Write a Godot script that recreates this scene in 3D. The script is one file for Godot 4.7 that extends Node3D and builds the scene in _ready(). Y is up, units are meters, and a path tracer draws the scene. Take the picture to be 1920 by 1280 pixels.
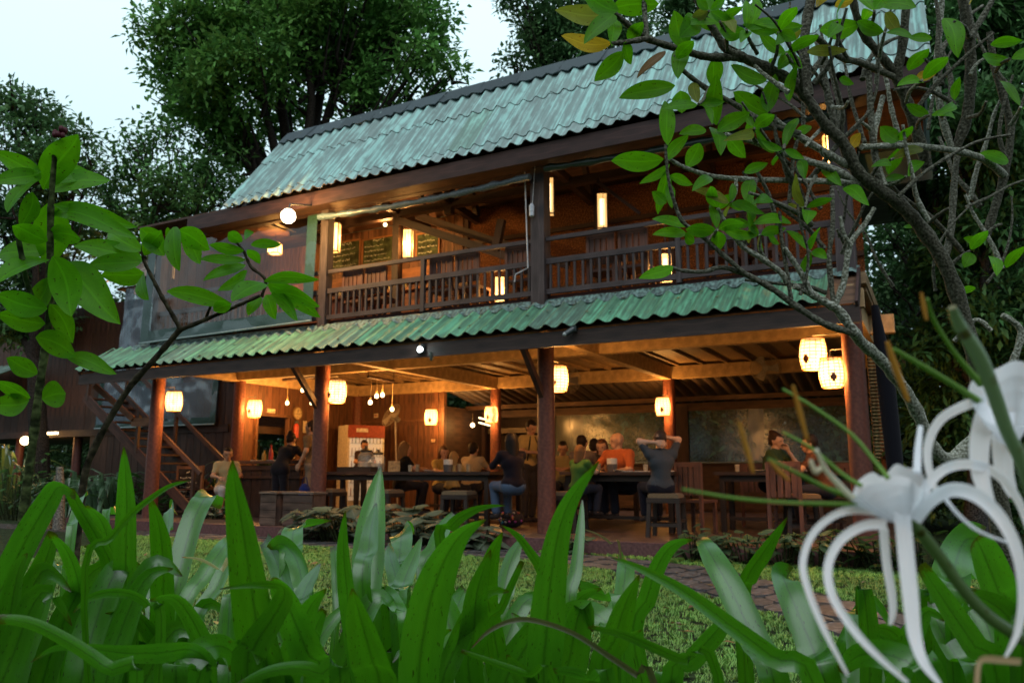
extends Node3D

# ---------------------------------------------------------------- mesh builder
class MB:
	var v := PackedVector3Array()
	var n := PackedVector3Array()
	var t := PackedVector2Array()
	var c := PackedColorArray()
	var col := Color(1, 1, 1)

	func put(p: Vector3, q: Vector3, u: Vector2) -> void:
		v.push_back(p); n.push_back(q); t.push_back(u); c.push_back(col)

	func tri(a: Vector3, b: Vector3, d: Vector3, na: Vector3, nb: Vector3, nd: Vector3, ua := Vector2(), ub := Vector2(), ud := Vector2()) -> void:
		if (b - a).cross(d - a).dot(na + nb + nd) > 0.0:
			put(a, na, ua); put(d, nd, ud); put(b, nb, ub)
		else:
			put(a, na, ua); put(b, nb, ub); put(d, nd, ud)

	func quad(a: Vector3, b: Vector3, d: Vector3, e: Vector3, q: Vector3, ua := Vector2(0, 0), ub := Vector2(1, 0), ud := Vector2(1, 1), ue := Vector2(0, 1)) -> void:
		tri(a, b, d, q, q, q, ua, ub, ud)
		tri(a, d, e, q, q, q, ua, ud, ue)

	func poly(a: Vector3, b: Vector3, d: Vector3, toward: Vector3) -> void:   # flat triangle facing a direction
		var q := (b - a).cross(d - a).normalized()
		if q.dot(toward) < 0.0:
			q = -q
		tri(a, b, d, q, q, q, Vector2(a.x, a.y), Vector2(b.x, b.y), Vector2(d.x, d.y))

	func box(at: Vector3, size: Vector3, basis := Basis.IDENTITY) -> void:
		var h := size / 2.0
		var ax := [basis.x, basis.y, basis.z]
		var hs := [h.x, h.y, h.z]
		var long := 0
		if size.y > size.x and size.y >= size.z: long = 1
		elif size.z > size.x and size.z > size.y: long = 2
		for k in 3:
			var i := (k + 1) % 3
			var j := (k + 2) % 3
			if j != long and i == long:
				var s := i; i = j; j = s
			for sgn in [-1.0, 1.0]:
				var q: Vector3 = ax[k] * sgn
				var o: Vector3 = at + q * hs[k]
				var x: Vector3 = ax[i] * hs[i]
				var y: Vector3 = ax[j] * hs[j]
				var off := Vector2(at.x * 0.37 + at.y * 0.71 + at.z * 0.53, at.y * 0.3 + at.z)
				quad(o - x - y, o + x - y, o + x + y, o - x + y, q, off, off + Vector2(hs[i] * 2, 0), off + Vector2(hs[i] * 2, hs[j] * 2), off + Vector2(0, hs[j] * 2))

	func bar(a: Vector3, b: Vector3, w: float, h: float, up := Vector3.UP) -> void:   # box from a to b
		var d := (b - a)
		var z := d.normalized()
		var x := up.cross(z).normalized()
		if x.length() < 0.5:
			x = Vector3.RIGHT
		var y := z.cross(x)
		box((a + b) / 2.0, Vector3(w, h, d.length()), Basis(x, y, z))

	func tube(path: Array, radii: Array, sides := 8, caps := true, flat := 1.0) -> void:
		var count := path.size()
		var tang: Array[Vector3] = []
		for i in count:
			tang.push_back((path[mini(i + 1, count - 1)] - path[maxi(i - 1, 0)]).normalized())
		var x := tang[0].cross(Vector3.UP if absf(tang[0].y) < 0.9 else Vector3.RIGHT).normalized()
		var rings: Array = []
		var norms: Array = []
		var along := 0.0
		var lens: Array = []
		for i in count:
			if i > 0:
				along += (path[i] - path[i - 1]).length()
			lens.push_back(along)
			x = (x - tang[i] * x.dot(tang[i])).normalized()
			var y := tang[i].cross(x)
			var ring := PackedVector3Array()
			var rn := PackedVector3Array()
			for k in sides + 1:
				var a := TAU * k / sides
				var q := x * cos(a) + y * sin(a) * flat
				ring.push_back(path[i] + q * radii[i])
				rn.push_back((x * cos(a) * flat + y * sin(a)).normalized())
			rings.push_back(ring); norms.push_back(rn)
		for i in count - 1:
			for k in sides:
				var u0: float = float(k) / sides * TAU * radii[0]
				var u1: float = float(k + 1) / sides * TAU * radii[0]
				var A: Vector3 = rings[i][k]; var B: Vector3 = rings[i][k + 1]; var C: Vector3 = rings[i + 1][k + 1]; var D: Vector3 = rings[i + 1][k]
				tri(A, B, C, norms[i][k], norms[i][k + 1], norms[i + 1][k + 1], Vector2(u0, lens[i]), Vector2(u1, lens[i]), Vector2(u1, lens[i + 1]))
				tri(A, C, D, norms[i][k], norms[i + 1][k + 1], norms[i + 1][k], Vector2(u0, lens[i]), Vector2(u1, lens[i + 1]), Vector2(u0, lens[i + 1]))
		if caps:
			for e in [0, count - 1]:
				var q: Vector3 = -tang[0] if e == 0 else tang[e]
				for k in range(1, sides - 1):
					tri(rings[e][0], rings[e][k], rings[e][k + 1], q, q, q)

	func lathe(at: Vector3, prof: Array, sides := 16, axis := Basis.IDENTITY) -> void:   # prof: Vector2(radius, height)
		var m := prof.size()
		for i in m - 1:
			var p0: Vector2 = prof[i]; var p1: Vector2 = prof[i + 1]
			var d := (p1 - p0)
			var nr := Vector2(d.y, -d.x).normalized()
			for k in sides:
				var a0 := TAU * k / sides; var a1 := TAU * (k + 1) / sides
				var e0 := Vector3(cos(a0), 0, sin(a0)); var e1 := Vector3(cos(a1), 0, sin(a1))
				var A := at + axis * (e0 * p0.x + Vector3(0, p0.y, 0)); var B := at + axis * (e1 * p0.x + Vector3(0, p0.y, 0))
				var C := at + axis * (e1 * p1.x + Vector3(0, p1.y, 0)); var D := at + axis * (e0 * p1.x + Vector3(0, p1.y, 0))
				var n0 := axis * (e0 * nr.x + Vector3(0, nr.y, 0)); var n1 := axis * (e1 * nr.x + Vector3(0, nr.y, 0))
				if p0.x > 1e-5: tri(A, B, C, n0, n1, n1, Vector2(a0, p0.y), Vector2(a1, p0.y), Vector2(a1, p1.y))
				if p1.x > 1e-5: tri(A, C, D, n0, n1, n0, Vector2(a0, p0.y), Vector2(a1, p1.y), Vector2(a0, p1.y))

	func ball(at: Vector3, r: float, sides := 10, squash := Vector3.ONE) -> void:
		var prof := []
		var m := sides / 2
		for i in m + 1:
			var a := PI * i / m
			prof.push_back(Vector2(sin(a), -cos(a)))
		for i in m:
			for k in sides:
				var q := []
				for e in [[i, k], [i, k + 1], [i + 1, k + 1], [i + 1, k]]:
					var a: float = TAU * e[1] / sides
					q.push_back(Vector3(prof[e[0]].x * cos(a), prof[e[0]].y, prof[e[0]].x * sin(a)))
				var P := q.map(func(w): return at + w * squash * r)
				if i > 0: tri(P[0], P[1], P[2], q[0], q[1], q[2])
				if i < m - 1: tri(P[0], P[2], P[3], q[0], q[2], q[3])
				elif i == m - 1: pass
				if i == 0: pass

	# a leaf or blade along a spine: half widths, side axis at each point, fold (raised margins), wave
	func blade(spine: Array, half: Array, side: Array, fold := 0.25, cross_n := 2, thick := 0.0) -> void:
		var count := spine.size()
		var pts := []
		var nor := []
		for i in count:
			var tg: Vector3 = (spine[mini(i + 1, count - 1)] - spine[maxi(i - 1, 0)]).normalized()
			var s: Vector3 = (side[i] - tg * tg.dot(side[i])).normalized()
			var up := tg.cross(s).normalized()
			var row := PackedVector3Array(); var rn := PackedVector3Array()
			for k in range(-cross_n, cross_n + 1):
				var u := float(k) / cross_n
				row.push_back(spine[i] + s * half[i] * u + up * fold * half[i] * (u * u))
				rn.push_back((up - s * 2.0 * fold * u).normalized())
			pts.push_back(row); nor.push_back(rn)
		var m := cross_n * 2
		for i in count - 1:
			for k in m:
				var u0 := float(k) / m; var u1 := float(k + 1) / m
				var v0 := float(i) / (count - 1); var v1 := float(i + 1) / (count - 1)
				tri(pts[i][k], pts[i][k + 1], pts[i + 1][k + 1], nor[i][k], nor[i][k + 1], nor[i + 1][k + 1], Vector2(u0, v0), Vector2(u1, v0), Vector2(u1, v1))
				tri(pts[i][k], pts[i + 1][k + 1], pts[i + 1][k], nor[i][k], nor[i + 1][k + 1], nor[i + 1][k], Vector2(u0, v0), Vector2(u1, v1), Vector2(u0, v1))

	func mesh() -> ArrayMesh:
		var arr := []
		arr.resize(Mesh.ARRAY_MAX)
		arr[Mesh.ARRAY_VERTEX] = v; arr[Mesh.ARRAY_NORMAL] = n; arr[Mesh.ARRAY_TEX_UV] = t; arr[Mesh.ARRAY_COLOR] = c
		var m := ArrayMesh.new()
		m.add_surface_from_arrays(Mesh.PRIMITIVE_TRIANGLES, arr)
		return m

# ---------------------------------------------------------------- scene helpers
var mats := {}
var taken := {}
var rng := RandomNumberGenerator.new()
const EYE := Vector3(0, 1.05, 12.66)
const FOCAL := 1490.0
var cam_basis := Basis.IDENTITY

func numbered(called: String) -> String:
	var k: int = taken.get(called, 0)
	taken[called] = k + 1
	return called if k == 0 else "%s_%03d" % [called, k]

func obj(called: String, mb: MB, m: Material, parent: Node) -> MeshInstance3D:
	return obj_mesh(called, mb.mesh(), m, parent)

func obj_mesh(called: String, me: Mesh, m: Material, parent: Node) -> MeshInstance3D:
	var o := MeshInstance3D.new()
	o.name = called
	o.mesh = me
	o.material_override = m
	parent.add_child(o, true)
	return o

func part_root(called: String, parent: Node) -> Node3D:
	var o := Node3D.new()
	o.name = called
	parent.add_child(o, true)
	return o

func thing(called: String, label: String, category: String, at := Vector3.ZERO, group := "", turn := 0.0) -> Node3D:
	var o := Node3D.new()
	o.name = numbered(called)
	add_child(o)
	o.position = at
	o.rotation.y = turn
	tag(o, label, category, group)
	return o

func tag(o: Node, label: String, category: String, group := "") -> void:
	o.set_meta("label", label)
	o.set_meta("category", category)
	if group:
		o.set_meta("group", group)

func single(called: String, mb: MB, m: Material, label: String, category: String, group := "") -> MeshInstance3D:
	var o := obj(numbered(called), mb, m, self)
	tag(o, label, category, group)
	return o

func struct(called: String, mb: MB, m: Material) -> MeshInstance3D:
	var o := obj(numbered(called), mb, m, self)
	o.set_meta("kind", "structure")
	return o

func copy_of(o: Node3D, label: String, group := "") -> Node3D:
	var c: Node3D = o.duplicate()
	c.name = numbered(String(o.name).rstrip("0123456789").trim_suffix("_"))
	add_child(c)
	c.set_meta("label", label)
	if group:
		c.set_meta("group", group)
	return c

# where a line of sight of the survey photograph meets a plane of the site, in metres
func ray(x: float, y: float) -> Vector3:
	return -cam_basis.z + cam_basis.x * ((x - 960.0) / FOCAL) - cam_basis.y * ((y - 640.0) / FOCAL)
func on_z(x: float, y: float, z: float) -> Vector3:
	var d := ray(x, y)
	return EYE + d * ((z - EYE.z) / d.z)
func on_y(x: float, y: float, h: float) -> Vector3:
	var d := ray(x, y)
	return EYE + d * ((h - EYE.y) / d.y)
func on_x(x: float, y: float, w: float) -> Vector3:
	var d := ray(x, y)
	return EYE + d * ((w - EYE.x) / d.x)
func far(x: float, y: float, depth: float) -> Vector3:
	return EYE + ray(x, y) * depth

# ---------------------------------------------------------------- materials
func lin(r: float, g: float, b: float) -> Color:
	return Color(r, g, b).linear_to_srgb()

func noise_tex(freq: float, lo: float, hi: float, octaves := 4, seed_ := 1, size := 256, kind := FastNoiseLite.TYPE_SIMPLEX_SMOOTH) -> NoiseTexture2D:
	var f := FastNoiseLite.new()
	f.noise_type = kind
	f.frequency = freq
	f.fractal_octaves = octaves
	f.seed = seed_
	var r := Gradient.new()
	r.set_color(0, Color(lo, lo, lo)); r.set_color(1, Color(hi, hi, hi))
	r.set_offset(0, 0.2); r.set_offset(1, 0.8)
	var t := NoiseTexture2D.new()
	t.width = size; t.height = size
	t.seamless = true
	t.noise = f
	t.color_ramp = r
	return t

func ramp_tex(freq: float, a: Color, b: Color, d: Color, octaves := 4, seed_ := 1, size := 512) -> NoiseTexture2D:
	var t := noise_tex(freq, 0, 1, octaves, seed_, size)
	var r := Gradient.new()
	r.set_color(0, a); r.set_color(1, d); r.set_offset(0, 0.15); r.set_offset(1, 0.85)
	r.add_point(0.5, b)
	t.color_ramp = r
	return t

func grain_tex(seed_: int, lo: float, hi: float) -> ImageTexture:   # streaks along v, for timber
	var w := 128; var h := 256
	var im := Image.create(w, h, false, Image.FORMAT_RGB8)
	var f := FastNoiseLite.new(); f.seed = seed_; f.frequency = 0.06; f.fractal_octaves = 4
	var g := FastNoiseLite.new(); g.seed = seed_ + 9; g.frequency = 0.02; g.fractal_octaves = 3
	for y in h:
		for x in w:
			var bx := absf(float(x) / w * 2.0 - 1.0); var by := absf(float(y) / h * 2.0 - 1.0)
			var k := f.get_noise_2d(bx * 160.0, by * 12.0) * 0.75 + g.get_noise_2d(bx * 60.0, by * 60.0) * 0.5
			var s := clampf(lerpf(lo, hi, 0.5 + k), 0.0, 1.0)
			im.set_pixel(x, y, Color(s, s, s))
	return ImageTexture.create_from_image(im)

func streak_tex(seed_: int, lo: float, hi: float) -> ImageTexture:   # weathered sheet: run-off streaks along v, lichen blotches
	var w := 512
	var im := Image.create(w, w, false, Image.FORMAT_RGB8)
	var f := FastNoiseLite.new(); f.seed = seed_; f.frequency = 0.05; f.fractal_octaves = 4
	var g := FastNoiseLite.new(); g.seed = seed_ + 5; g.frequency = 0.016; g.fractal_octaves = 5
	var h := FastNoiseLite.new(); h.seed = seed_ + 8; h.frequency = 0.16; h.fractal_octaves = 3
	for y in w:
		for x in w:
			var bx := absf(x * 2.0 / w - 1.0) * w * 0.5; var by := absf(y * 2.0 / w - 1.0) * w * 0.5
			var k := 0.60 * f.get_noise_2d(bx * 1.6, by * 0.05) + 0.22 * g.get_noise_2d(bx, by * 0.5) + 0.18 * h.get_noise_2d(bx, by * 0.6)
			var s := lerpf(lo, hi, clampf(0.62 + k, 0.0, 1.0))
			var dirt := clampf(0.30 + 0.5 * g.get_noise_2d(bx + 300.0, by * 0.35) + 0.7 * f.get_noise_2d(bx * 1.1 + 90.0, by * 0.05), 0.0, 0.42)
			im.set_pixel(x, y, Color(minf(1.0, s * (1.0 - dirt * 0.45)), minf(1.0, s * (1.0 - dirt * 0.62)), minf(1.0, s * (1.0 - dirt * 0.60))))
	return ImageTexture.create_from_image(im)

func mat(called: String, color: Color, rough := 0.7, spec := 0.5, vertex := true) -> StandardMaterial3D:
	var m := StandardMaterial3D.new()
	m.resource_name = called
	m.albedo_color = color
	m.roughness = rough
	m.metallic_specular = spec
	m.vertex_color_use_as_albedo = vertex
	mats[called] = m
	return m

func textured(m: StandardMaterial3D, tex: Texture2D, scale := 1.0, world := true, bump := 0.0) -> StandardMaterial3D:
	m.albedo_texture = tex
	if world:
		m.uv1_triplanar = true
		m.uv1_world_triplanar = true
	m.uv1_scale = Vector3.ONE * scale
	if bump > 0.0:
		m.heightmap_enabled = true
		m.heightmap_texture = tex
		m.heightmap_scale = bump
	return m

func leaf_tex(kind: int) -> ImageTexture:   # vein pattern over u (across) and v (along); 0 strap, 1 broad with side veins
	var w := 128; var h := 512
	var im := Image.create(w, h, false, Image.FORMAT_RGB8)
	var f := FastNoiseLite.new(); f.seed = 31 + kind; f.frequency = 0.03; f.fractal_octaves = 4
	var spot := FastNoiseLite.new(); spot.seed = 77 + kind; spot.frequency = 0.05; spot.fractal_octaves = 2
	for y in h:
		for x in w:
			var u := absf(float(x) / (w - 1) * 2.0 - 1.0)
			var v := float(y) / h
			var s := 0.90 + 0.07 * f.get_noise_2d(x * 0.8, y * 0.25)
			var g := Color(s, s, s)
			if kind == 0:
				s += 0.045 * sin(x * 1.35) + 0.035 * sin(x * 3.1 + 1.0)
				s -= 0.16 * exp(-pow(u / 0.07, 2.0))
				g = Color(s * 0.96, s, s * 0.95)
				var dead := v + 0.05 * f.get_noise_2d(x * 3.0, y * 2.0) + 0.02 * u
				if dead > 0.965: g = Color(0.95, 0.62, 0.35) * s          # withered tip
				elif dead > 0.952: g = Color(1.0, 0.9, 0.45) * s
				if spot.get_noise_2d(x * 2.0, y * 1.4) > 0.62: g = Color(0.62, 0.5, 0.25) * s   # blemishes
			else:
				var vein := fposmod(v * 22.0 - u * 2.2, 1.0)
				s += 0.035 * exp(-pow((vein - 0.5) / 0.10, 2.0)) - 0.01
				s += 0.35 * exp(-pow(u / 0.05, 2.0))
				g = Color(s * 1.0, s, s * 0.9)
				if spot.get_noise_2d(x * 0.8, y * 0.4) > 0.66: g = Color(0.75, 0.55, 0.3) * s
			im.set_pixel(x, y, g)
	return ImageTexture.create_from_image(im)

func build_materials() -> void:
	var wood := grain_tex(3, 0.55, 1.0)
	var blotch := noise_tex(0.012, 0.55, 1.0, 5, 4)
	var fine := noise_tex(0.05, 0.7, 1.0, 4, 7)
	textured(mat("timber", lin(1, 1, 1), 0.6, 0.4), wood, 1.0, false)
	mats.timber.uv1_scale = Vector3(4, 0.6, 1)
	mats.timber.heightmap_enabled = true; mats.timber.heightmap_texture = wood; mats.timber.heightmap_scale = 0.15
	textured(mat("plaster", lin(1, 1, 1), 0.7, 0.35), noise_tex(0.02, 0.84, 1.0, 5, 16), 1.0)
	textured(mat("paint", lin(1, 1, 1), 0.5, 0.35), noise_tex(0.03, 0.78, 1.0, 4, 14), 1.6)
	var streak := streak_tex(12, 0.90, 1.04)
	textured(mat("fibre_roof", lin(1, 1, 1), 0.85, 0.3), streak, 0.5, false)
	textured(mat("lower_roof", lin(1, 1, 1), 0.5, 0.5), streak_tex(19, 0.74, 1.06), 0.5, false)
	textured(mat("floor", lin(1, 1, 1), 0.45, 0.5), blotch, 0.7)
	textured(mat("woven", lin(1, 1, 1), 0.8, 0.2), noise_tex(0.05, 0.45, 1.0, 5, 8), 2.0)
	textured(mat("cloth", lin(1, 1, 1), 0.9, 0.2), fine, 5.0)
	mats.cloth.rim_enabled = true; mats.cloth.rim = 0.08; mats.cloth.rim_tint = 0.5
	textured(mat("skin", lin(1, 1, 1), 0.5, 0.4), noise_tex(0.04, 0.85, 1.0, 3, 5), 3.0)
	textured(mat("hair", lin(1, 1, 1), 0.6, 0.25), fine, 12.0)
	textured(mat("metal", lin(1, 1, 1), 0.4, 0.5), fine, 2.0)
	textured(mat("print", lin(1, 1, 1), 0.6, 0.4), fine, 1.0)
	textured(mat("board_print", lin(1, 1, 1), 0.7, 0.3), blotch, 1.3)
	textured(mat("soil", lin(1, 1, 1), 0.95, 0.2), noise_tex(0.03, 0.45, 1.0, 6, 30), 0.9, true, 1.0)
	textured(mat("stone", lin(1, 1, 1), 0.55, 0.5), noise_tex(0.04, 0.4, 1.0, 6, 33), 1.2, true, 0.5)
	textured(mat("bark", lin(1, 1, 1), 0.85, 0.25), noise_tex(0.035, 0.35, 1.0, 5, 41), 2.5, true, 0.8)
	textured(mat("lichen_bark", lin(1, 1, 1), 0.8, 0.3), ramp_tex(0.02, Color(0.30, 0.30, 0.26), Color(0.66, 0.66, 0.60), Color(1, 1, 1), 5, 43), 7.0, true, 0.4)
	# foliage
	for f in [["tree_leaf", 0.55, 0.28], ["strap_leaf", 0.30, 0.56], ["broad_leaf", 0.5, 0.6], ["grass_leaf", 0.6, 0.25], ["petal", 0.6, 0.5]]:
		var m := mat(f[0], lin(1, 1, 1), f[1], 0.5)
		m.backlight_enabled = true
		m.backlight = Color(f[2] * 2.0, f[2] * 2.0, f[2] * 2.0).linear_to_srgb()
	mats.strap_leaf.clearcoat_enabled = true; mats.strap_leaf.clearcoat = 0.7; mats.strap_leaf.clearcoat_roughness = 0.24
	mats.strap_leaf.metallic_specular = 0.9
	mats.tree_leaf.metallic_specular = 0.3; mats.broad_leaf.metallic_specular = 0.35
	mats.strap_leaf.albedo_texture = leaf_tex(0)
	mats.broad_leaf.albedo_texture = leaf_tex(1)
	for q in ["strap_leaf", "broad_leaf"]:
		mats[q].heightmap_enabled = true; mats[q].heightmap_texture = mats[q].albedo_texture; mats[q].heightmap_scale = 0.05
	# sheets
	var clear := mat("clear_sheet", Color(0.12, 0.14, 0.14, 0.02), 0.06, 0.55, false)
	clear.transparency = BaseMaterial3D.TRANSPARENCY_ALPHA
	var sky_sheen := mat("sky_sheen_sheet", Color(0.50, 0.58, 0.64, 0.34), 0.16, 0.6, false)   # pale sky reflection put into the sheet colour
	sky_sheen.transparency = BaseMaterial3D.TRANSPARENCY_ALPHA
	var smoky := mat("smoky_sheet", Color(0.22, 0.30, 0.29, 0.5), 0.2, 0.6, false)
	smoky.transparency = BaseMaterial3D.TRANSPARENCY_ALPHA
	textured(mat("tarp", lin(1, 1, 1), 0.32, 0.55), noise_tex(0.03, 0.7, 1.0, 4, 51), 3.0)
	var glass := mat("glass", Color(0.9, 0.95, 0.95, 0.15), 0.05, 0.5, false)
	glass.transparency = BaseMaterial3D.TRANSPARENCY_ALPHA

func glow(called: String, r: float, g: float, b: float, energy: float) -> StandardMaterial3D:
	var m := mat(called, lin(0.7, 0.65, 0.5), 0.6, 0.3, false)
	m.emission_enabled = true
	m.emission = lin(r, g, b)
	m.emission_energy_multiplier = energy
	return m

func thin_paper(m: StandardMaterial3D, alpha: float) -> void:   # lets the bulb behind it show
	m.transparency = BaseMaterial3D.TRANSPARENCY_ALPHA
	m.albedo_color.a = alpha

func lamp_light(parent: Node3D, at: Vector3, energy: float, size := 0.05, color := Color(1.0, 0.70, 0.36)) -> OmniLight3D:
	var l := OmniLight3D.new()
	l.name = "light"
	l.light_color = color
	l.light_energy = energy
	l.light_size = size
	l.omni_range = 16.0
	l.omni_attenuation = 2.0
	l.shadow_enabled = true
	parent.add_child(l, true)
	l.position = at
	return l

# ---------------------------------------------------------------- the scene
func _ready() -> void:
	rng.seed = 20240
	cam_basis = Basis(Vector3.UP, deg_to_rad(28.0)) * Basis(Vector3.RIGHT, deg_to_rad(9.3))
	var cam := Camera3D.new()
	cam.name = "camera"
	cam.transform = Transform3D(cam_basis, EYE)
	cam.fov = rad_to_deg(2.0 * atan(640.0 / FOCAL))
	cam.near = 0.05
	cam.far = 900.0
	cam.current = true
	var ca := CameraAttributesPhysical.new()
	ca.frustum_focal_length = 12.0 * FOCAL / 640.0
	ca.frustum_focus_distance = 2.3
	ca.exposure_aperture = 7.0
	ca.exposure_multiplier = 1.0
	cam.attributes = ca
	add_child(cam)

	var env := Environment.new()
	env.background_mode = Environment.BG_SKY
	var sm := ProceduralSkyMaterial.new()
	sm.sky_top_color = lin(1.55, 2.0, 2.15)
	sm.sky_horizon_color = lin(0.42, 0.575, 0.63)
	sm.sky_curve = 1.5
	sm.ground_bottom_color = lin(0.03, 0.04, 0.03)
	sm.ground_horizon_color = lin(0.2, 0.22, 0.22)
	var sky := Sky.new()
	sky.sky_material = sm
	env.sky = sky
	env.background_energy_multiplier = 0.95
	env.tonemap_mode = Environment.TONE_MAPPER_LINEAR
	env.tonemap_exposure = 1.35
	env.sdfgi_enabled = true
	env.ssao_enabled = true
	env.ssil_enabled = true
	var we := WorldEnvironment.new()
	we.name = "environment"
	we.environment = env
	add_child(we)
	# the last daylight: weak, broad, from the open sky above and behind the garden
	var sun := DirectionalLight3D.new()
	sun.name = "dusk_daylight"
	sun.light_energy = 0.5
	sun.light_color = Color(0.93, 0.97, 1.0)
	sun.light_angular_distance = 60.0
	sun.shadow_enabled = true
	sun.basis = Basis.looking_at(Vector3(-0.3, -1.0, -0.5))
	add_child(sun)

	build_materials()
	build_ground()
	build_house()
	build_left_wing()
	build_stair()
	build_lamps()
	build_furniture()
	build_people()
	build_trees()
	build_litter()
	build_garden()
	build_plumeria()
	build_ginger()
	build_spider_lilies()
	build_flowers()

# ---------------------------------------------------------------- ground
func build_ground() -> void:
	var b := MB.new()
	b.col = Color(0.030, 0.050, 0.018)
	b.quad(Vector3(-400, -0.2, -400), Vector3(400, -0.2, -400), Vector3(400, -0.2, 400), Vector3(-400, -0.2, 400), Vector3.UP)
	struct("ground", b, mats.soil)
	# wet paved path running past the terrace
	var p := MB.new()
	p.col = Color(0.085, 0.075, 0.068)
	var up_edge := [Vector2(-30, 1.02), Vector2(-14, 1.02), Vector2(-6.5, 1.02), Vector2(-4.6, 1.2), Vector2(-3.0, 1.75), Vector2(-1.9, 2.75), Vector2(-0.9, 3.95), Vector2(0.6, 5.6), Vector2(2.2, 7.4)]
	var lo_edge := [Vector2(-30, 2.0), Vector2(-14, 2.0), Vector2(-7.2, 2.1), Vector2(-4.9, 2.35), Vector2(-3.4, 3.1), Vector2(-2.3, 4.2), Vector2(-1.35, 5.2), Vector2(0.0, 6.9), Vector2(1.6, 8.7)]
	for i in up_edge.size() - 1:
		var a := Vector3(up_edge[i].x, -0.196, up_edge[i].y); var d := Vector3(up_edge[i + 1].x, -0.196, up_edge[i + 1].y)
		var e := Vector3(lo_edge[i + 1].x, -0.196, lo_edge[i + 1].y); var f := Vector3(lo_edge[i].x, -0.196, lo_edge[i].y)
		p.quad(a, d, e, f, Vector3.UP)
	var path := struct("path", p, mats.soil)
	for i in range(1, up_edge.size() - 1):
		var cells := 11 if i == 1 else (4 if i < 5 else 4)
		for k in cells:
			for r in 3:
				var c := []
				for q in [[k, r], [k + 1, r], [k + 1, r + 1], [k, r + 1]]:
					var s := float(q[0]) / cells
					var w := float(q[1]) / 3.0
					var top: Vector2 = up_edge[i].lerp(up_edge[i + 1], s)
					var bot: Vector2 = lo_edge[i].lerp(lo_edge[i + 1], s)
					c.push_back(top.lerp(bot, clampf(w, 0.04, 0.96)))
				var mid: Vector2 = (c[0] + c[1] + c[2] + c[3]) / 4.0
				var st := MB.new()
				var g := rng.randf_range(0.075, 0.12)
				st.col = Color(g, g * 0.96, g * 0.98)
				var hgt := -0.185 + rng.randf_range(-0.004, 0.01)
				var ring := []
				for m in 4:
					for h in 2:
						var e2: Vector2 = c[m].lerp(c[(m + 1) % 4], 0.12 + 0.5 * h + rng.randf_range(0.0, 0.2))
						ring.push_back(mid + (e2 - mid) * rng.randf_range(0.84, 0.97))
				for m in 8:
					var A: Vector2 = ring[m]; var B: Vector2 = ring[(m + 1) % 8]
					st.tri(Vector3(mid.x, hgt + 0.004, mid.y), Vector3(A.x, hgt, A.y), Vector3(B.x, hgt, B.y), Vector3.UP, Vector3.UP, Vector3.UP)
					var o := Vector3(A.x - mid.x, 0, A.y - mid.y).normalized()
					st.quad(Vector3(A.x, hgt, A.y), Vector3(B.x, hgt, B.y), Vector3(B.x, -0.2, B.y), Vector3(A.x, -0.2, A.y), o)
				obj("flagstone", st, mats.stone, path)
	# terrace
	var t := MB.new()
	t.col = Color(0.10, 0.052, 0.033)
	t.box(Vector3(-9.1, -0.11, -4.65), Vector3(17.4, 0.22, 11.1))
	var terr := struct("terrace_floor", t, mats.floor)
	var k := MB.new()
	k.col = Color(0.13, 0.06, 0.055)
	k.box(Vector3(-9.1, -0.095, 0.95), Vector3(17.44, 0.20, 0.1))
	obj("edge_kerb", k, mats.paint, terr)
	# lawn
	var blade_mb := MB.new()
	for j in 7:
		var a := j * 2.4
		var lean := 0.35 + 0.12 * (j % 3)
		var o := Vector3(cos(a), 0, sin(a)) * 0.012 * (1 + j % 2)
		var d := Vector3(cos(a * 1.7), 0, sin(a * 1.7))
		var s := Vector3(-d.z, 0, d.x) * 0.004
		var m1 := o + d * 0.014 * lean * 2.0 + Vector3(0, 0.022, 0)
		var m2 := o + d * 0.05 * lean * 1.2 + Vector3(0, 0.034, 0)
		var q := (Vector3.UP + d * 0.4).normalized()
		blade_mb.quad(o - s, o + s, m1 + s, m1 - s, q)
		blade_mb.tri(m1 - s, m1 + s, m2, q, q, q)
	var spots: Array[Transform3D] = []
	var tints: Array[Color] = []
	var pn := FastNoiseLite.new(); pn.seed = 5; pn.frequency = 0.7
	for i in 52000:
		var x := rng.randf_range(-15.5, 1.5)
		var z := rng.randf_range(1.0, 11.5)
		# the strip of lawn the lens can see, kept off the path
		if x > -0.2 + (z - 12.0) * -0.15 or x < -15.5 + z * 0.7: continue
		var on_path := false
		for e in up_edge.size() - 1:
			if x >= up_edge[e].x and x < up_edge[e + 1].x:
				var s: float = (x - up_edge[e].x) / (up_edge[e + 1].x - up_edge[e].x)
				var lo_z := 99.0
				for f in lo_edge.size() - 1:
					if x >= lo_edge[f].x and x < lo_edge[f + 1].x:
						lo_z = lerpf(lo_edge[f].y, lo_edge[f + 1].y, (x - lo_edge[f].x) / (lo_edge[f + 1].x - lo_edge[f].x))
				var ragged := pn.get_noise_2d(x * 3.0, z * 3.0) * 0.14
				on_path = z > lerpf(up_edge[e].y, up_edge[e + 1].y, s) + ragged and z < lo_z + ragged
		if on_path: continue
		if z < 1.1: continue
		var bs := Basis(Vector3.UP, rng.randf() * TAU).scaled(Vector3.ONE * rng.randf_range(0.7, 1.35))
		spots.push_back(Transform3D(bs, Vector3(x, -0.2, z)))
		var g := 0.75 + 0.45 * pn.get_noise_2d(x, z) + rng.randf_range(-0.1, 0.1)
		tints.push_back(Color(0.18 * g + rng.randf() * 0.04, 0.43 * g, 0.08 * g))
	scatter("lawn_grass", blade_mb.mesh(), mats.grass_leaf, spots, tints, self).set_meta("kind", "stuff")

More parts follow.
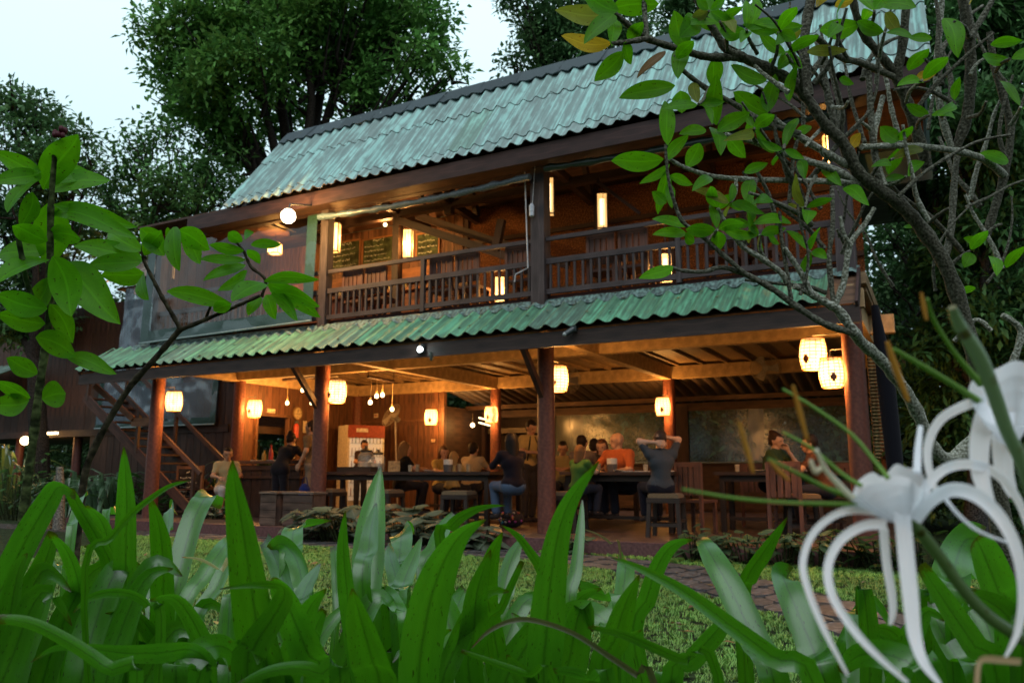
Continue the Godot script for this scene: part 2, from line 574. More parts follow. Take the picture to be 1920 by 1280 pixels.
func build_litter() -> void:   # dead leaves dropped on lawn, path and terrace edge
	var b := MB.new()
	for i in 260:
		var z := rng.randf_range(1.05, 9.0)
		var x := rng.randf_range(-13.5 + z * 0.6, 0.2)
		var at := Vector3(x, -0.165, z)
		var a := rng.randf() * TAU
		var l := rng.randf_range(0.03, 0.075)
		var u := Vector3(cos(a), rng.randf_range(-0.2, 0.2), sin(a)) * l
		var w := Vector3(-sin(a), rng.randf_range(-0.2, 0.4), cos(a)) * l * 0.38
		b.col = [Color(0.20, 0.12, 0.04), Color(0.11, 0.06, 0.03), Color(0.30, 0.24, 0.07), Color(0.16, 0.13, 0.09)][i % 4]
		b.tri(at - u, at + w + Vector3(0, 0.008, 0), at + u, Vector3.UP, Vector3.UP, Vector3.UP)
		b.tri(at - u, at + u, at - w + Vector3(0, 0.008, 0), Vector3.UP, Vector3.UP, Vector3.UP)
	var o := obj("leaf_litter", b, mats.grass_leaf, self)
	o.set_meta("kind", "stuff")

func scatter(called: String, me: Mesh, m: Material, spots: Array[Transform3D], tints: Array[Color], parent: Node) -> MultiMeshInstance3D:
	var mm := MultiMesh.new()
	mm.transform_format = MultiMesh.TRANSFORM_3D
	mm.use_colors = true
	mm.mesh = me
	mm.instance_count = spots.size()
	for i in spots.size():
		mm.set_instance_transform(i, spots[i])
		mm.set_instance_color(i, tints[i])
	var o := MultiMeshInstance3D.new()
	o.name = called
	o.multimesh = mm
	o.material_override = m
	parent.add_child(o, true)
	return o

# ---------------------------------------------------------------- the pavilion
const DARK := Color(0.050, 0.026, 0.018)
const RAIL := Color(0.075, 0.058, 0.058)
const COLUMN := Color(0.145, 0.048, 0.034)
const OCHRE := Color(0.46, 0.31, 0.16)
const BOARD := Color(0.145, 0.060, 0.029)
const BAYS := [-16.25, -11.2, -6.05, -1.0]

func wave(u: float) -> float:   # one corrugation, rounded crests and flatter troughs
	return 2.0 * pow(0.5 + 0.5 * cos(TAU * u), 1.5) - 1.0

func roof_sheet(x0: float, x1: float, top: Vector2, bot: Vector2, pitch: float, amp: float, tint: Color, sag := 0.0, lap := 0.0) -> MB:   # top, bot: (z, y)
	var b := MB.new()
	b.col = tint
	var along := Vector3(0, bot.y - top.y, bot.x - top.x)
	var nr := Vector3(0, along.z, -along.y).normalized()
	if nr.y < 0.0: nr = -nr
	var count := int(round((x1 - x0) / pitch * 10.0))
	var prev := {}
	var length := along.length()
	var off := Vector2(rng.randf() * 3.0, rng.randf() * 3.0)
	var rim := Color(0.10, 0.085, 0.07)
	for i in count + 1:
		var x := lerpf(x0, x1, float(i) / count)
		var h := wave(x / pitch) * amp + lap * (1.0 - float(i) / count)
		var dh := (wave((x + 0.004) / pitch) - wave((x - 0.004) / pitch)) * amp / 0.008
		var q := (nr - Vector3(dh, 0, 0)).normalized()
		var a := Vector3(x, top.y, top.x) + nr * (h + 0.004)
		var d := Vector3(x, bot.y, bot.x) + nr * (h + 0.004 - sag)
		var cur := {"a": a, "d": d, "q": q, "a2": a - nr * 0.012, "d2": d - nr * 0.012}
		if i > 0:
			var ua := Vector2(prev.a.x, 0) + off; var ub := Vector2(x, 0) + off
			var uc := ub + Vector2(0, length); var ud := ua + Vector2(0, length)
			b.tri(prev.a, a, d, prev.q, q, q, ua, ub, uc); b.tri(prev.a, d, prev.d, prev.q, q, prev.q, ua, uc, ud)
			b.tri(prev.a2, cur.a2, cur.d2, -prev.q, -q, -q); b.tri(prev.a2, cur.d2, prev.d2, -prev.q, -q, -prev.q)
			b.col = rim   # dark broken edge of the sheet
			b.quad(prev.d, d, cur.d2, prev.d2, along.normalized(), off, off, off, off)
			b.col = tint
		else:   # lapped edge over the neighbouring sheet
			b.col = rim
			b.quad(a, d, cur.d2, cur.a2, Vector3.LEFT, off, off, off, off)
			b.col = tint
		prev = cur
	return b

func plank_wall(parent: Node, called: String, x0: float, x1: float, y0: float, y1: float, z: float, width: float, tint: Color, thick := 0.03) -> void:
	var n := int(round((x1 - x0) / width))
	for i in n:
		var b := MB.new()
		var g := rng.randf_range(0.75, 1.2)
		b.col = Color(tint.r * g, tint.g * g, tint.b * g)
		b.box(Vector3(x0 + (i + 0.5) * width, (y0 + y1) / 2.0, z + rng.randf_range(-0.006, 0.006)), Vector3(width - 0.012, y1 - y0, thick))
		obj(called, b, mats.timber, parent)

func build_house() -> void:
	var house := thing("wooden_pavilion", "two-storey timber pavilion with green corrugated roofs and open lamplit ground floor", "building")
	# ---- upper roof
	var up := part_root("upper_roof", house)
	var ridge := Vector2(-1.2, 9.27)
	var eave := Vector2(0.66, 6.86)
	var pitch := 0.29
	var dirv := (eave - ridge).normalized()
	var total := (eave - ridge).length()
	var cuts := [0.12, 1.33, 2.78, total]
	for course in 3:
		for k in 24:
			var x0 := -13.62 + k * 2 * pitch
			var x1 := x0 + 2 * pitch + 0.04
			var lift := 0.0
			var s0: float = cuts[course] - (0.0 if course == 0 else 0.08)
			var s1: float = cuts[course + 1]
			var off := Vector2(-dirv.y, dirv.x)
			if off.y < 0: off = -off
			var jit := rng.randf_range(0.0, 0.006)
			var a: Vector2 = ridge + dirv * s0 + off * (0.004 + jit)
			var d: Vector2 = ridge + dirv * (s1 + rng.randf_range(-0.03, 0.03)) + off * (0.024 + jit)
			var g := rng.randf_range(0.92, 1.08)
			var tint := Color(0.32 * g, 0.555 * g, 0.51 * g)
			if rng.randf() < 0.12: tint = Color(0.30 * g, 0.50 * g, 0.46 * g)   # odd weathered sheets
			elif rng.randf() < 0.10: tint = Color(0.27 * g, 0.50 * g, 0.42 * g)
			if course == 2: tint = Color(0.34 * g, 0.55 * g, 0.51 * g)
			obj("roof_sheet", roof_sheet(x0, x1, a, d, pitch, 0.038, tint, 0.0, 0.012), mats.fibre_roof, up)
	for k in 15:   # ridge tiles
		var b := MB.new()
		var g := rng.randf_range(0.8, 1.15)
		b.col = Color(0.10 * g, 0.165 * g, 0.175 * g)
		var x0 := -13.7 + k * 0.94
		var x1 := x0 + 0.965
		for side in [1.0, -1.0]:
			var e0 := Vector3(x0, ridge.y + 0.075, ridge.x); var e1 := Vector3(x1, ridge.y + 0.085, ridge.x)
			var dn := Vector3(0, -0.40, 0.335 * side)
			var nr := Vector3(0, 0.5, 0.6 * side).normalized()
			var n := 8
			for i in n:
				var u0 := lerpf(x0, x1, float(i) / n); var u1 := lerpf(x0, x1, float(i + 1) / n)
				var p0 := e0.lerp(e1, float(i) / n); var p1 := e0.lerp(e1, float(i + 1) / n)
				var q0 := p0 + dn + nr * (wave(u0 / pitch) * 0.03 + 0.01); var q1 := p1 + dn + nr * (wave(u1 / pitch) * 0.03 + 0.01)
				b.tri(p0, p1, q1, nr, nr, nr); b.tri(p0, q1, q0, nr, nr, nr)
				b.quad(q0, q1, q1 - nr * 0.02, q0 - nr * 0.02, Vector3(0, -1, side).normalized())
			b.quad(e0, e0 + dn, e0 + dn - nr * 0.02, e0 - nr * 0.02, Vector3.LEFT)
		obj("ridge_tile", b, mats.fibre_roof, up)
	var back := MB.new()
	back.col = Color(0.2, 0.3, 0.28)
	var bn := Vector3(0, 0.6, -0.8)
	back.quad(Vector3(-13.6, 9.2, -1.24), Vector3(0.3, 9.2, -1.24), Vector3(0.3, 6.4, -3.4), Vector3(-13.6, 6.4, -3.4), bn)
	back.box(Vector3(-8.0, 6.98, -5.2), Vector3(16.4, 0.1, 5.2))  # unseen flat slab, added over the rear hall to block light
	obj("rear_slope_and_unseen_slab", back, mats.fibre_roof, up)
	for sx in [-13.52, 0.2]:   # gable boards out of view, closing the roof ends against light
		var b := MB.new()
		b.col = DARK
		for f in [0.0, 0.03]:
			b.poly(Vector3(sx + f, 9.15, -1.2), Vector3(sx + f, 6.8, 0.55), Vector3(sx + f, 6.8, -3.0), Vector3(-1 if f == 0.0 else 1, 0, 0))
		obj("unseen_gable", b, mats.timber, up)
	var lining := MB.new()   # boarded lining under the rafters
	lining.col = Color(0.17, 0.075, 0.036)
	lining.quad(Vector3(-13.5, 9.0, -1.2), Vector3(0.2, 9.0, -1.2), Vector3(0.2, 6.78, 0.5), Vector3(-13.5, 6.78, 0.5), Vector3(0, -0.6, -0.8), Vector2(0, 0), Vector2(0, 13), Vector2(2.8, 13), Vector2(2.8, 0))
	lining.quad(Vector3(-13.5, 9.0, -1.2), Vector3(0.2, 9.0, -1.2), Vector3(0.2, 6.9, -2.8), Vector3(-13.5, 6.9, -2.8), Vector3(0, -0.6, 0.8), Vector2(0, 0), Vector2(0, 13), Vector2(2.8, 13), Vector2(2.8, 0))
	obj("ceiling_lining", lining, mats.timber, up)
	var fb := MB.new()
	fb.col = Color(0.062, 0.031, 0.024)
	fb.box(Vector3(-7.3, 6.66, 0.58), Vector3(15.2, 0.30, 0.05))
	obj("fascia_board", fb, mats.timber, up)
	var sof := MB.new()
	sof.col = Color(0.07, 0.033, 0.022)
	sof.box(Vector3(-7.3, 6.60, 0.28), Vector3(15.1, 0.03, 0.54))
	obj("eave_soffit", sof, mats.timber, up)

	# ---- lower roof
	var low := part_root("lower_roof", house)
	var lp := 0.31
	for k in 18:
		var x0 := -17.97 + k * 3 * lp
		var x1 := minf(x0 + 3 * lp, -0.8)
		var g := rng.randf_range(0.88, 1.1)
		var jit := rng.randf_range(-0.006, 0.006)
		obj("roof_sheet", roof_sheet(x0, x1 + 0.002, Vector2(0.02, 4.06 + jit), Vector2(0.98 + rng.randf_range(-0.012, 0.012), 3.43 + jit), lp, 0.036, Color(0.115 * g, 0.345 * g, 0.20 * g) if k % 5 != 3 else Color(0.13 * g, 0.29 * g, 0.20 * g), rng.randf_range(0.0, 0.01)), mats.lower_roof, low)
	var ll := MB.new()
	for i in 90:   # dead leaves caught on the lower roof
		var x := rng.randf_range(-17.0, -0.9); var s := pow(rng.randf(), 2.0)
		var at := Vector3(x, lerpf(4.03, 3.45, s) + 0.03 + 0.03 * wave(x / lp), lerpf(0.08, 0.95, s))
		var a := rng.randf() * TAU
		var u := Vector3(cos(a), -0.3 * sin(a), sin(a)) * rng.randf_range(0.03, 0.07); var w := Vector3(-sin(a), 0.15, cos(a)) * 0.02
		ll.col = [Color(0.16, 0.09, 0.03), Color(0.09, 0.05, 0.03), Color(0.22, 0.16, 0.05)][i % 3]
		ll.quad(at - u, at + w, at + u + Vector3(0, 0.015, 0), at - w, Vector3.UP)
	obj("leaf_litter", ll, mats.grass_leaf, low).set_meta("kind", "stuff")
	# mortar and flashing where the roof meets the storey above
	var fl := MB.new()
	var fnz := FastNoiseLite.new(); fnz.seed = 3; fnz.frequency = 1.6
	fl.col = Color(0.17, 0.29, 0.26)
	var n := 340
	var last := []
	for i in n + 1:
		var x := lerpf(-17.2, -0.82, float(i) / n)
		var r := fnz.get_noise_1d(x * 2.2) * 0.05 + absf(fnz.get_noise_1d(x * 7.0)) * 0.05
		var up_w := wave(x / lp) * 0.034
		var p := [Vector3(x, 4.10 + r * 0.2, 0.03), Vector3(x, 4.09 + r * 0.3, 0.05 + r * 0.2), Vector3(x, 3.985 + up_w + r * 0.35, 0.17 + r * 0.6), Vector3(x, 3.95 + up_w, 0.20 + r)]
		if i > 0:
			for j in 3:
				var q: Vector3 = (p[j] - last[j]).cross(p[j + 1] - last[j]).normalized()
				if q.y < 0: q = -q
				fl.quad(last[j], p[j], p[j + 1], last[j + 1], q)
		last = p
	obj("mortar_flashing", fl, mats.stone, low)
	var lf := MB.new()
	lf.col = Color(0.058, 0.032, 0.026)
	lf.box(Vector3(-9.39, 3.215, 0.86), Vector3(17.16, 0.255, 0.05))
	obj("fascia_board", lf, mats.timber, low)
	var ls := MB.new()
	ls.col = Color(0.15, 0.08, 0.045)
	ls.quad(Vector3(-17.9, 4.0, 0.02), Vector3(-0.85, 4.0, 0.02), Vector3(-0.85, 3.36, 0.9), Vector3(-17.9, 3.36, 0.9), Vector3(0, -0.8, -0.55), Vector2(0, 0), Vector2(0, 17), Vector2(1.2, 17), Vector2(1.2, 0))
	obj("eave_soffit", ls, mats.timber, low)
	for sx in [-17.93, -0.84]:
		var b := MB.new()
		b.col = Color(0.06, 0.03, 0.024)
		b.bar(Vector3(sx, 3.98, 0.02), Vector3(sx, 3.30, 0.88), 0.04, 0.2)
		obj("barge_board", b, mats.timber, low)

	# ---- columns, beams, braces
	var spots := []
	for x in BAYS:
		spots.push_back(Vector2(x, 0.0)); spots.push_back(Vector2(x, -7.4))
	spots.push_back(Vector2(-16.25, -2.5))
	for s in spots:
		var b := MB.new()
		b.col = COLUMN
		b.lathe(Vector3(s.x, 0, s.y), [Vector2(0.165, 0.0), Vector2(0.16, 0.6), Vector2(0.155, 1.8), Vector2(0.152, 3.46), Vector2(0.0, 3.46)], 20)
		obj("column", b, mats.paint, house)
	for x in BAYS:
		var b := MB.new()
		b.col = OCHRE
		b.box(Vector3(x, 3.57, -3.55), Vector3(0.20, 0.34, 7.9))
		obj("cross_beam", b, mats.plaster, house)
		if x > -16.0 and x < -2.0:
			var s := MB.new()
			s.col = Color(0.10, 0.045, 0.03)
			s.bar(Vector3(x - 0.02, 2.35, 0.1), Vector3(x - 0.02, 3.12, 0.84), 0.09, 0.11)
			obj("brace", s, mats.timber, house)
	for z in [-2.4, -7.4]:
		var b := MB.new()
		b.col = OCHRE
		b.box(Vector3(-8.6, 3.58, z), Vector3(16.2, 0.32, 0.19))
		obj("long_beam", b, mats.plaster, house)
	var fbm := MB.new()
	fbm.col = OCHRE
	fbm.box(Vector3(-8.6, 3.60, -0.02), Vector3(15.6, 0.28, 0.17))
	obj("long_beam", fbm, mats.plaster, house)
	# upper floor: joists and boards
	var fl2 := MB.new()
	fl2.col = Color(0.36, 0.235, 0.12)
	fl2.box(Vector3(-8.75, 3.90, -3.75), Vector3(16.0, 0.18, 7.6))
	obj("upper_floor", fl2, mats.timber, house)
	for k in 26:
		var b := MB.new()
		b.col = Color(0.33, 0.21, 0.105)
		b.box(Vector3(-16.3 + k * 0.62, 3.775, -3.75), Vector3(0.06, 0.07, 7.1))
		obj("joist", b, mats.timber, house)

	# ---- lower walls
	var side := part_root("reception_wall", house)   # runs back from the left-hand inner column
	for k in 18:
		var z := -2.7 - k * 0.26
		var y0 := 0.0
		if z < -3.1 and z > -4.3: y0 = 2.56
		var b := MB.new()
		var g := rng.randf_range(0.8, 1.15)
		b.col = Color(BOARD.r * g, BOARD.g * g, BOARD.b * g)
		b.box(Vector3(-16.32 + rng.randf_range(-0.004, 0.004), (y0 + 3.42) / 2.0, z - 0.13), Vector3(0.03, 3.42 - y0, 0.25))
		obj("plank", b, mats.timber, side)
	var dfm := MB.new()
	dfm.col = Color(0.14, 0.06, 0.03)
	for z in [-3.16, -4.36]:
		dfm.box(Vector3(-16.28, 1.28, z), Vector3(0.12, 2.56, 0.07))
	dfm.box(Vector3(-16.28, 2.59, -3.76), Vector3(0.12, 0.07, 1.27))
	obj("door_frame", dfm, mats.timber, side)
	var rear := part_root("back_wall", house)
	plank_wall(rear, "plank", -16.2, -13.0, 0.0, 3.42, -7.46, 0.25, BOARD)
	var wk := MB.new()
	wk.col = Color(0.16, 0.07, 0.035)
	wk.box(Vector3(-13.0, 1.71, -7.44), Vector3(0.1, 3.42, 0.14))
	wk.box(Vector3(-14.6, 2.6, -7.42), Vector3(3.2, 0.07, 0.03))
	obj("wall_trim", wk, mats.timber, rear)
	var dark := part_root("stair_wall", house)
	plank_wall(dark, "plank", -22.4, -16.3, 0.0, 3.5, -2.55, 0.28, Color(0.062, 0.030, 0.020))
	# lean-to at the back
	var lean := part_root("rear_lean_to", house)
	for k in 13:
		var x0 := -13.02 + k * 0.93
		var g := rng.randf_range(0.8, 1.1)
		obj("roof_sheet", roof_sheet(x0, x0 + 0.932, Vector2(-7.5, 3.46), Vector2(-10.6, 2.90), 0.31, 0.036, Color(0.13 * g, 0.11 * g, 0.08 * g)), mats.lower_roof, lean)
	for x in [-13.0, -10.5, -6.5, -1.9]:
		var b := MB.new()
		b.col = Color(0.07, 0.035, 0.025)
		b.box(Vector3(x, 1.45, -9.85), Vector3(0.5 if x == -6.5 else 0.14, 2.9, 0.12))
		obj("post", b, mats.timber, lean)
	var hb := MB.new()
	hb.col = Color(0.12, 0.06, 0.035)
	hb.box(Vector3(-7.0, 2.87, -9.86), Vector3(12.2, 0.22, 0.10))
	hb.box(Vector3(-7.0, 3.02, -8.9), Vector3(12.2, 0.12, 0.10))
	obj("header_beam", hb, mats.timber, lean)
	var hw := MB.new()
	hw.col = Color(0.09, 0.045, 0.028)
	hw.box(Vector3(-7.0, 0.62, -9.9), Vector3(12.2, 1.24, 0.08))
	hw.box(Vector3(-7.0, 1.27, -9.86), Vector3(12.2, 0.06, 0.2))
	obj("half_wall", hw, mats.timber, lean)
	var kb := MB.new()
	kb.col = Color(0.06, 0.034, 0.022)
	kb.box(Vector3(-11.7, 1.5, -10.6), Vector3(2.9, 3.0, 0.08))
	kb.box(Vector3(-13.1, 1.5, -9.0), Vector3(0.08, 3.0, 3.1))
	obj("kitchen_wall", kb, mats.timber, lean)
	var ks := MB.new()
	ks.col = Color(0.34, 0.26, 0.16)
	ks.box(Vector3(-11.9, 2.36, -10.3), Vector3(2.2, 0.16, 0.4))
	obj("kitchen_shelf", ks, mats.timber, lean)
	var fz := MB.new()
	fz.col = Color(0.10, 0.05, 0.03)
	fz.box(Vector3(-8.8, 3.64, -7.53), Vector3(16.0, 0.42, 0.04))  # added board that closes the daylight slit behind the beam
	obj("added_slit_board", fz, mats.timber, lean)

	# ---- upper storey
	for x in [-16.45, -11.22, -6.14, -1.0]:
		var b := MB.new()
		b.col = RAIL
		var w := 0.27 if x > -10.0 else 0.2
		b.box(Vector3(x, 5.36, 0.0), Vector3(w, 2.75, w))
		obj("upper_post", b, mats.timber, house)
	var pl := MB.new()
	pl.col = Color(0.05, 0.026, 0.02)
	pl.box(Vector3(-8.8, 6.66, -0.02), Vector3(15.4, 0.17, 0.15))
	obj("wall_plate", pl, mats.timber, house)
	var rail := part_root("balcony_railing", house)
	for y in [[4.24, 0.09], [4.80, 0.10], [5.22, 0.075]]:
		for seg in [[-16.35, -11.33], [-11.11, -6.28], [-6.0, -1.14]]:
			var b := MB.new()
			b.col = RAIL
			b.box(Vector3((seg[0] + seg[1]) / 2.0, y[0], 0.03), Vector3(seg[1] - seg[0], y[1], 0.06))
			obj("rail", b, mats.timber, rail)
	for seg in [[-16.35, -11.33], [-11.11, -6.28], [-6.0, -1.14]]:
		for k in 31:
			var x := lerpf(seg[0], seg[1], (k + 0.5) / 31.0)
			var b := MB.new()
			var g := rng.randf_range(0.85, 1.1)
			b.col = Color(RAIL.r * g, RAIL.g * g, RAIL.b * g)
			var tall := k == 15
			b.box(Vector3(x, 4.52 if not tall else 4.66, 0.03), Vector3(0.042 if not tall else 0.085, 0.47 if not tall else 1.05, 0.035 if not tall else 0.085))
			obj("baluster" if not tall else "rail_post", b, mats.timber, rail)
	var skirt := MB.new()
	skirt.col = Color(0.12, 0.035, 0.025)
	skirt.box(Vector3(-8.7, 4.10, -0.06), Vector3(15.6, 0.16, 0.04))
	obj("floor_edge_board", skirt, mats.timber, house)
	# inner wall and framing of the veranda
	var inner := part_root("veranda_wall", house)
	plank_wall(inner, "plank", -16.3, -9.3, 4.0, 6.95, -2.45, 0.25, Color(0.17, 0.075, 0.035))
	for k in 9:   # closed left end of the veranda
		var e := MB.new()
		var g := rng.randf_range(0.8, 1.15)
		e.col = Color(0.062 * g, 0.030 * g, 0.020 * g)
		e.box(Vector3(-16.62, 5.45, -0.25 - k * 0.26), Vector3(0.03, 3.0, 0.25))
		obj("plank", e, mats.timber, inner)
	var ec := MB.new()
	ec.col = Color(0.09, 0.042, 0.026)
	ec.box(Vector3(-15.05, 6.86, -1.0), Vector3(3.3, 0.05, 3.1))
	ec.box(Vector3(-16.60, 6.72, -1.2), Vector3(0.05, 0.5, 2.8))
	obj("end_ceiling", ec, mats.timber, inner)
	var wv := MB.new()
	wv.col = Color(0.21, 0.088, 0.038)
	wv.box(Vector3(-5.1, 5.5, -2.47), Vector3(8.4, 3.0, 0.03))
	obj("woven_panel", wv, mats.woven, inner)
	for x in [-9.2, -7.6, -6.0, -4.4, -2.8, -1.2]:
		var b := MB.new()
		b.col = DARK
		b.box(Vector3(x, 5.5, -2.43), Vector3(0.10, 3.0, 0.06))
		obj("batten", b, mats.timber, inner)
	for y in [4.9, 6.2]:
		var b := MB.new()
		b.col = DARK
		b.box(Vector3(-5.1, y, -2.42), Vector3(8.4, 0.09, 0.07))
		obj("batten", b, mats.timber, inner)
	var shelf := MB.new()
	shelf.col = Color(0.32, 0.13, 0.05)
	shelf.box(Vector3(-12.3, 5.62, -2.38), Vector3(6.2, 0.36, 0.05))
	obj("wainscot", shelf, mats.timber, inner)
	var frame := part_root("roof_truss", house)
	for t in [[Vector3(-13.4, 6.72, -1.2), Vector3(-0.6, 6.72, -1.2), 0.16], [Vector3(-13.4, 7.5, -1.2), Vector3(-0.6, 7.5, -1.2), 0.12]]:
		var b := MB.new()
		b.col = DARK
		b.bar(t[0], t[1], t[2], t[2])
		obj("tie_beam", b, mats.timber, frame)
	for x in [-13.2, -10.25, -8.9, -6.1, -3.5, -1.2]:
		var b := MB.new()
		b.col = DARK
		b.bar(Vector3(x, 6.86, 0.3), Vector3(x, 6.70, -2.4), 0.12, 0.16)
		b.bar(Vector3(x, 6.9, 0.35), Vector3(x, 8.95, -1.2), 0.10, 0.14)
		b.bar(Vector3(x, 6.8, -2.4), Vector3(x, 8.95, -1.2), 0.10, 0.14)
		obj("rafter_frame", b, mats.timber, frame)
	for x in [-10.25, -8.9]:
		var b := MB.new()
		b.col = DARK
		b.box(Vector3(x, 5.3 if x < -10.0 else 7.0, -1.2), Vector3(0.17, 2.7 if x < -10.0 else 1.0, 0.17))
		obj("inner_post", b, mats.timber, frame)
	for d in [[Vector3(-10.2, 6.55, -1.15), Vector3(-6.7, 5.05, -1.15)], [Vector3(-10.0, 6.75, -1.6), Vector3(-6.3, 5.15, -1.6)]]:   # raking struts
		var b := MB.new()
		b.col = Color(0.04, 0.02, 0.014)
		b.bar(d[0], d[1], 0.13, 0.16)
		obj("raking_strut", b, mats.timber, frame)
	# carved bracket board hung on the raking struts
	var cb := MB.new()
	cb.col = DARK
	cb.bar(Vector3(-7.7, 5.5, -1.1), Vector3(-7.55, 6.15, -1.1), 0.12, 0.16)
	obj("bracket", cb, mats.timber, frame)

# ---------------------------------------------------------------- left wing and outside stair
func wavy_sheet(a: Vector3, b: Vector3, c: Vector3, d: Vector3, depth: float, seed_: int, nx := 28, ny := 18) -> MB:   # a,b top; d,c bottom
	var m := MB.new()
	var f := FastNoiseLite.new(); f.seed = seed_; f.frequency = 0.9; f.fractal_octaves = 3
	var nr := (b - a).cross(d - a).normalized()
	var w := (b - a).length(); var h := (d - a).length()
	var P := func(i: int, j: int) -> Vector3:
		var u := float(i) / nx; var v := float(j) / ny
		var p: Vector3 = a.lerp(b, u).lerp(d.lerp(c, u), v)
		var e := sin(PI * u) * 0.6 + 0.4
		return p + nr * depth * e * (f.get_noise_2d(u * w * 0.8, v * h * 1.4) + 0.5 * f.get_noise_2d(u * w * 2.6 + v * 2.0, v * h * 0.7))
	var N := func(i: int, j: int) -> Vector3:
		var x: Vector3 = P.call(mini(i + 1, nx), j) - P.call(maxi(i - 1, 0), j)
		var y: Vector3 = P.call(i, mini(j + 1, ny)) - P.call(i, maxi(j - 1, 0))
		return x.cross(y).normalized()
	var pts := []; var nn := []
	for i in nx + 1:
		for j in ny + 1:
			pts.push_back(P.call(i, j)); nn.push_back(N.call(i, j))
	for i in nx:
		for j in ny:
			var k := i * (ny + 1) + j
			m.tri(pts[k], pts[k + ny + 1], pts[k + ny + 2], nn[k], nn[k + ny + 1], nn[k + ny + 2])
			m.tri(pts[k], pts[k + ny + 2], pts[k + 1], nn[k], nn[k + ny + 2], nn[k + 1])
	return m

func tarp_panel(label: String, a: Vector3, b: Vector3, c: Vector3, d: Vector3, hem: float, depth: float, seed_: int, sheet := "clear_sheet", all_hems := true) -> void:
	var t := thing("rain_sheet", label, "plastic sheet", Vector3.ZERO, "clear rain sheets round the pavilion")
	obj("clear_panel", wavy_sheet(a, b, c, d, depth, seed_), mats[sheet], t)
	var green := Color(0.022, 0.058, 0.046)
	var nr := (b - a).cross(d - a).normalized() * 0.006
	if nr.z < 0: nr = -nr
	var ux := (b - a).normalized(); var vy := (d - a).normalized()
	obj_mesh("bottom_hem", tint_mesh(wavy_sheet(d - vy * hem + nr, c - vy * hem + nr, c + nr, d + nr, depth * 0.7, seed_, 28, 4), green), mats.tarp, t)
	if all_hems:
		obj_mesh("side_hem", tint_mesh(wavy_sheet(a + nr, a + ux * hem + nr, d + ux * hem + nr, d + nr, depth * 0.5, seed_ + 1, 4, 18), green), mats.tarp, t)
		obj_mesh("side_hem", tint_mesh(wavy_sheet(b - ux * hem + nr, b + nr, c + nr, c - ux * hem + nr, depth * 0.5, seed_ + 2, 4, 18), green), mats.tarp, t)
	var pole := MB.new()
	pole.col = Color(0.25, 0.33, 0.33)
	pole.tube([d + nr * 3.0, c + nr * 3.0], [0.022, 0.022], 8)
	obj("weight_pole", pole, mats.metal, t)

func tint_mesh(b: MB, col: Color) -> ArrayMesh:
	b.c.fill(col)
	return b.mesh()

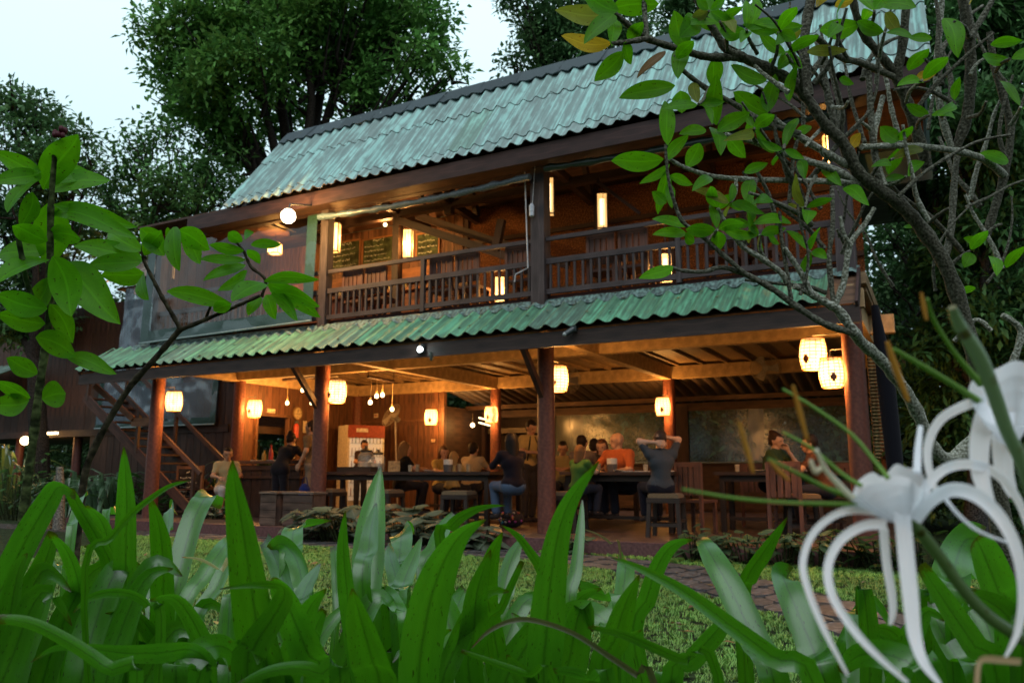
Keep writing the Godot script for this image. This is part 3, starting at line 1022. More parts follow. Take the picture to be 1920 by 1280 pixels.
func build_left_wing() -> void:
	var w := thing("left_wing", "dark timber annexe on the far left behind the stair, hung with clear sheets", "building")
	plank_wall(w, "plank", -36.0, -21.6, 2.2, 6.4, -3.4, 0.4, Color(0.10, 0.04, 0.02))
	var f := MB.new()
	f.col = DARK
	f.box(Vector3(-25.5, 2.2, -4.6), Vector3(17.8, 0.2, 4.2))
	obj("floor_deck", f, mats.timber, w)
	for x in [-26.5, -23.5, -20.5, -17.2]:
		var b := MB.new()
		b.col = Color(0.12, 0.05, 0.04)
		b.tube([Vector3(x, 0, -2.9), Vector3(x, 2.1, -2.9)], [0.13, 0.13], 12)
		obj("stilt", b, mats.paint, w)
	for x in [-21.4, -19.0, -16.9]:
		var b := MB.new()
		b.col = RAIL
		b.box(Vector3(x, 4.4, -2.75), Vector3(0.16, 4.3, 0.16))
		obj("post", b, mats.timber, w)
	for k in 26:
		var b := MB.new()
		b.col = RAIL
		b.box(Vector3(-21.2 + k * 0.165, 2.8, -2.7), Vector3(0.045, 0.9, 0.03))
		obj("baluster", b, mats.timber, w)
	var r := MB.new()
	r.col = RAIL
	r.box(Vector3(-19.1, 3.28, -2.7), Vector3(4.4, 0.08, 0.06))
	obj("rail", r, mats.timber, w)
	var bw := MB.new()
	bw.col = Color(0.16, 0.07, 0.035)
	bw.box(Vector3(-19.2, 4.9, -5.6), Vector3(6.0, 5.4, 0.06))
	bw.box(Vector3(-19.2, 6.55, -4.2), Vector3(5.2, 0.06, 3.2))
	obj("inner_wall", bw, mats.woven, w)
	for k in 9:
		var g := rng.randf_range(0.8, 1.1)
		obj("roof_sheet", roof_sheet(-35.4 + k * 0.93, -34.47 + k * 0.93, Vector2(-3.2, 4.65), Vector2(-1.9, 4.0), 0.31, 0.036, Color(0.13 * g, 0.27 * g, 0.2 * g)), mats.lower_roof, w)
	for k in 6:
		var g := rng.randf_range(0.8, 1.1)
		obj("roof_sheet", roof_sheet(-21.9 + k * 0.93, -20.97 + k * 0.93, Vector2(-4.4, 8.3), Vector2(-2.2, 6.7), 0.31, 0.036, Color(0.3 * g, 0.27 * g, 0.22 * g)), mats.lower_roof, w)
	tarp_panel("clear rain sheet over the balcony bay under the bright floodlight", Vector3(-16.75, 6.42, 0.16), Vector3(-11.36, 6.5, 0.16), Vector3(-11.36, 4.16, 0.22), Vector3(-16.75, 4.08, 0.22), 0.28, 0.035, 61)
	tarp_panel("clear sheet left of the balcony corner, pale sky reflection painted into its colour", Vector3(-21.2, 6.5, -2.5), Vector3(-17.0, 6.5, -2.5), Vector3(-17.0, 3.75, -2.35), Vector3(-21.2, 3.75, -2.35), 0.12, 0.10, 63, "sky_sheen_sheet", false)
	tarp_panel("lower clear sheet with green hem behind the outside stair", Vector3(-22.0, 3.7, -2.45), Vector3(-17.0, 3.7, -2.45), Vector3(-17.0, 2.30, -2.40), Vector3(-22.0, 2.30, -2.40), 0.2, 0.07, 65, "sky_sheen_sheet")
	tarp_panel("smoky clear sheet in the rear opening left of the back post, behind the diners", Vector3(-10.4, 2.76, -9.78), Vector3(-6.8, 2.76, -9.78), Vector3(-6.8, 1.3, -9.75), Vector3(-10.4, 1.3, -9.75), 0.03, 0.008, 67, "smoky_sheet", false)
	tarp_panel("smoky clear sheet in the rear opening on the right, behind the flower", Vector3(-6.2, 2.76, -9.78), Vector3(-1.95, 2.76, -9.78), Vector3(-1.95, 1.3, -9.75), Vector3(-6.2, 1.3, -9.75), 0.03, 0.008, 69, "smoky_sheet", false)
	# rolled sheets under the upper eave
	for s in [[-11.2, -6.2, 6.36, "rolled blue-grey rain sheet slung under the eave of the middle bay", Color(0.10, 0.155, 0.20)], [-5.9, -0.9, 6.46, "rolled dark green rain sheet under the eave of the right-hand bay", Color(0.02, 0.045, 0.035)]]:
		var path := []; var rad := []
		for i in 41:
			var u := i / 40.0
			path.push_back(Vector3(lerpf(s[0], s[1], u), s[2] - 0.07 * sin(PI * u) + 0.006 * sin(u * 61.0), 0.30 + 0.008 * sin(u * 83.0)))
			rad.push_back(0.062 + 0.010 * sin(u * 47.0) + 0.008 * sin(u * 113.0))
		var b := MB.new()
		b.col = s[4]
		b.tube(path, rad, 12)
		single("rolled_sheet", b, mats.tarp, s[3], "rolled sheet")
	# dark roll and bamboo blind at the right-hand corner
	var rl := MB.new()
	rl.col = Color(0.010, 0.011, 0.012)
	rl.tube([Vector3(-0.66, 3.45, 0.1), Vector3(-0.62, 2.9, 0.12), Vector3(-0.58, 2.2, 0.14), Vector3(-0.55, 1.2, 0.16), Vector3(-0.54, 0.6, 0.16)], [0.05, 0.09, 0.12, 0.11, 0.08], 12)
	single("hanging_tarp_roll", rl, mats.cloth, "black tarpaulin roll hanging down beside the right-hand column", "tarpaulin")
	var bl := thing("bamboo_blind", "amber woven blind bulging behind the right-hand column", "blind")
	for k in 34:
		var y := 1.2 + k * 0.052
		var e := sin(PI * (k + 0.5) / 34.0)
		var b := MB.new()
		b.col = Color(0.42, 0.26, 0.11)
		b.tube([Vector3(-0.82, y, -0.16), Vector3(-0.82 + 0.16 * e, y, -0.18), Vector3(-0.80 + 0.22 * e, y, -0.34)], [0.02, 0.02, 0.02], 6)
		obj("slat", b, mats.woven, bl)
	for x in [0.0]:
		var b := MB.new()
		b.col = Color(0.3, 0.18, 0.08)
		b.tube([Vector3(-0.82, 1.15, -0.16), Vector3(-0.82, 3.02, -0.16)], [0.012, 0.012], 6)
		obj("edge_cord", b, mats.woven, bl)

func build_stair() -> void:
	var s := thing("outside_stair", "brown timber stair with a plain handrail climbing left behind the front post", "stair")
	var lo := Vector3(-15.2, 0.05, -0.4)
	var hi := Vector3(-19.6, 2.98, -0.4)
	for z in [-0.4, -1.5]:
		var b := MB.new()
		b.col = Color(0.10, 0.042, 0.026)
		b.bar(lo + Vector3(0, 0, z + 0.4), hi + Vector3(0, 0, z + 0.4), 0.05, 0.24)
		obj("stringer", b, mats.timber, s)
		var h := MB.new()
		h.col = Color(0.095, 0.052, 0.042)
		h.bar(lo + Vector3(0.1, 0.95, z + 0.4), hi + Vector3(0, 1.05, z + 0.4), 0.06, 0.10)
		obj("handrail", h, mats.timber, s)
		for u in [0.03, 0.5, 0.97]:
			var p := MB.new()
			p.col = Color(0.09, 0.045, 0.03)
			var at: Vector3 = lo.lerp(hi, u) + Vector3(0, 0, z + 0.4)
			p.box(at + Vector3(0, 0.48, 0.0), Vector3(0.08, 1.0, 0.07))
			obj("newel", p, mats.timber, s)
	for k in 14:
		var b := MB.new()
		b.col = Color(0.095, 0.045, 0.028)
		var at := lo.lerp(hi, (k + 0.5) / 14.0)
		b.box(Vector3(at.x, at.y + 0.05, -0.95), Vector3(0.30, 0.04, 1.04))
		obj("tread", b, mats.timber, s)
	var bp := MB.new()
	bp.col = Color(0.26, 0.11, 0.05)
	bp.box(Vector3(-16.75, 2.22, -0.02), Vector3(0.72, 0.2, 0.1))
	bp.bar(Vector3(-17.05, 2.3, 0.02), Vector3(-17.9, 3.1, 0.5), 0.1, 0.13)
	single("knee_brace", bp, mats.timber, "short timber knee brace fixed to the left-hand front post", "brace")

# ---------------------------------------------------------------- lamps
func lantern(at: Vector3, label: String, hold: Vector3, energy := 2.9, size := 1.0) -> void:   # woven barrel lantern hung from a short arm or a cord
	var t := thing("wicker_lantern", label, "lantern", at, "woven barrel lanterns of the ground floor")
	var r := 0.19 * size
	var h := 0.23 * size
	t.rotation = Vector3(rng.randf_range(-0.05, 0.05), rng.randf_range(-0.8, 0.3), rng.randf_range(-0.05, 0.05))
	var s := MB.new()
	var prof := []
	for i in 13:
		var u := i / 12.0 * 2.0 - 1.0
		prof.push_back(Vector2((0.80 + 0.20 * (1.0 - u * u)) * r, u * h))
	s.lathe(Vector3.ZERO, prof, 20)
	obj("lamp_shade", s, mats.lantern_glow, t)
	var g := MB.new()
	g.ball(Vector3(0, -0.01, 0), 0.06 * size, 10, Vector3(1, 1.25, 1))
	obj("bulb", g, mats.tube_glow, t)
	var w := MB.new()
	w.col = Color(0.34, 0.17, 0.06)
	for i in 10:
		var u := i / 9.0 * 2.0 - 1.0
		var rr := (0.80 + 0.20 * (1.0 - u * u)) * r + 0.006
		var thick := 0.005 if i % 9 != 0 else 0.010
		var ring := []
		var rd := []
		for k in 19:
			ring.push_back(Vector3(cos(TAU * k / 18.0) * rr, u * h, sin(TAU * k / 18.0) * rr)); rd.push_back(thick)
		w.tube(ring, rd, 5, false)
	for k in 14:
		var rib := []
		var rd := []
		for i in 7:
			var u := i / 6.0 * 2.0 - 1.0
			var rr := (0.80 + 0.20 * (1.0 - u * u)) * r + 0.004
			rib.push_back(Vector3(cos(TAU * k / 14.0) * rr, u * h, sin(TAU * k / 14.0) * rr)); rd.push_back(0.0042)
		w.tube(rib, rd, 4, false)
	obj("cane_frame", w, mats.woven, t)
	var p := MB.new()   # printed patch on the shade
	p.col = Color(0.22, 0.06, 0.03)
	var a0 := rng.randf_range(0.9, 1.5)
	for i in 4:
		for k in 4:
			if (i == 0 or i == 3) and (k == 0 or k == 3): continue
			var c := []
			for e in [[0, 0], [1, 0], [1, 1], [0, 1]]:
				var a: float = a0 + (k + e[0]) * 0.12
				var y: float = h * (-0.55 + 0.15 * (i + e[1]))
				var rr: float = (0.80 + 0.20 * (1.0 - pow(y / h, 2.0))) * r + 0.011
				c.push_back(Vector3(cos(a) * rr, y - h * 0.12, sin(a) * rr))
			p.quad(c[0], c[1], c[2], c[3], Vector3(cos(a0 + k * 0.16), 0, sin(a0 + k * 0.16)))
	obj("painted_motif", p, mats.print, t)
	var c := MB.new()
	c.col = Color(0.05, 0.04, 0.035)
	var top := Vector3(0, h, 0)
	var to := t.basis.inverse() * (hold - at)
	if absf(to.x) + absf(to.z) > 0.1:
		var elbow := Vector3(0, to.y, 0)
		c.tube([to, elbow], [0.011, 0.011], 6)
		c.tube([elbow, top], [0.006, 0.006], 5)
	else:
		c.tube([to, top], [0.006, 0.006], 5)
	obj("hanger", c, mats.metal, t)
	lamp_light(t, Vector3(0, -0.01, 0), energy, 0.06)

func box_lamp(at: Vector3, label: String, h := 0.56, w := 0.19, energy := 1.7, hang := 0.25) -> void:
	var t := thing("paper_box_lamp", label, "paper lamp", at, "tall paper lamps of the upper storey", 0.4)
	var s := MB.new()
	s.box(Vector3.ZERO, Vector3(w, h, w))
	obj("lamp_shade", s, mats.paper_glow, t)
	var g := MB.new()
	g.tube([Vector3(0, -h * 0.38, 0), Vector3(0, h * 0.38, 0)], [w * 0.24, w * 0.24], 10)
	obj("bulb", g, mats.tube_glow, t)
	var f := MB.new()
	f.col = Color(0.06, 0.025, 0.012)
	for x in [-1, 1]:
		for z in [-1, 1]:
			f.box(Vector3(x * w * 0.51, 0, z * w * 0.51), Vector3(0.018, h + 0.05, 0.018))
	for y in [-h / 2 - 0.012, h / 2 + 0.012]:
		for e in [-1, 1]:
			f.box(Vector3(e * w * 0.51, y, 0), Vector3(0.016, 0.02, w))
			f.box(Vector3(0, y, e * w * 0.51), Vector3(w, 0.02, 0.016))
	for e in [-1, 1]:
		f.box(Vector3(e * w * 0.515, 0, 0.02), Vector3(0.006, h, 0.007))
		f.box(Vector3(0.02, 0, e * w * 0.515), Vector3(0.007, h, 0.006))
	obj("frame", f, mats.timber, t)
	var c := MB.new()
	c.col = Color(0.03, 0.02, 0.02)
	c.tube([Vector3(0, h / 2, 0), Vector3(0, h / 2 + hang, 0)], [0.007, 0.007], 5)
	obj("hanger", c, mats.metal, t)
	lamp_light(t, Vector3.ZERO, energy, 0.04)

func pendant_row(label: String, a: Vector3, b: Vector3, bulbs: Array, energy := 0.9) -> void:
	var t := thing("bulb_pendant", label, "pendant light")
	var bar := MB.new()
	bar.col = Color(0.06, 0.035, 0.025)
	var path := []; var rad := []
	for i in 13:
		path.push_back(a.lerp(b, i / 12.0)); rad.push_back(0.035 + 0.012 * (i % 2))
	bar.tube(path, rad, 8)
	bar.tube([a + Vector3(0, 0.02, 0), Vector3(a.x, 3.75, a.z)], [0.01, 0.01], 5)
	bar.tube([b + Vector3(0, 0.02, 0), Vector3(b.x, 3.75, b.z)], [0.01, 0.01], 5)
	obj("crossbar", bar, mats.timber, t)
	for p in bulbs:
		var u: float = clampf((p - a).dot(b - a) / (b - a).length_squared(), 0.0, 1.0)
		var top: Vector3 = a.lerp(b, u)
		var c := MB.new()
		c.col = Color(0.45, 0.30, 0.14)
		c.tube([top, p + Vector3(0, 0.07, 0)], [0.009, 0.009], 5)
		c.tube([p + Vector3(0, 0.05, 0), p + Vector3(0, 0.13, 0)], [0.02, 0.02], 6)
		obj("cord", c, mats.metal, t)
		var g := MB.new()
		g.lathe(p, [Vector2(0, -0.06), Vector2(0.035, -0.05), Vector2(0.05, -0.015), Vector2(0.045, 0.02), Vector2(0.022, 0.055), Vector2(0, 0.06)], 12)
		obj("bulb", g, mats.bulb_glow, t)
		lamp_light(t, p, energy, 0.045)

func round_lamp(called: String, label: String, at: Vector3, r: float, m: Material, energy: float, color := Color(1.0, 0.72, 0.4)) -> Node3D:
	var t := thing(called, label, "lamp", at)
	var g := MB.new()
	g.lathe(Vector3.ZERO, [Vector2(0, -r), Vector2(r * 0.5, -r * 0.87), Vector2(r * 0.87, -r * 0.5), Vector2(r, 0), Vector2(r * 0.87, r * 0.5), Vector2(r * 0.5, r * 0.87), Vector2(0, r)], 14)
	obj("bulb", g, m, t)
	if energy > 0.0:
		lamp_light(t, Vector3.ZERO, energy, r * 0.9, color)
	return t

func build_lamps() -> void:
	thin_paper(glow("lantern_glow", 1.0, 0.60, 0.24, 0.72), 0.66)
	thin_paper(glow("paper_glow", 1.0, 0.50, 0.15, 0.80), 0.55)
	glow("tube_glow", 1.0, 0.78, 0.45, 3.0)
	glow("bulb_glow", 1.0, 0.72, 0.36, 5.0)
	glow("flood_glow", 1.0, 0.86, 0.60, 9.0)
	glow("cooler_glow", 1.0, 0.85, 0.65, 0.14)
	glow("cold_glow", 0.9, 1.0, 1.0, 6.0)
	lantern(Vector3(-15.80, 2.68, -0.10), "woven lantern on an arm beside the left-hand front post", Vector3(-16.1, 3.02, -0.06))
	lantern(on_x(477, 766, -15.86), "woven lantern left of the dark doorway, by the inner column", Vector3(-16.15, 3.0, -2.45))
	lantern(on_z(632, 734, -0.12), "woven lantern half hidden behind the second front column", Vector3(-11.1, 3.0, -0.1))
	lantern(on_z(808, 782, -6.9), "woven lantern on a long cord before the plank back wall", on_z(808, 782, -6.9) + Vector3(0, 0.82, 0), 2.5)
	lantern(on_z(921, 777, -7.1), "woven lantern against the back column by the kitchen", Vector3(-11.2, 3.0, -7.25), 2.5)
	lantern(on_z(1046, 710, -0.38), "woven lantern cut off by the third front column", Vector3(-6.05, 3.02, -0.15))
	lantern(on_z(1243, 762, -7.05), "woven lantern against the back column, between the two rear windows", Vector3(-6.05, 3.0, -7.25), 2.5)
	lantern(on_z(1525, 664, -0.3), "upper and larger of the two woven lanterns at the right-hand front column", Vector3(-1.05, 3.12, -0.15), 2.9, 1.05)
	lantern(on_z(1560, 699, 0.0), "lower woven lantern at the right-hand front column", Vector3(-1.08, 2.86, 0.0), 2.9, 0.95)
	pendant_row("three bare bulbs over the reception, left of the second column", on_z(530, 712, -3.6), on_z(590, 706, -3.6), [on_z(538, 755, -3.6), on_z(567, 731, -3.6) , on_z(584, 755, -3.6)])
	pendant_row("four bare bulbs hanging from a knobbly bar in the middle of the hall", on_x(690, 706, -11.9), on_x(738, 715, -11.9), [on_x(694, 754, -11.9), on_x(706, 742, -11.9), on_x(717, 740, -11.9), on_x(735, 767, -11.9)])
	var kb := round_lamp("kitchen_bulb", "bare bulb glowing in the dark kitchen opening", on_z(886, 797, -8.3), 0.07, mats.bulb_glow, 0.7)
	var kc := MB.new()
	kc.col = Color(0.1, 0.08, 0.06)
	kc.tube([Vector3(0, 0.06, 0), Vector3(0, 0.35, 0)], [0.015, 0.01], 6)
	obj("cord", kc, mats.metal, kb)
	var tubes := thing("strip_light", "pair of slanting fluorescent strips beside the kitchen bulb", "strip light")
	for k in 2:
		var g := MB.new()
		g.tube([on_z(898, 783 + k * 9, -9.0), on_z(924, 790 + k * 9, -9.6)], [0.022, 0.022], 8)
		obj("tube", g, mats.tube_glow, tubes)
	# floodlight under the upper eave
	var fp := on_z(540, 405, 1.25)
	var fl := round_lamp("floodlight", "dazzling bare floodlight under the upper eave", fp, 0.15, mats.flood_glow, 8.0, Color(1.0, 0.76, 0.42))
	var fc := MB.new()
	fc.col = Color(0.05, 0.05, 0.05)
	fc.tube([Vector3(0, 0.12, 0), Vector3(0, 0.26, -0.04), Vector3(0, 0.42, -0.64)], [0.02, 0.02, 0.02], 6)
	fc.lathe(Vector3.ZERO, [Vector2(0.03, 0.16), Vector2(0.05, 0.11), Vector2(0.04, 0.10)], 10)
	obj("socket", fc, mats.metal, fl)
	# cold security light and camera on the lower fascia
	var sp := on_z(788, 655, 0.95)
	var sl := round_lamp("security_light", "small cold white light on the lower fascia", sp, 0.06, mats.cold_glow, 0.35, Color(0.9, 1.0, 1.0))
	var sb := MB.new()
	sb.col = Color(0.03, 0.035, 0.035)
	sb.lathe(Vector3(0, 0.0, -0.05), [Vector2(0, -0.07), Vector2(0.075, -0.06), Vector2(0.08, 0.06), Vector2(0.05, 0.10), Vector2(0, 0.10)], 12)
	obj("housing", sb, mats.metal, sl)
	var cp := on_z(1070, 624, 0.95)
	var cm := thing("security_camera", "dark swivel camera on the lower fascia over the third column", "camera", cp)
	var c1 := MB.new()
	c1.col = Color(0.03, 0.045, 0.045)
	c1.tube([Vector3(0.05, 0.06, 0.0), Vector3(-0.05, -0.03, 0.10)], [0.05, 0.045], 12)
	c1.box(Vector3(0.05, 0.07, -0.03), Vector3(0.1, 0.1, 0.08))
	obj("housing", c1, mats.metal, cm)
	var c2 := MB.new()
	c2.col = Color(0.35, 0.4, 0.4)
	c2.ball(Vector3(-0.055, -0.035, 0.105), 0.04, 10)
	obj("lens", c2, mats.metal, cm)
	var ep := on_z(809, 667, 0.86)
	var eb := MB.new()
	eb.col = Color(0.05, 0.06, 0.05)
	eb.lathe(ep, [Vector2(0.0, -0.1), Vector2(0.035, -0.07), Vector2(0.05, 0.05), Vector2(0.03, 0.07), Vector2(0, 0.07)], 10)
	single("hanging_sensor", eb, mats.metal, "small dark sensor under the fascia right of the cold light", "sensor")
	# upper storey
	box_lamp(on_z(628, 446, -0.28), "tall paper lamp next to the narrow left balcony post", 0.62)
	box_lamp(on_z(765, 458, -1.15), "tall paper lamp right of the inner post, before the menu boards", 0.62)
	box_lamp(on_z(1029, 369, -0.3), "tall paper lamp just right of the thick middle balcony post", 0.68)
	box_lamp(on_z(1129, 397, -0.9), "tall paper lamp under a slanting bracket in the right-hand balcony bay", 0.66)
	box_lamp(on_z(515, 466, -1.2), "paper lamp blurred behind the clear sheet, below the floodlight", 0.24, 0.26)
	box_lamp(on_z(322, 502, -0.5), "tall paper lamp behind the left edge of the clear balcony sheet", 0.6)
	box_lamp(on_z(1249, 505, -0.7), "low paper lamp behind the balusters of the right-hand bay", 0.52, 0.19, 1.0, 0.6)
	box_lamp(on_z(938, 545, -0.6), "low paper lamp behind the balusters left of the middle post", 0.5, 0.19, 1.0, 0.6)
	box_lamp(on_z(1558, 285, -0.9), "paper lamp glimpsed through branches at the right end of the balcony", 0.6)
	var br := MB.new()
	br.col = DARK
	br.bar(on_z(1122, 342, -0.9), on_z(1200, 400, -0.95), 0.05, 0.06)
	br.bar(on_z(1122, 342, -0.9), Vector3(on_z(1122, 342, -0.9).x, 6.6, -0.9), 0.05, 0.05)
	single("lamp_bracket", br, mats.timber, "slanting timber bracket holding the paper lamp of the right-hand bay", "bracket")
	round_lamp("balcony_bulb", "small bare bulb before the menu boards", on_z(722, 421, -1.3), 0.045, mats.bulb_glow, 1.6)
	# the far left
	round_lamp("annexe_lamp", "bright round lamp low on the far left, under the annexe", on_z(46, 826, -2.2), 0.14, mats.bulb_glow, 1.2)
	var al := MB.new()
	al.box(on_z(98, 812, -2.0), Vector3(0.42, 0.07, 0.08))
	single("annexe_strip_light", al, mats.bulb_glow, "short glowing strip light under the hem of the lower clear sheet", "strip light")
	round_lamp("annexe_ceiling_lamp", "orange lamp glowing behind the upper left clear sheet", on_z(252, 578, -4.2), 0.12, mats.flood_glow, 2.0)

# ---------------------------------------------------------------- furniture and small things
const TABLE := Color(0.040, 0.024, 0.018)

func box_thing(called: String, parent: Node, at: Vector3, size: Vector3, col: Color, m: Material, basis := Basis.IDENTITY) -> MeshInstance3D:
	var b := MB.new()
	b.col = col
	b.box(at, size, basis)
	return obj(called, b, m, parent)

func high_table(label: String, at: Vector3, w: float, d: float) -> void:
	var t := thing("high_table", label, "table", at, "dark high tables of the ground floor")
	box_thing("tabletop", t, Vector3(0, 1.02, 0), Vector3(w, 0.06, d), Color(0.055, 0.033, 0.024), mats.timber)
	box_thing("apron", t, Vector3(0, 0.93, 0), Vector3(w - 0.16, 0.11, d - 0.16), TABLE, mats.timber)
	for x in [-1, 1]:
		for z in [-1, 1]:
			box_thing("leg", t, Vector3(x * (w / 2 - 0.12), 0.44, z * (d / 2 - 0.12)), Vector3(0.09, 0.88, 0.09), TABLE, mats.timber)
	box_thing("footrest", t, Vector3(0, 0.22, 0), Vector3(w - 0.3, 0.06, 0.06), TABLE, mats.timber)

func make_stool() -> Node3D:
	var t := thing("bar_stool", "bar stool", "stool", Vector3.ZERO, "dark square bar stools with tan cushions")
	var c := MB.new()
	c.col = Color(0.20, 0.135, 0.075)
	c.box(Vector3(0, 0.655, 0), Vector3(0.50, 0.05, 0.50))
	c.box(Vector3(0, 0.685, 0), Vector3(0.46, 0.025, 0.46))
	obj("cushion", c, mats.cloth, t)
	box_thing("seat_frame", t, Vector3(0, 0.59, 0), Vector3(0.54, 0.08, 0.54), TABLE, mats.timber)
	for x in [-1, 1]:
		for z in [-1, 1]:
			var b := MB.new()
			b.col = TABLE
			b.bar(Vector3(x * 0.23, 0.56, z * 0.23), Vector3(x * 0.26, 0.0, z * 0.26), 0.065, 0.065, Vector3.FORWARD)
			obj("leg", b, mats.timber, t)
	for e in [[Vector3(0, 0.2, 0.25), Vector3(0.5, 0.05, 0.035)], [Vector3(0, 0.2, -0.25), Vector3(0.5, 0.05, 0.035)], [Vector3(0.25, 0.26, 0), Vector3(0.035, 0.05, 0.5)], [Vector3(-0.25, 0.26, 0), Vector3(0.035, 0.05, 0.5)]]:
		box_thing("stretcher", t, e[0], e[1], TABLE, mats.timber)
	return t

func make_chair() -> Node3D:
	var t := thing("slat_chair", "chair", "chair", Vector3.ZERO, "slat-backed timber chairs")
	var w := Color(0.16, 0.065, 0.04)
	box_thing("seat", t, Vector3(0, 0.55, 0), Vector3(0.52, 0.05, 0.50), w, mats.timber)
	for x in [-1, 1]:
		box_thing("leg", t, Vector3(x * 0.22, 0.27, 0.21), Vector3(0.055, 0.53, 0.055), w, mats.timber)
		box_thing("leg", t, Vector3(x * 0.24, 0.60, -0.23), Vector3(0.055, 1.2, 0.055), w, mats.timber)
	for k in 4:
		box_thing("back_slat", t, Vector3(-0.165 + k * 0.11, 0.90, -0.23), Vector3(0.085, 0.5, 0.025), w, mats.timber)
	box_thing("top_rail", t, Vector3(0, 1.17, -0.23), Vector3(0.50, 0.08, 0.04), w, mats.timber)
	return t

func scribble(parent: Node, called: String, origin: Vector3, ux: Vector3, uy: Vector3, nr: Vector3, w: float, h: float, lines: int, col: Color, bullets := true, title := true) -> void:   # chalk handwriting too small to read
	var b := MB.new()
	b.col = col
	for k in lines:
		var y := h * (0.88 - 0.80 * k / maxf(1.0, lines - 1))
		var x := w * 0.12
		var size := h / lines * 0.42
		var stop := w * rng.randf_range(0.55, 0.92)
		if title and k == 0:
			x = w * 0.34; stop = w * 0.68; size *= 1.5
		elif bullets:
			var p := origin + ux * w * 0.06 + uy * (y + size * 0.3) + nr
			b.quad(p, p + ux * size * 0.5, p + ux * size * 0.5 + uy * size * 0.5, p + uy * size * 0.5, nr)
		while x < stop:
			var word := mini(rng.randi_range(2, 6), int((stop - x) / (size * 0.6)) + 1)
			var last := Vector2(x, y + size * 0.3)
			for j in word * 2:
				var nx := x + size * 0.32
				var ny := y + size * rng.randf_range(0.0, 1.0)
				var a := origin + ux * last.x + uy * last.y + nr
				var d := origin + ux * nx + uy * ny + nr
				var s := (d - a).cross(nr).normalized() * size * 0.09
				b.quad(a - s, d - s, d + s, a + s, nr)
				last = Vector2(nx, ny)
				x = nx
			x += size * 0.5
	obj(called, b, mats.print, parent)

func menu_board(label: String, x0: float, y0: float, x1: float, y1: float, z: float, lines: int) -> void:
	var a := on_z(x0, y1, z)
	var c := on_z(x1, y0, z)
	var w := c.x - a.x
	var h := on_z(x0, y0, z).y - a.y
	var t := thing("menu_board", label, "chalkboard", a, "green chalk menu boards of the upper storey")
	box_thing("slate", t, Vector3(w / 2, h / 2, -0.012), Vector3(w, h, 0.02), Color(0.055, 0.075, 0.035), mats.board_print)
	var f := MB.new()
	f.col = Color(0.36, 0.15, 0.05)
	for e in [[Vector3(w / 2, -0.02, 0), Vector3(w + 0.08, 0.04, 0.03)], [Vector3(w / 2, h + 0.02, 0), Vector3(w + 0.08, 0.04, 0.03)], [Vector3(-0.02, h / 2, 0), Vector3(0.04, h, 0.03)], [Vector3(w + 0.02, h / 2, 0), Vector3(0.04, h, 0.03)]]:
		f.box(e[0], e[1])
	obj("frame", f, mats.timber, t)
	scribble(t, "chalk_writing", Vector3.ZERO, Vector3.RIGHT, Vector3.UP, Vector3(0, 0, 0.004), w, h, lines, Color(0.6, 0.62, 0.5))

func make_fan(label: String, at: Vector3, r: float, turn: float, tilt: float, post: Vector3) -> void:
	var t := thing("electric_fan", label, "fan", at, "caged electric fans")
	var bs := Basis(Vector3.UP, turn) * Basis(Vector3.RIGHT, tilt + PI / 2)
	var g := MB.new()
	g.col = Color(0.30, 0.24, 0.17)
	for k in 7:
		var rr := r * (0.2 + 0.8 * k / 6.0)
		for side in [1.0, -1.0]:
			var ring := []; var rd := []
			for i in 25:
				ring.push_back(bs * Vector3(cos(TAU * i / 24.0) * rr, side * 0.07 * (1.0 - pow(rr / r, 3.0)), sin(TAU * i / 24.0) * rr)); rd.push_back(0.0035 if k < 6 else 0.008)
			g.tube(ring, rd, 4, false)
	for i in 20:
		var e := Vector3(cos(TAU * i / 20.0), 0, sin(TAU * i / 20.0))
		g.tube([bs * (e * r * 0.15 + Vector3(0, 0.075, 0)), bs * (e * r * 0.7 + Vector3(0, 0.05, 0)), bs * (e * r)], [0.003, 0.003, 0.003], 4, false)
	obj("cage", g, mats.metal, t)
	var bl := MB.new()
	bl.col = Color(0.28, 0.24, 0.2)
	for k in 3:
		var a := TAU * k / 3.0
		var e := Vector3(cos(a), 0, sin(a)); var s := Vector3(-sin(a), 0.25, cos(a))
		bl.quad(bs * (e * 0.05 - s * 0.04), bs * (e * r * 0.85 - s * 0.10), bs * (e * r * 0.85 + s * 0.12), bs * (e * 0.05 + s * 0.05), bs * Vector3.UP)
	obj("blades", bl, mats.metal, t)
	var m := MB.new()
	m.col = Color(0.32, 0.28, 0.22)
	m.tube([bs * Vector3(0, -0.28, 0), bs * Vector3(0, 0.0, 0)], [0.07, 0.085], 12)
	obj("motor", m, mats.metal, t)
	var p := MB.new()
	p.col = Color(0.35, 0.29, 0.22)
	p.tube([bs * Vector3(0, -0.15, 0), post - at], [0.022, 0.022], 8)
	obj("stand", p, mats.metal, t)

func potted_flat(called: String, label: String, cat: String, at: Vector3, col: Color, prof: Array, m: Material) -> MeshInstance3D:
	var b := MB.new()
	b.col = col
	b.lathe(at, prof, 14)
	return single(called, b, m, label, cat)

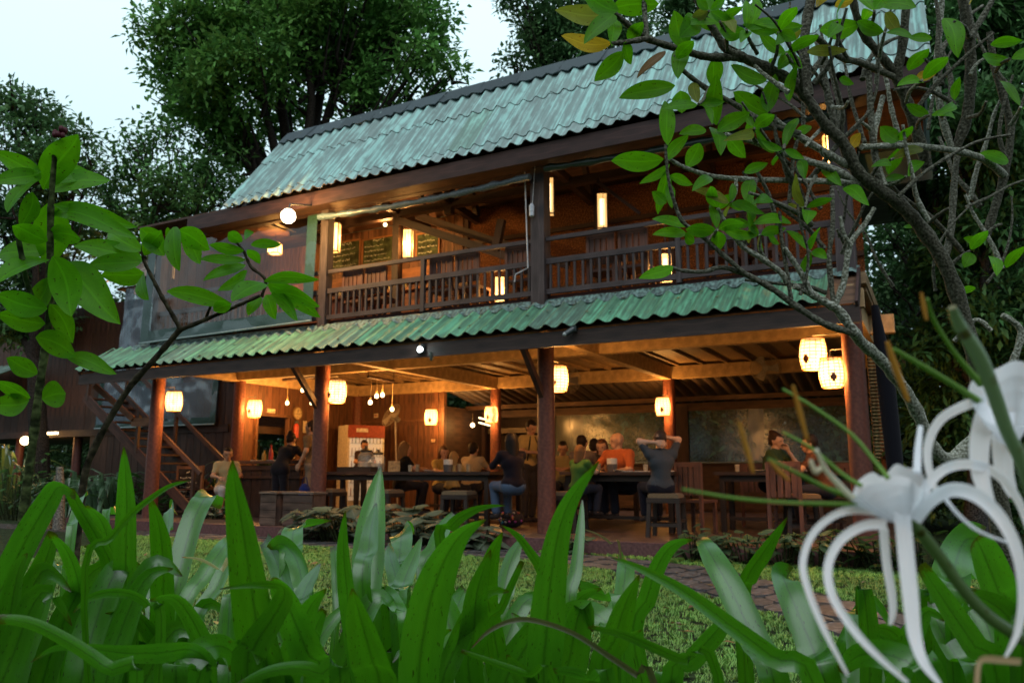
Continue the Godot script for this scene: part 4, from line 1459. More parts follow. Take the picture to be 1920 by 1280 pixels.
func build_furniture() -> void:
	# reception counter
	var c := thing("reception_counter", "heavy dark-red timber reception counter left of the second column", "counter", Vector3(-13.95, 0, -1.55))
	box_thing("countertop", c, Vector3(0, 1.27, 0), Vector3(2.3, 0.07, 0.66), Color(0.16, 0.07, 0.035), mats.timber)
	box_thing("moulding", c, Vector3(0, 1.14, 0.0), Vector3(2.2, 0.10, 0.60), Color(0.10, 0.042, 0.022), mats.timber)
	box_thing("moulding", c, Vector3(0, 0.92, 0.0), Vector3(2.18, 0.06, 0.60), Color(0.10, 0.042, 0.022), mats.timber)
	for k in 7:
		box_thing("plank", c, Vector3(-0.9 + k * 0.30, 0.6, 0.24), Vector3(0.285, 1.2, 0.04), Color(0.085, 0.036, 0.02) * rng.randf_range(0.8, 1.2), mats.timber)
	for x in [-1, 1]:
		box_thing("side_panel", c, Vector3(x * 1.06, 0.6, -0.05), Vector3(0.05, 1.2, 0.5), Color(0.10, 0.04, 0.02), mats.timber)
	for e in [[-14.5, 0.16, "open ledger lying on the left end of the reception counter"], [-13.9, 0.24, "pale sheet of paper at the middle of the reception counter"], [-13.0, 0.2, "papers on the right end of the reception counter"]]:
		var b := MB.new()
		b.col = Color(0.6, 0.52, 0.4)
		b.box(Vector3(e[0], 1.315, -1.5), Vector3(e[1] * 1.4, 0.02, e[1]), Basis(Vector3.UP, e[0]))
		single("paper", b, mats.print, e[2], "paper")
	potted_flat("bottle", "small yellow bottle on the reception counter beside the red one", "bottle", Vector3(-14.25, 1.305, -1.5), Color(0.55, 0.36, 0.06), [Vector2(0, 0), Vector2(0.05, 0), Vector2(0.05, 0.14), Vector2(0.02, 0.20), Vector2(0.02, 0.25), Vector2(0, 0.25)], mats.metal)
	potted_flat("bottle", "tall red bottle on the reception counter", "bottle", Vector3(-14.08, 1.305, -1.55), Color(0.45, 0.03, 0.02), [Vector2(0, 0), Vector2(0.055, 0), Vector2(0.055, 0.2), Vector2(0.02, 0.30), Vector2(0.02, 0.37), Vector2(0, 0.37)], mats.metal)
	# on the reception wall
	var k := on_x(557, 775, -16.285)
	var cl := thing("wall_clock", "round pale wall clock right of the dark doorway", "clock", k)
	var turn := Basis(Vector3.FORWARD, PI / 2)
	var b0 := MB.new()
	b0.col = Color(0.55, 0.42, 0.22)
	b0.lathe(Vector3.ZERO, [Vector2(0, 0.02), Vector2(0.17, 0.02), Vector2(0.17, 0.0), Vector2(0, 0)], 24, turn)
	obj("dial", b0, mats.print, cl)
	var b1 := MB.new()
	b1.col = Color(0.25, 0.13, 0.05)
	b1.lathe(Vector3.ZERO, [Vector2(0.165, 0.0), Vector2(0.20, 0.0), Vector2(0.20, 0.035), Vector2(0.165, 0.035)], 24, turn)
	obj("rim", b1, mats.timber, cl)
	var b2 := MB.new()
	b2.col = Color(0.05, 0.04, 0.03)
	b2.bar(Vector3(0.025, 0, 0), Vector3(0.025, 0.10, -0.03), 0.012, 0.004, Vector3.RIGHT)
	b2.bar(Vector3(0.027, 0, 0), Vector3(0.027, -0.02, 0.13), 0.008, 0.004, Vector3.RIGHT)
	for h in 12:
		b2.box(Vector3(0.023, cos(TAU * h / 12.0) * 0.14, sin(TAU * h / 12.0) * 0.14), Vector3(0.004, 0.014, 0.014))
	obj("hands", b2, mats.print, cl)
	var ex := on_x(555, 806, -16.2)
	var fe := thing("fire_extinguisher", "red fire extinguisher on the wall under the clock", "extinguisher", ex)
	var e0 := MB.new()
	e0.col = Color(0.45, 0.05, 0.025)
	e0.lathe(Vector3(0, -0.22, 0), [Vector2(0, 0), Vector2(0.08, 0), Vector2(0.08, 0.34), Vector2(0.03, 0.41), Vector2(0, 0.41)], 14)
	obj("cylinder", e0, mats.metal, fe)
	box_thing("valve", fe, Vector3(0, 0.22, 0), Vector3(0.05, 0.08, 0.12), Color(0.05, 0.05, 0.05), mats.metal)
	for e in [[508, 770, 0.30, 0.11, "small white sign over the dark doorway"], [548, 845, 0.20, 0.42, "pale printed notice low on the wall right of the doorway"], [571, 800, 0.14, 0.34, "pale notice in a frame close to the second column"]]:
		var p := on_x(e[0], e[1], -16.285)
		var s := thing("wall_notice", e[4], "sign", p)
		box_thing("sheet", s, Vector3.ZERO, Vector3(0.012, e[3], e[2]), Color(0.62, 0.50, 0.34), mats.print)
		scribble(s, "lettering", Vector3(0, -e[3] / 2, e[2] / 2), Vector3(0, 0, -1), Vector3.UP, Vector3(0.009, 0, 0), e[2], e[3], 5 if e[3] > 0.2 else 2, Color(0.12, 0.08, 0.05), false, false)
	# on the back wall
	for e in [[705, 779, 0.16, 0.13, "small white notice on the back wall above the fan"], [812, 826, 0.13, 0.08, "small lit switch plate on the plank back wall"]]:
		var p := on_z(e[0], e[1], -7.42)
		var s := thing("wall_notice", e[4], "sign", p)
		box_thing("sheet", s, Vector3.ZERO, Vector3(e[2], e[3], 0.012), Color(0.65, 0.52, 0.36), mats.print)
		box_thing("mark", s, Vector3(0, 0, 0.008), Vector3(e[2] * 0.6, e[3] * 0.3, 0.006), Color(0.4, 0.1, 0.05), mats.print)
	# drinks cooler
	var fr := thing("drinks_cooler", "tall drinks cooler with white side and red header before the back wall", "refrigerator", Vector3(-15.2, 0, -6.35), "", 1.05)
	box_thing("cabinet", fr, Vector3(0, 1.2, -0.05), Vector3(1.15, 2.4, 0.8), Color(0.62, 0.55, 0.42), mats.paint)
	box_thing("header", fr, Vector3(0, 2.22, 0.37), Vector3(1.14, 0.36, 0.05), Color(0.30, 0.055, 0.028), mats.paint)
	box_thing("header_label", fr, Vector3(-0.15, 2.25, 0.40), Vector3(0.36, 0.11, 0.012), Color(0.7, 0.6, 0.5), mats.print)
	box_thing("door_glass", fr, Vector3(0, 1.12, 0.40), Vector3(1.05, 1.8, 0.012), Color(1, 1, 1), mats.glass)
	box_thing("lit_back", fr, Vector3(0, 1.12, 0.352), Vector3(1.02, 1.78, 0.006), Color(1, 1, 1), mats.cooler_glow)
	for y in 5:
		box_thing("shelf", fr, Vector3(0, 0.35 + y * 0.38, 0.376), Vector3(1.02, 0.02, 0.03), Color(0.5, 0.5, 0.5), mats.metal)
		for x in 9:
			var bt := MB.new()
			bt.col = [Color(0.25, 0.04, 0.02), Color(0.06, 0.14, 0.04), Color(0.4, 0.2, 0.05), Color(0.5, 0.45, 0.35)][(x + y * 2) % 4]
			bt.lathe(Vector3(-0.44 + x * 0.11, 0.36 + y * 0.38, 0.376), [Vector2(0, 0), Vector2(0.016, 0), Vector2(0.016, 0.16), Vector2(0.008, 0.24), Vector2(0, 0.26)], 8)
			obj("bottle", bt, mats.metal, fr)
	# tables and stools
	high_table("long dark high table in front, running from the second to the third column", Vector3(-9.75, 0, -1.15), 4.3, 0.85)
	high_table("dark high table right of the third column, where the man in orange leans", Vector3(-5.15, 0, -1.45), 2.2, 0.95)
	high_table("dark high table on the right, before the right-hand rear window", Vector3(-2.4, 0, -2.1), 2.3, 0.9)
	high_table("high table deeper in the hall, before the back column by the kitchen", Vector3(-10.2, 0, -4.3), 2.6, 0.9)
	high_table("high table deeper in the hall, under the left-hand rear window", Vector3(-7.0, 0, -4.6), 2.4, 0.9)
	var s0 := make_stool()
	s0.position = Vector3(-4.0, 0, -0.25); s0.rotation.y = 0.1
	s0.set_meta("label", "bar stool under the man with raised arms")
	for e in [[-7.95, -0.2, 0.15, "bar stool under the long-haired guest in black"], [-9.75, -0.35, 0.0, "empty bar stool before the middle of the long front table"], [-11.3, -0.45, 0.1, "empty bar stool at the left end of the long front table"], [-5.9, -0.55, 0.0, "bar stool under the child in green, behind the third column"], [-2.0, -1.1, 0.3, "empty bar stool before the right-hand table, behind the flower filaments"]]:
		var s := copy_of(s0, e[3])
		s.position = Vector3(e[0], 0, e[1]); s.rotation.y = e[2]
	var ch := make_chair()
	ch.position = Vector3(-3.75, 0, -1.2); ch.rotation.y = PI * 0.9
	ch.set_meta("label", "slat chair left of the right-hand table, next to the man with raised arms")
	for e in [[-3.2, 0.0, -3.4, 0.2, "slat chair behind the right-hand table, below the right rear window"], [-2.2, 0.0, -0.9, PI, "slat chair pulled up to the right-hand table, seen from behind"], [-1.5, 0.0, -3.3, -0.2, "slat chair at the far right, near the last back column"],
			[-10.55, 4.0, -0.32, PI, "slat chair against the balcony railing right of the clear sheet"], [-9.95, 4.0, -0.32, PI, "second slat chair along the railing left of the middle rail post"], [-8.35, 4.0, -0.32, PI, "slat chair against the railing right of the middle rail post"], [-7.75, 4.0, -0.32, PI, "slat chair along the railing, two places left of the low lamp"], [-6.65, 4.0, -0.32, PI, "slat chair against the railing left of the thick middle post"], [-5.0, 4.0, -0.32, PI, "slat chair against the railing of the right-hand bay, left one"], [-4.4, 4.0, -0.32, PI, "slat chair against the railing of the right-hand bay, beside the low lamp"], [-2.9, 4.0, -0.32, PI, "slat chair against the railing behind the plumeria twigs"], [-2.3, 4.0, -0.32, PI, "slat chair at the right end of the balcony railing"]]:
		var s := copy_of(ch, e[4])
		s.position = Vector3(e[0], e[1], e[2]); s.rotation.y = e[3]
	# things on the tables
	for e in [[-10.95, -1.2, 1.0, "large glass drinks jar with dark lid, left one of the pair"], [-10.55, -1.1, 0.85, "smaller glass drinks jar with dark lid, right one of the pair"]]:
		var j := thing("drinks_jar", e[3], "jar", Vector3(e[0], 1.05, e[1]), "glass drinks jars on the front table")
		var q: float = e[2]
		var gl := MB.new()
		gl.lathe(Vector3.ZERO, [Vector2(0.0, 0.0), Vector2(0.17 * q, 0.0), Vector2(0.18 * q, 0.05), Vector2(0.18 * q, 0.34 * q), Vector2(0.12 * q, 0.42 * q)], 18)
		obj("glass_body", gl, mats.glass, j)
		var li := MB.new()
		li.col = Color(0.42, 0.34, 0.22)
		li.lathe(Vector3.ZERO, [Vector2(0.0, 0.01), Vector2(0.15 * q, 0.01), Vector2(0.16 * q, 0.2 * q), Vector2(0, 0.2 * q)], 16)
		obj("drink", li, mats.metal, j)
		var ld := MB.new()
		ld.col = Color(0.03, 0.025, 0.02)
		ld.lathe(Vector3(0, 0.42 * q, 0), [Vector2(0.125 * q, 0), Vector2(0.13 * q, 0.04), Vector2(0.04 * q, 0.09 * q), Vector2(0.03, 0.13 * q), Vector2(0, 0.13 * q)], 16)
		obj("lid", ld, mats.metal, j)
	box_thing("dish_rack", thing("dish_tray", "dark tray of glassware on the left of the long front table", "tray", Vector3(-10.9, 1.05, -0.85)), Vector3(0, 0.05, 0), Vector3(0.9, 0.1, 0.25), Color(0.03, 0.022, 0.018), mats.timber)
	box_thing("card_face", thing("menu_card", "tan card standing on the long front table", "card", Vector3(-10.05, 1.05, -1.0), "", 0.2), Vector3(0, 0.11, 0), Vector3(0.26, 0.22, 0.015), Color(0.5, 0.32, 0.14), mats.print)
	for e in [[-9.6, -1.2, "small glass beside the tan card"], [-8.6, -1.25, "dark pepper mill on the front table"], [-8.3, -1.1, "short tumbler at the right of the front table"], [-5.6, -1.3, "drinking glass beside the man in orange"], [-2.7, -2.1, "glass on the right-hand table"], [-2.2, -1.95, "second glass on the right-hand table"]]:
		potted_flat("tumbler", e[2], "glass", Vector3(e[0], 1.05, e[1]), Color(0.35, 0.28, 0.18), [Vector2(0, 0), Vector2(0.04, 0), Vector2(0.05, 0.15), Vector2(0.043, 0.15), Vector2(0.035, 0.01), Vector2(0, 0.01)], mats.metal)
	for e in [[-8.75, -1.05, "white lidded pot on the right of the long front table"], [-5.35, -1.35, "white tissue pot on the table before the man in orange"]]:
		var j := thing("white_pot", e[2], "pot", Vector3(e[0], 1.05, e[1]), "white pots on the tables")
		var w0 := MB.new()
		w0.col = Color(0.10, 0.09, 0.09)
		w0.lathe(Vector3.ZERO, [Vector2(0, 0), Vector2(0.09, 0), Vector2(0.10, 0.14), Vector2(0, 0.14)], 16)
		obj("pot", w0, mats.metal, j)
		var w1 := MB.new()
		w1.col = Color(0.72, 0.68, 0.62)
		w1.lathe(Vector3(0, 0.14, 0), [Vector2(0, 0), Vector2(0.095, 0), Vector2(0.095, 0.1), Vector2(0, 0.11)], 16)
		obj("tissue_roll", w1, mats.cloth, j)
	for i in 15:   # glasses, cups and small plates left about
		var row: Array = [[-11.4, -8.0, -1.35, -0.95, "long front table"], [-6.0, -4.3, -1.7, -1.2, "table of the man in orange"], [-3.3, -1.5, -2.3, -1.9, "right-hand table"], [-11.2, -9.2, -4.5, -4.1, "back table by the kitchen"], [-7.9, -6.1, -4.8, -4.4, "back table under the left window"]][i % 5]
		var at := Vector3(rng.randf_range(row[0], row[1]), 1.052, rng.randf_range(row[2], row[3]))
		var kind := i % 3
		var b := MB.new()
		b.col = [Color(0.5, 0.42, 0.3), Color(0.7, 0.66, 0.6), Color(0.35, 0.14, 0.05)][kind]
		if kind == 1: b.lathe(at, [Vector2(0, 0), Vector2(0.07, 0), Vector2(0.12, 0.025), Vector2(0.115, 0.03), Vector2(0.06, 0.008), Vector2(0, 0.008)], 16)
		else: b.lathe(at, [Vector2(0, 0), Vector2(0.035, 0), Vector2(0.045, 0.13), Vector2(0.04, 0.13), Vector2(0.03, 0.09), Vector2(0, 0.09)], 12)
		single(["cup", "plate", "drink_glass"][kind], b, mats.metal, ["small pale cup standing on the %s", "white plate on the %s", "glass of dark drink on the %s"][kind] % row[4], ["cup", "plate", "glass"][kind], ["cups on the %s", "plates on the %s", "drinks on the %s"][kind] % row[4])
	var sh := MB.new()
	sh.col = Color(0.75, 0.72, 0.68)
	sh.box(Vector3(-4.85, 1.055, -1.25), Vector3(0.5, 0.012, 0.32), Basis(Vector3.UP, 0.3))
	sh.box(Vector3(-4.35, 1.06, -1.3), Vector3(0.3, 0.014, 0.22), Basis(Vector3.UP, -0.2))
	single("open_menu", sh, mats.print, "open white menu lying before the man in orange", "menu")
	# chalk board standing by the stair
	var ab := thing("chalk_signboard", "framed chalk signboard leaning beside the stair foot", "signboard", Vector3(-16.1, 0, -0.95), "", 0.25)
	box_thing("slate", ab, Vector3(0, 0.62, 0), Vector3(0.62, 1.0, 0.03), Color(0.035, 0.025, 0.02), mats.board_print)
	var fm := MB.new()
	fm.col = Color(0.22, 0.10, 0.045)
	fm.box(Vector3(-0.34, 0.60, 0.0), Vector3(0.06, 1.2, 0.05)); fm.box(Vector3(0.34, 0.60, 0), Vector3(0.06, 1.2, 0.05)); fm.box(Vector3(0, 1.15, 0), Vector3(0.62, 0.07, 0.05)); fm.box(Vector3(0, 0.10, 0), Vector3(0.62, 0.05, 0.05))
	obj("frame", fm, mats.timber, ab)
	scribble(ab, "chalk_writing", Vector3(-0.29, 0.16, 0.016), Vector3.RIGHT, Vector3.UP, Vector3(0, 0, 0.004), 0.58, 0.94, 8, Color(0.75, 0.66, 0.5), true, true)
	# upper storey boards
	menu_board("leftmost green chalk board, right of the narrow balcony post", 622, 459, 674, 507, -2.40, 5)
	menu_board("middle green chalk board with a heading and a bulleted list", 680, 452, 736, 496, -2.40, 5)
	menu_board("right-hand green chalk board beyond the inner post", 782, 441, 822, 481, -2.40, 4)
	var uc := thing("upper_bar", "orange timber bar counter along the veranda wall under the chalk boards", "counter", Vector3(-12.0, 4.0, -1.9))
	box_thing("countertop", uc, Vector3(0, 1.12, 0), Vector3(5.2, 0.06, 0.5), Color(0.34, 0.15, 0.06), mats.timber)
	box_thing("front_panel", uc, Vector3(0, 0.55, 0.1), Vector3(5.1, 1.1, 0.04), Color(0.24, 0.09, 0.04), mats.timber)
	for e in [[-12.9, "clear glass jar on the upper bar, left one"], [-12.4, "yellowish jar on the upper bar"], [-12.1, "small bottle on the upper bar beside the jars"], [-10.9, "lit glass on the upper bar by the inner post"], [-10.5, "bottle at the right end of the upper bar"]]:
		potted_flat("bar_bottle", e[1], "bottle", Vector3(e[0], 5.15, -1.85), Color(0.5, 0.42, 0.2), [Vector2(0, 0), Vector2(0.05, 0), Vector2(0.05, 0.16), Vector2(0.025, 0.2), Vector2(0, 0.2)], mats.metal)
	# white pipe on the middle post
	var pp := MB.new()
	pp.col = Color(0.6, 0.6, 0.62)
	pp.tube([on_z(984, 322, 0.12), on_z(990, 502, 0.12), on_z(967, 514, 0.12), on_z(965, 528, 0.12)], [0.014, 0.014, 0.014, 0.014], 8)
	single("rope_cord", pp, mats.metal, "white cord hanging down beside the thick middle balcony post", "cord")
	var wt := MB.new()
	wt.col = Color(0.62, 0.68, 0.75)
	wt.lathe(on_z(997, 394, 0.2), [Vector2(0, -0.12), Vector2(0.045, -0.11), Vector2(0.05, 0.08), Vector2(0.02, 0.13), Vector2(0, 0.13)], 12)
	wt.tube([on_z(998, 386, 0.2), on_z(1003, 312, 0.2)], [0.006, 0.006], 5)
	single("cord_weight", wt, mats.metal, "white cord weight hanging against the thick middle balcony post", "weight")
	# fans
	make_fan("round standing fan tilted up, below the four bare bulbs", on_z(733, 778, -4.6), 0.34, -0.35, -0.5, Vector3(on_z(745, 800, -4.7).x, 0.0, -4.8))
	make_fan("wall fan high on the back beam at the right", on_z(1436, 690, -7.1), 0.36, 0.0, 0.1, on_z(1436, 700, -7.35))
	make_fan("fan mostly hidden behind the third front column", on_z(1064, 712, -4.5), 0.34, 0.9, 0.1, on_z(1080, 690, -4.7))
	# bag, backpack, planter
	var bg := thing("patterned_bag", "colourful patterned cloth bag lying on the terrace edge", "bag", on_y(948, 990, 0.0) + Vector3(0, 0, -0.25))
	var bm := MB.new()
	bm.col = Color(0.05, 0.04, 0.05)
	bm.ball(Vector3(0, 0.16, 0), 0.24, 14, Vector3(1.1, 0.72, 0.6))
	obj("bag_body", bm, mats.cloth, bg)
	for i in 26:
		var pt := MB.new()
		pt.col = [Color(0.35, 0.08, 0.35), Color(0.06, 0.3, 0.4), Color(0.5, 0.12, 0.1), Color(0.5, 0.35, 0.1), Color(0.4, 0.4, 0.42)][i % 5]
		var a := rng.randf_range(-1.2, 1.2); var e := rng.randf_range(-0.5, 0.9)
		pt.ball(Vector3(sin(a) * cos(e) * 0.255, 0.16 + sin(e) * 0.17, cos(a) * cos(e) * 0.14), 0.028, 8, Vector3(1.1, 0.9, 0.5))
		obj("motif", pt, mats.cloth, bg)
	var pk := thing("backpack", "small blue bag held beside the second column", "bag", on_z(571, 915, -0.25))
	var pm := MB.new()
	pm.col = Color(0.015, 0.02, 0.10)
	pm.ball(Vector3(0, -0.1, 0), 0.17, 12, Vector3(0.8, 1.2, 0.7))
	obj("bag_body", pm, mats.cloth, pk)
	var ps := MB.new()
	ps.col = Color(0.02, 0.025, 0.08)
	ps.tube([Vector3(-0.08, 0.06, 0), Vector3(-0.04, 0.22, 0), Vector3(0.04, 0.22, 0), Vector3(0.08, 0.06, 0)], [0.012, 0.012, 0.012, 0.012], 6)
	obj("strap", ps, mats.cloth, pk)
	for e in [[-11.75, 0.62, 0.42, "wooden planter box at the foot of the second column, left part"], [-11.05, 0.55, 0.75, "low wooden planter box running right from the second column"]]:
		var pb := thing("planter_box", e[3], "planter", Vector3(e[0], 0, e[1]), "weathered planter boxes on the terrace edge")
		for i in 4:
			box_thing("board", pb, Vector3(0, 0.08 + i * 0.15, 0.18), Vector3(e[2], 0.14, 0.03), Color(0.12, 0.07, 0.05) * rng.randf_range(0.8, 1.3), mats.timber)
		for x in [-1, 1]:
			box_thing("end_board", pb, Vector3(x * (e[2] / 2 - 0.02), 0.31, 0), Vector3(0.04, 0.62, 0.36), Color(0.15, 0.09, 0.065), mats.timber)
		box_thing("rim", pb, Vector3(0, 0.64, 0), Vector3(e[2] + 0.06, 0.04, 0.42), Color(0.18, 0.12, 0.09), mats.timber)
		box_thing("earth", pb, Vector3(0, 0.55, 0), Vector3(e[2] - 0.06, 0.08, 0.34), Color(0.03, 0.02, 0.015), mats.soil)

# ---------------------------------------------------------------- people
# smooth union of tapered capsules [a, b, ra, rb], meshed as surface nets
func net(mb: MB, bones: Array, cell: float, k: float) -> void:
	var lo := Vector3(1e9, 1e9, 1e9); var hi := -lo
	for b in bones:
		var r: float = maxf(b[2], b[3]) + k + cell * 2.0
		for e in [b[0], b[1]]:
			lo = lo.min(e - Vector3.ONE * r); hi = hi.max(e + Vector3.ONE * r)
	var nx := int((hi.x - lo.x) / cell) + 2; var ny := int((hi.y - lo.y) / cell) + 2; var nz := int((hi.z - lo.z) / cell) + 2
	var f := PackedFloat32Array()
	f.resize(nx * ny * nz)
	f.fill(1.0)
	for b in bones:
		var A: Vector3 = b[0]; var B: Vector3 = b[1]; var ra: float = b[2]; var rb: float = b[3]
		var r := maxf(ra, rb) + k + cell * 1.5
		var p0 := (A.min(B) - Vector3.ONE * r - lo) / cell; var p1 := (A.max(B) + Vector3.ONE * r - lo) / cell
		var d := B - A
		var dd := maxf(d.length_squared(), 1e-9)
		for z in range(maxi(0, int(p0.z)), mini(nz, int(p1.z) + 2)):
			for y in range(maxi(0, int(p0.y)), mini(ny, int(p1.y) + 2)):
				var at := (z * ny + y) * nx
				for x in range(maxi(0, int(p0.x)), mini(nx, int(p1.x) + 2)):
					var p := lo + Vector3(x, y, z) * cell - A
					var t := clampf(p.dot(d) / dd, 0.0, 1.0)
					var s := (p - d * t).length() - ra - (rb - ra) * t
					var v := f[at + x]
					var h := maxf(k - absf(v - s), 0.0) / k
					f[at + x] = minf(v, s) - h * h * k * 0.25
	var ids := {}
	var P := PackedVector3Array(); var N := PackedVector3Array()
	var step := [1, nx, nx * ny]
	for z in nz - 1:
		for y in ny - 1:
			var at := (z * ny + y) * nx
			for x in nx - 1:
				var i := at + x
				var c0 := f[i]
				var any_in := false; var any_out := false
				var sum := Vector3.ZERO; var count := 0
				var v := [c0, f[i + 1], f[i + nx], f[i + nx + 1], f[i + step[2]], f[i + step[2] + 1], f[i + step[2] + nx], f[i + step[2] + nx + 1]]
				for q in v:
					if q < 0.0: any_in = true
					else: any_out = true
				if not (any_in and any_out): continue
				for e in [[0, 1], [2, 3], [4, 5], [6, 7], [0, 2], [1, 3], [4, 6], [5, 7], [0, 4], [1, 5], [2, 6], [3, 7]]:
					var a: float = v[e[0]]; var b: float = v[e[1]]
					if (a < 0.0) != (b < 0.0):
						var t := a / (a - b)
						var q0 := Vector3(e[0] & 1, (e[0] >> 1) & 1, e[0] >> 2); var q1 := Vector3(e[1] & 1, (e[1] >> 1) & 1, e[1] >> 2)
						sum += q0.lerp(q1, t); count += 1
				ids[i] = P.size()
				P.push_back(lo + (Vector3(x, y, z) + sum / count) * cell)
				N.push_back(Vector3(v[1] + v[3] + v[5] + v[7] - v[0] - v[2] - v[4] - v[6], v[2] + v[3] + v[6] + v[7] - v[0] - v[1] - v[4] - v[5], v[4] + v[5] + v[6] + v[7] - v[0] - v[1] - v[2] - v[3]).normalized())
	for i in ids:
		for ax in 3:
			var j: int = i + step[ax]
			if j >= f.size() or (f[i] < 0.0) == (f[j] < 0.0): continue
			var u: int = step[(ax + 1) % 3]; var w: int = step[(ax + 2) % 3]
			if not (ids.has(i - u) and ids.has(i - w) and ids.has(i - u - w)): continue
			var a: int = ids[i]; var b: int = ids[i - u]; var c: int = ids[i - u - w]; var d: int = ids[i - w]
			mb.tri(P[a], P[b], P[c], N[a], N[b], N[c])
			mb.tri(P[a], P[c], P[d], N[a], N[c], N[d])

func hand(mb: MB, wrist: Vector3, fore: Vector3, palm_n: Vector3, right: bool, curl: float) -> void:
	var f := fore.normalized()
	var n := (palm_n - f * f.dot(palm_n)).normalized()
	var s := f.cross(n).normalized() * (1.0 if right else -1.0)
	var bones := [[wrist - f * 0.03, wrist + f * 0.02, 0.026, 0.026]]
	for i in 4:
		var o := (i - 1.5) * 0.021
		var root := wrist + f * (0.085 - absf(i - 1.2) * 0.006) + s * o
		bones.push_back([wrist + f * 0.015 + s * o * 0.7, root, 0.017, 0.013])
		var l: float = [0.072, 0.082, 0.076, 0.058][i]
		var d1 := (f * cos(curl) + n * sin(curl)).normalized(); var d2 := (f * cos(curl * 2.1) + n * sin(curl * 2.1)).normalized()
		var m := root + d1 * l * 0.5
		bones.push_back([root, m, 0.0105, 0.0095])
		bones.push_back([m, m + d2 * l * 0.5, 0.0095, 0.008])
	var tr := wrist + f * 0.03 + s * -0.03
	var tm := tr + (f * 0.7 - s * 0.7 + n * 0.3).normalized() * 0.042
	bones.push_back([wrist + f * 0.02, tr, 0.017, 0.015])
	bones.push_back([tr, tm, 0.013, 0.011])
	bones.push_back([tm, tm + (f + n * 0.4 - s * 0.2).normalized() * 0.032, 0.011, 0.009])
	net(mb, bones, 0.0065, 0.008)

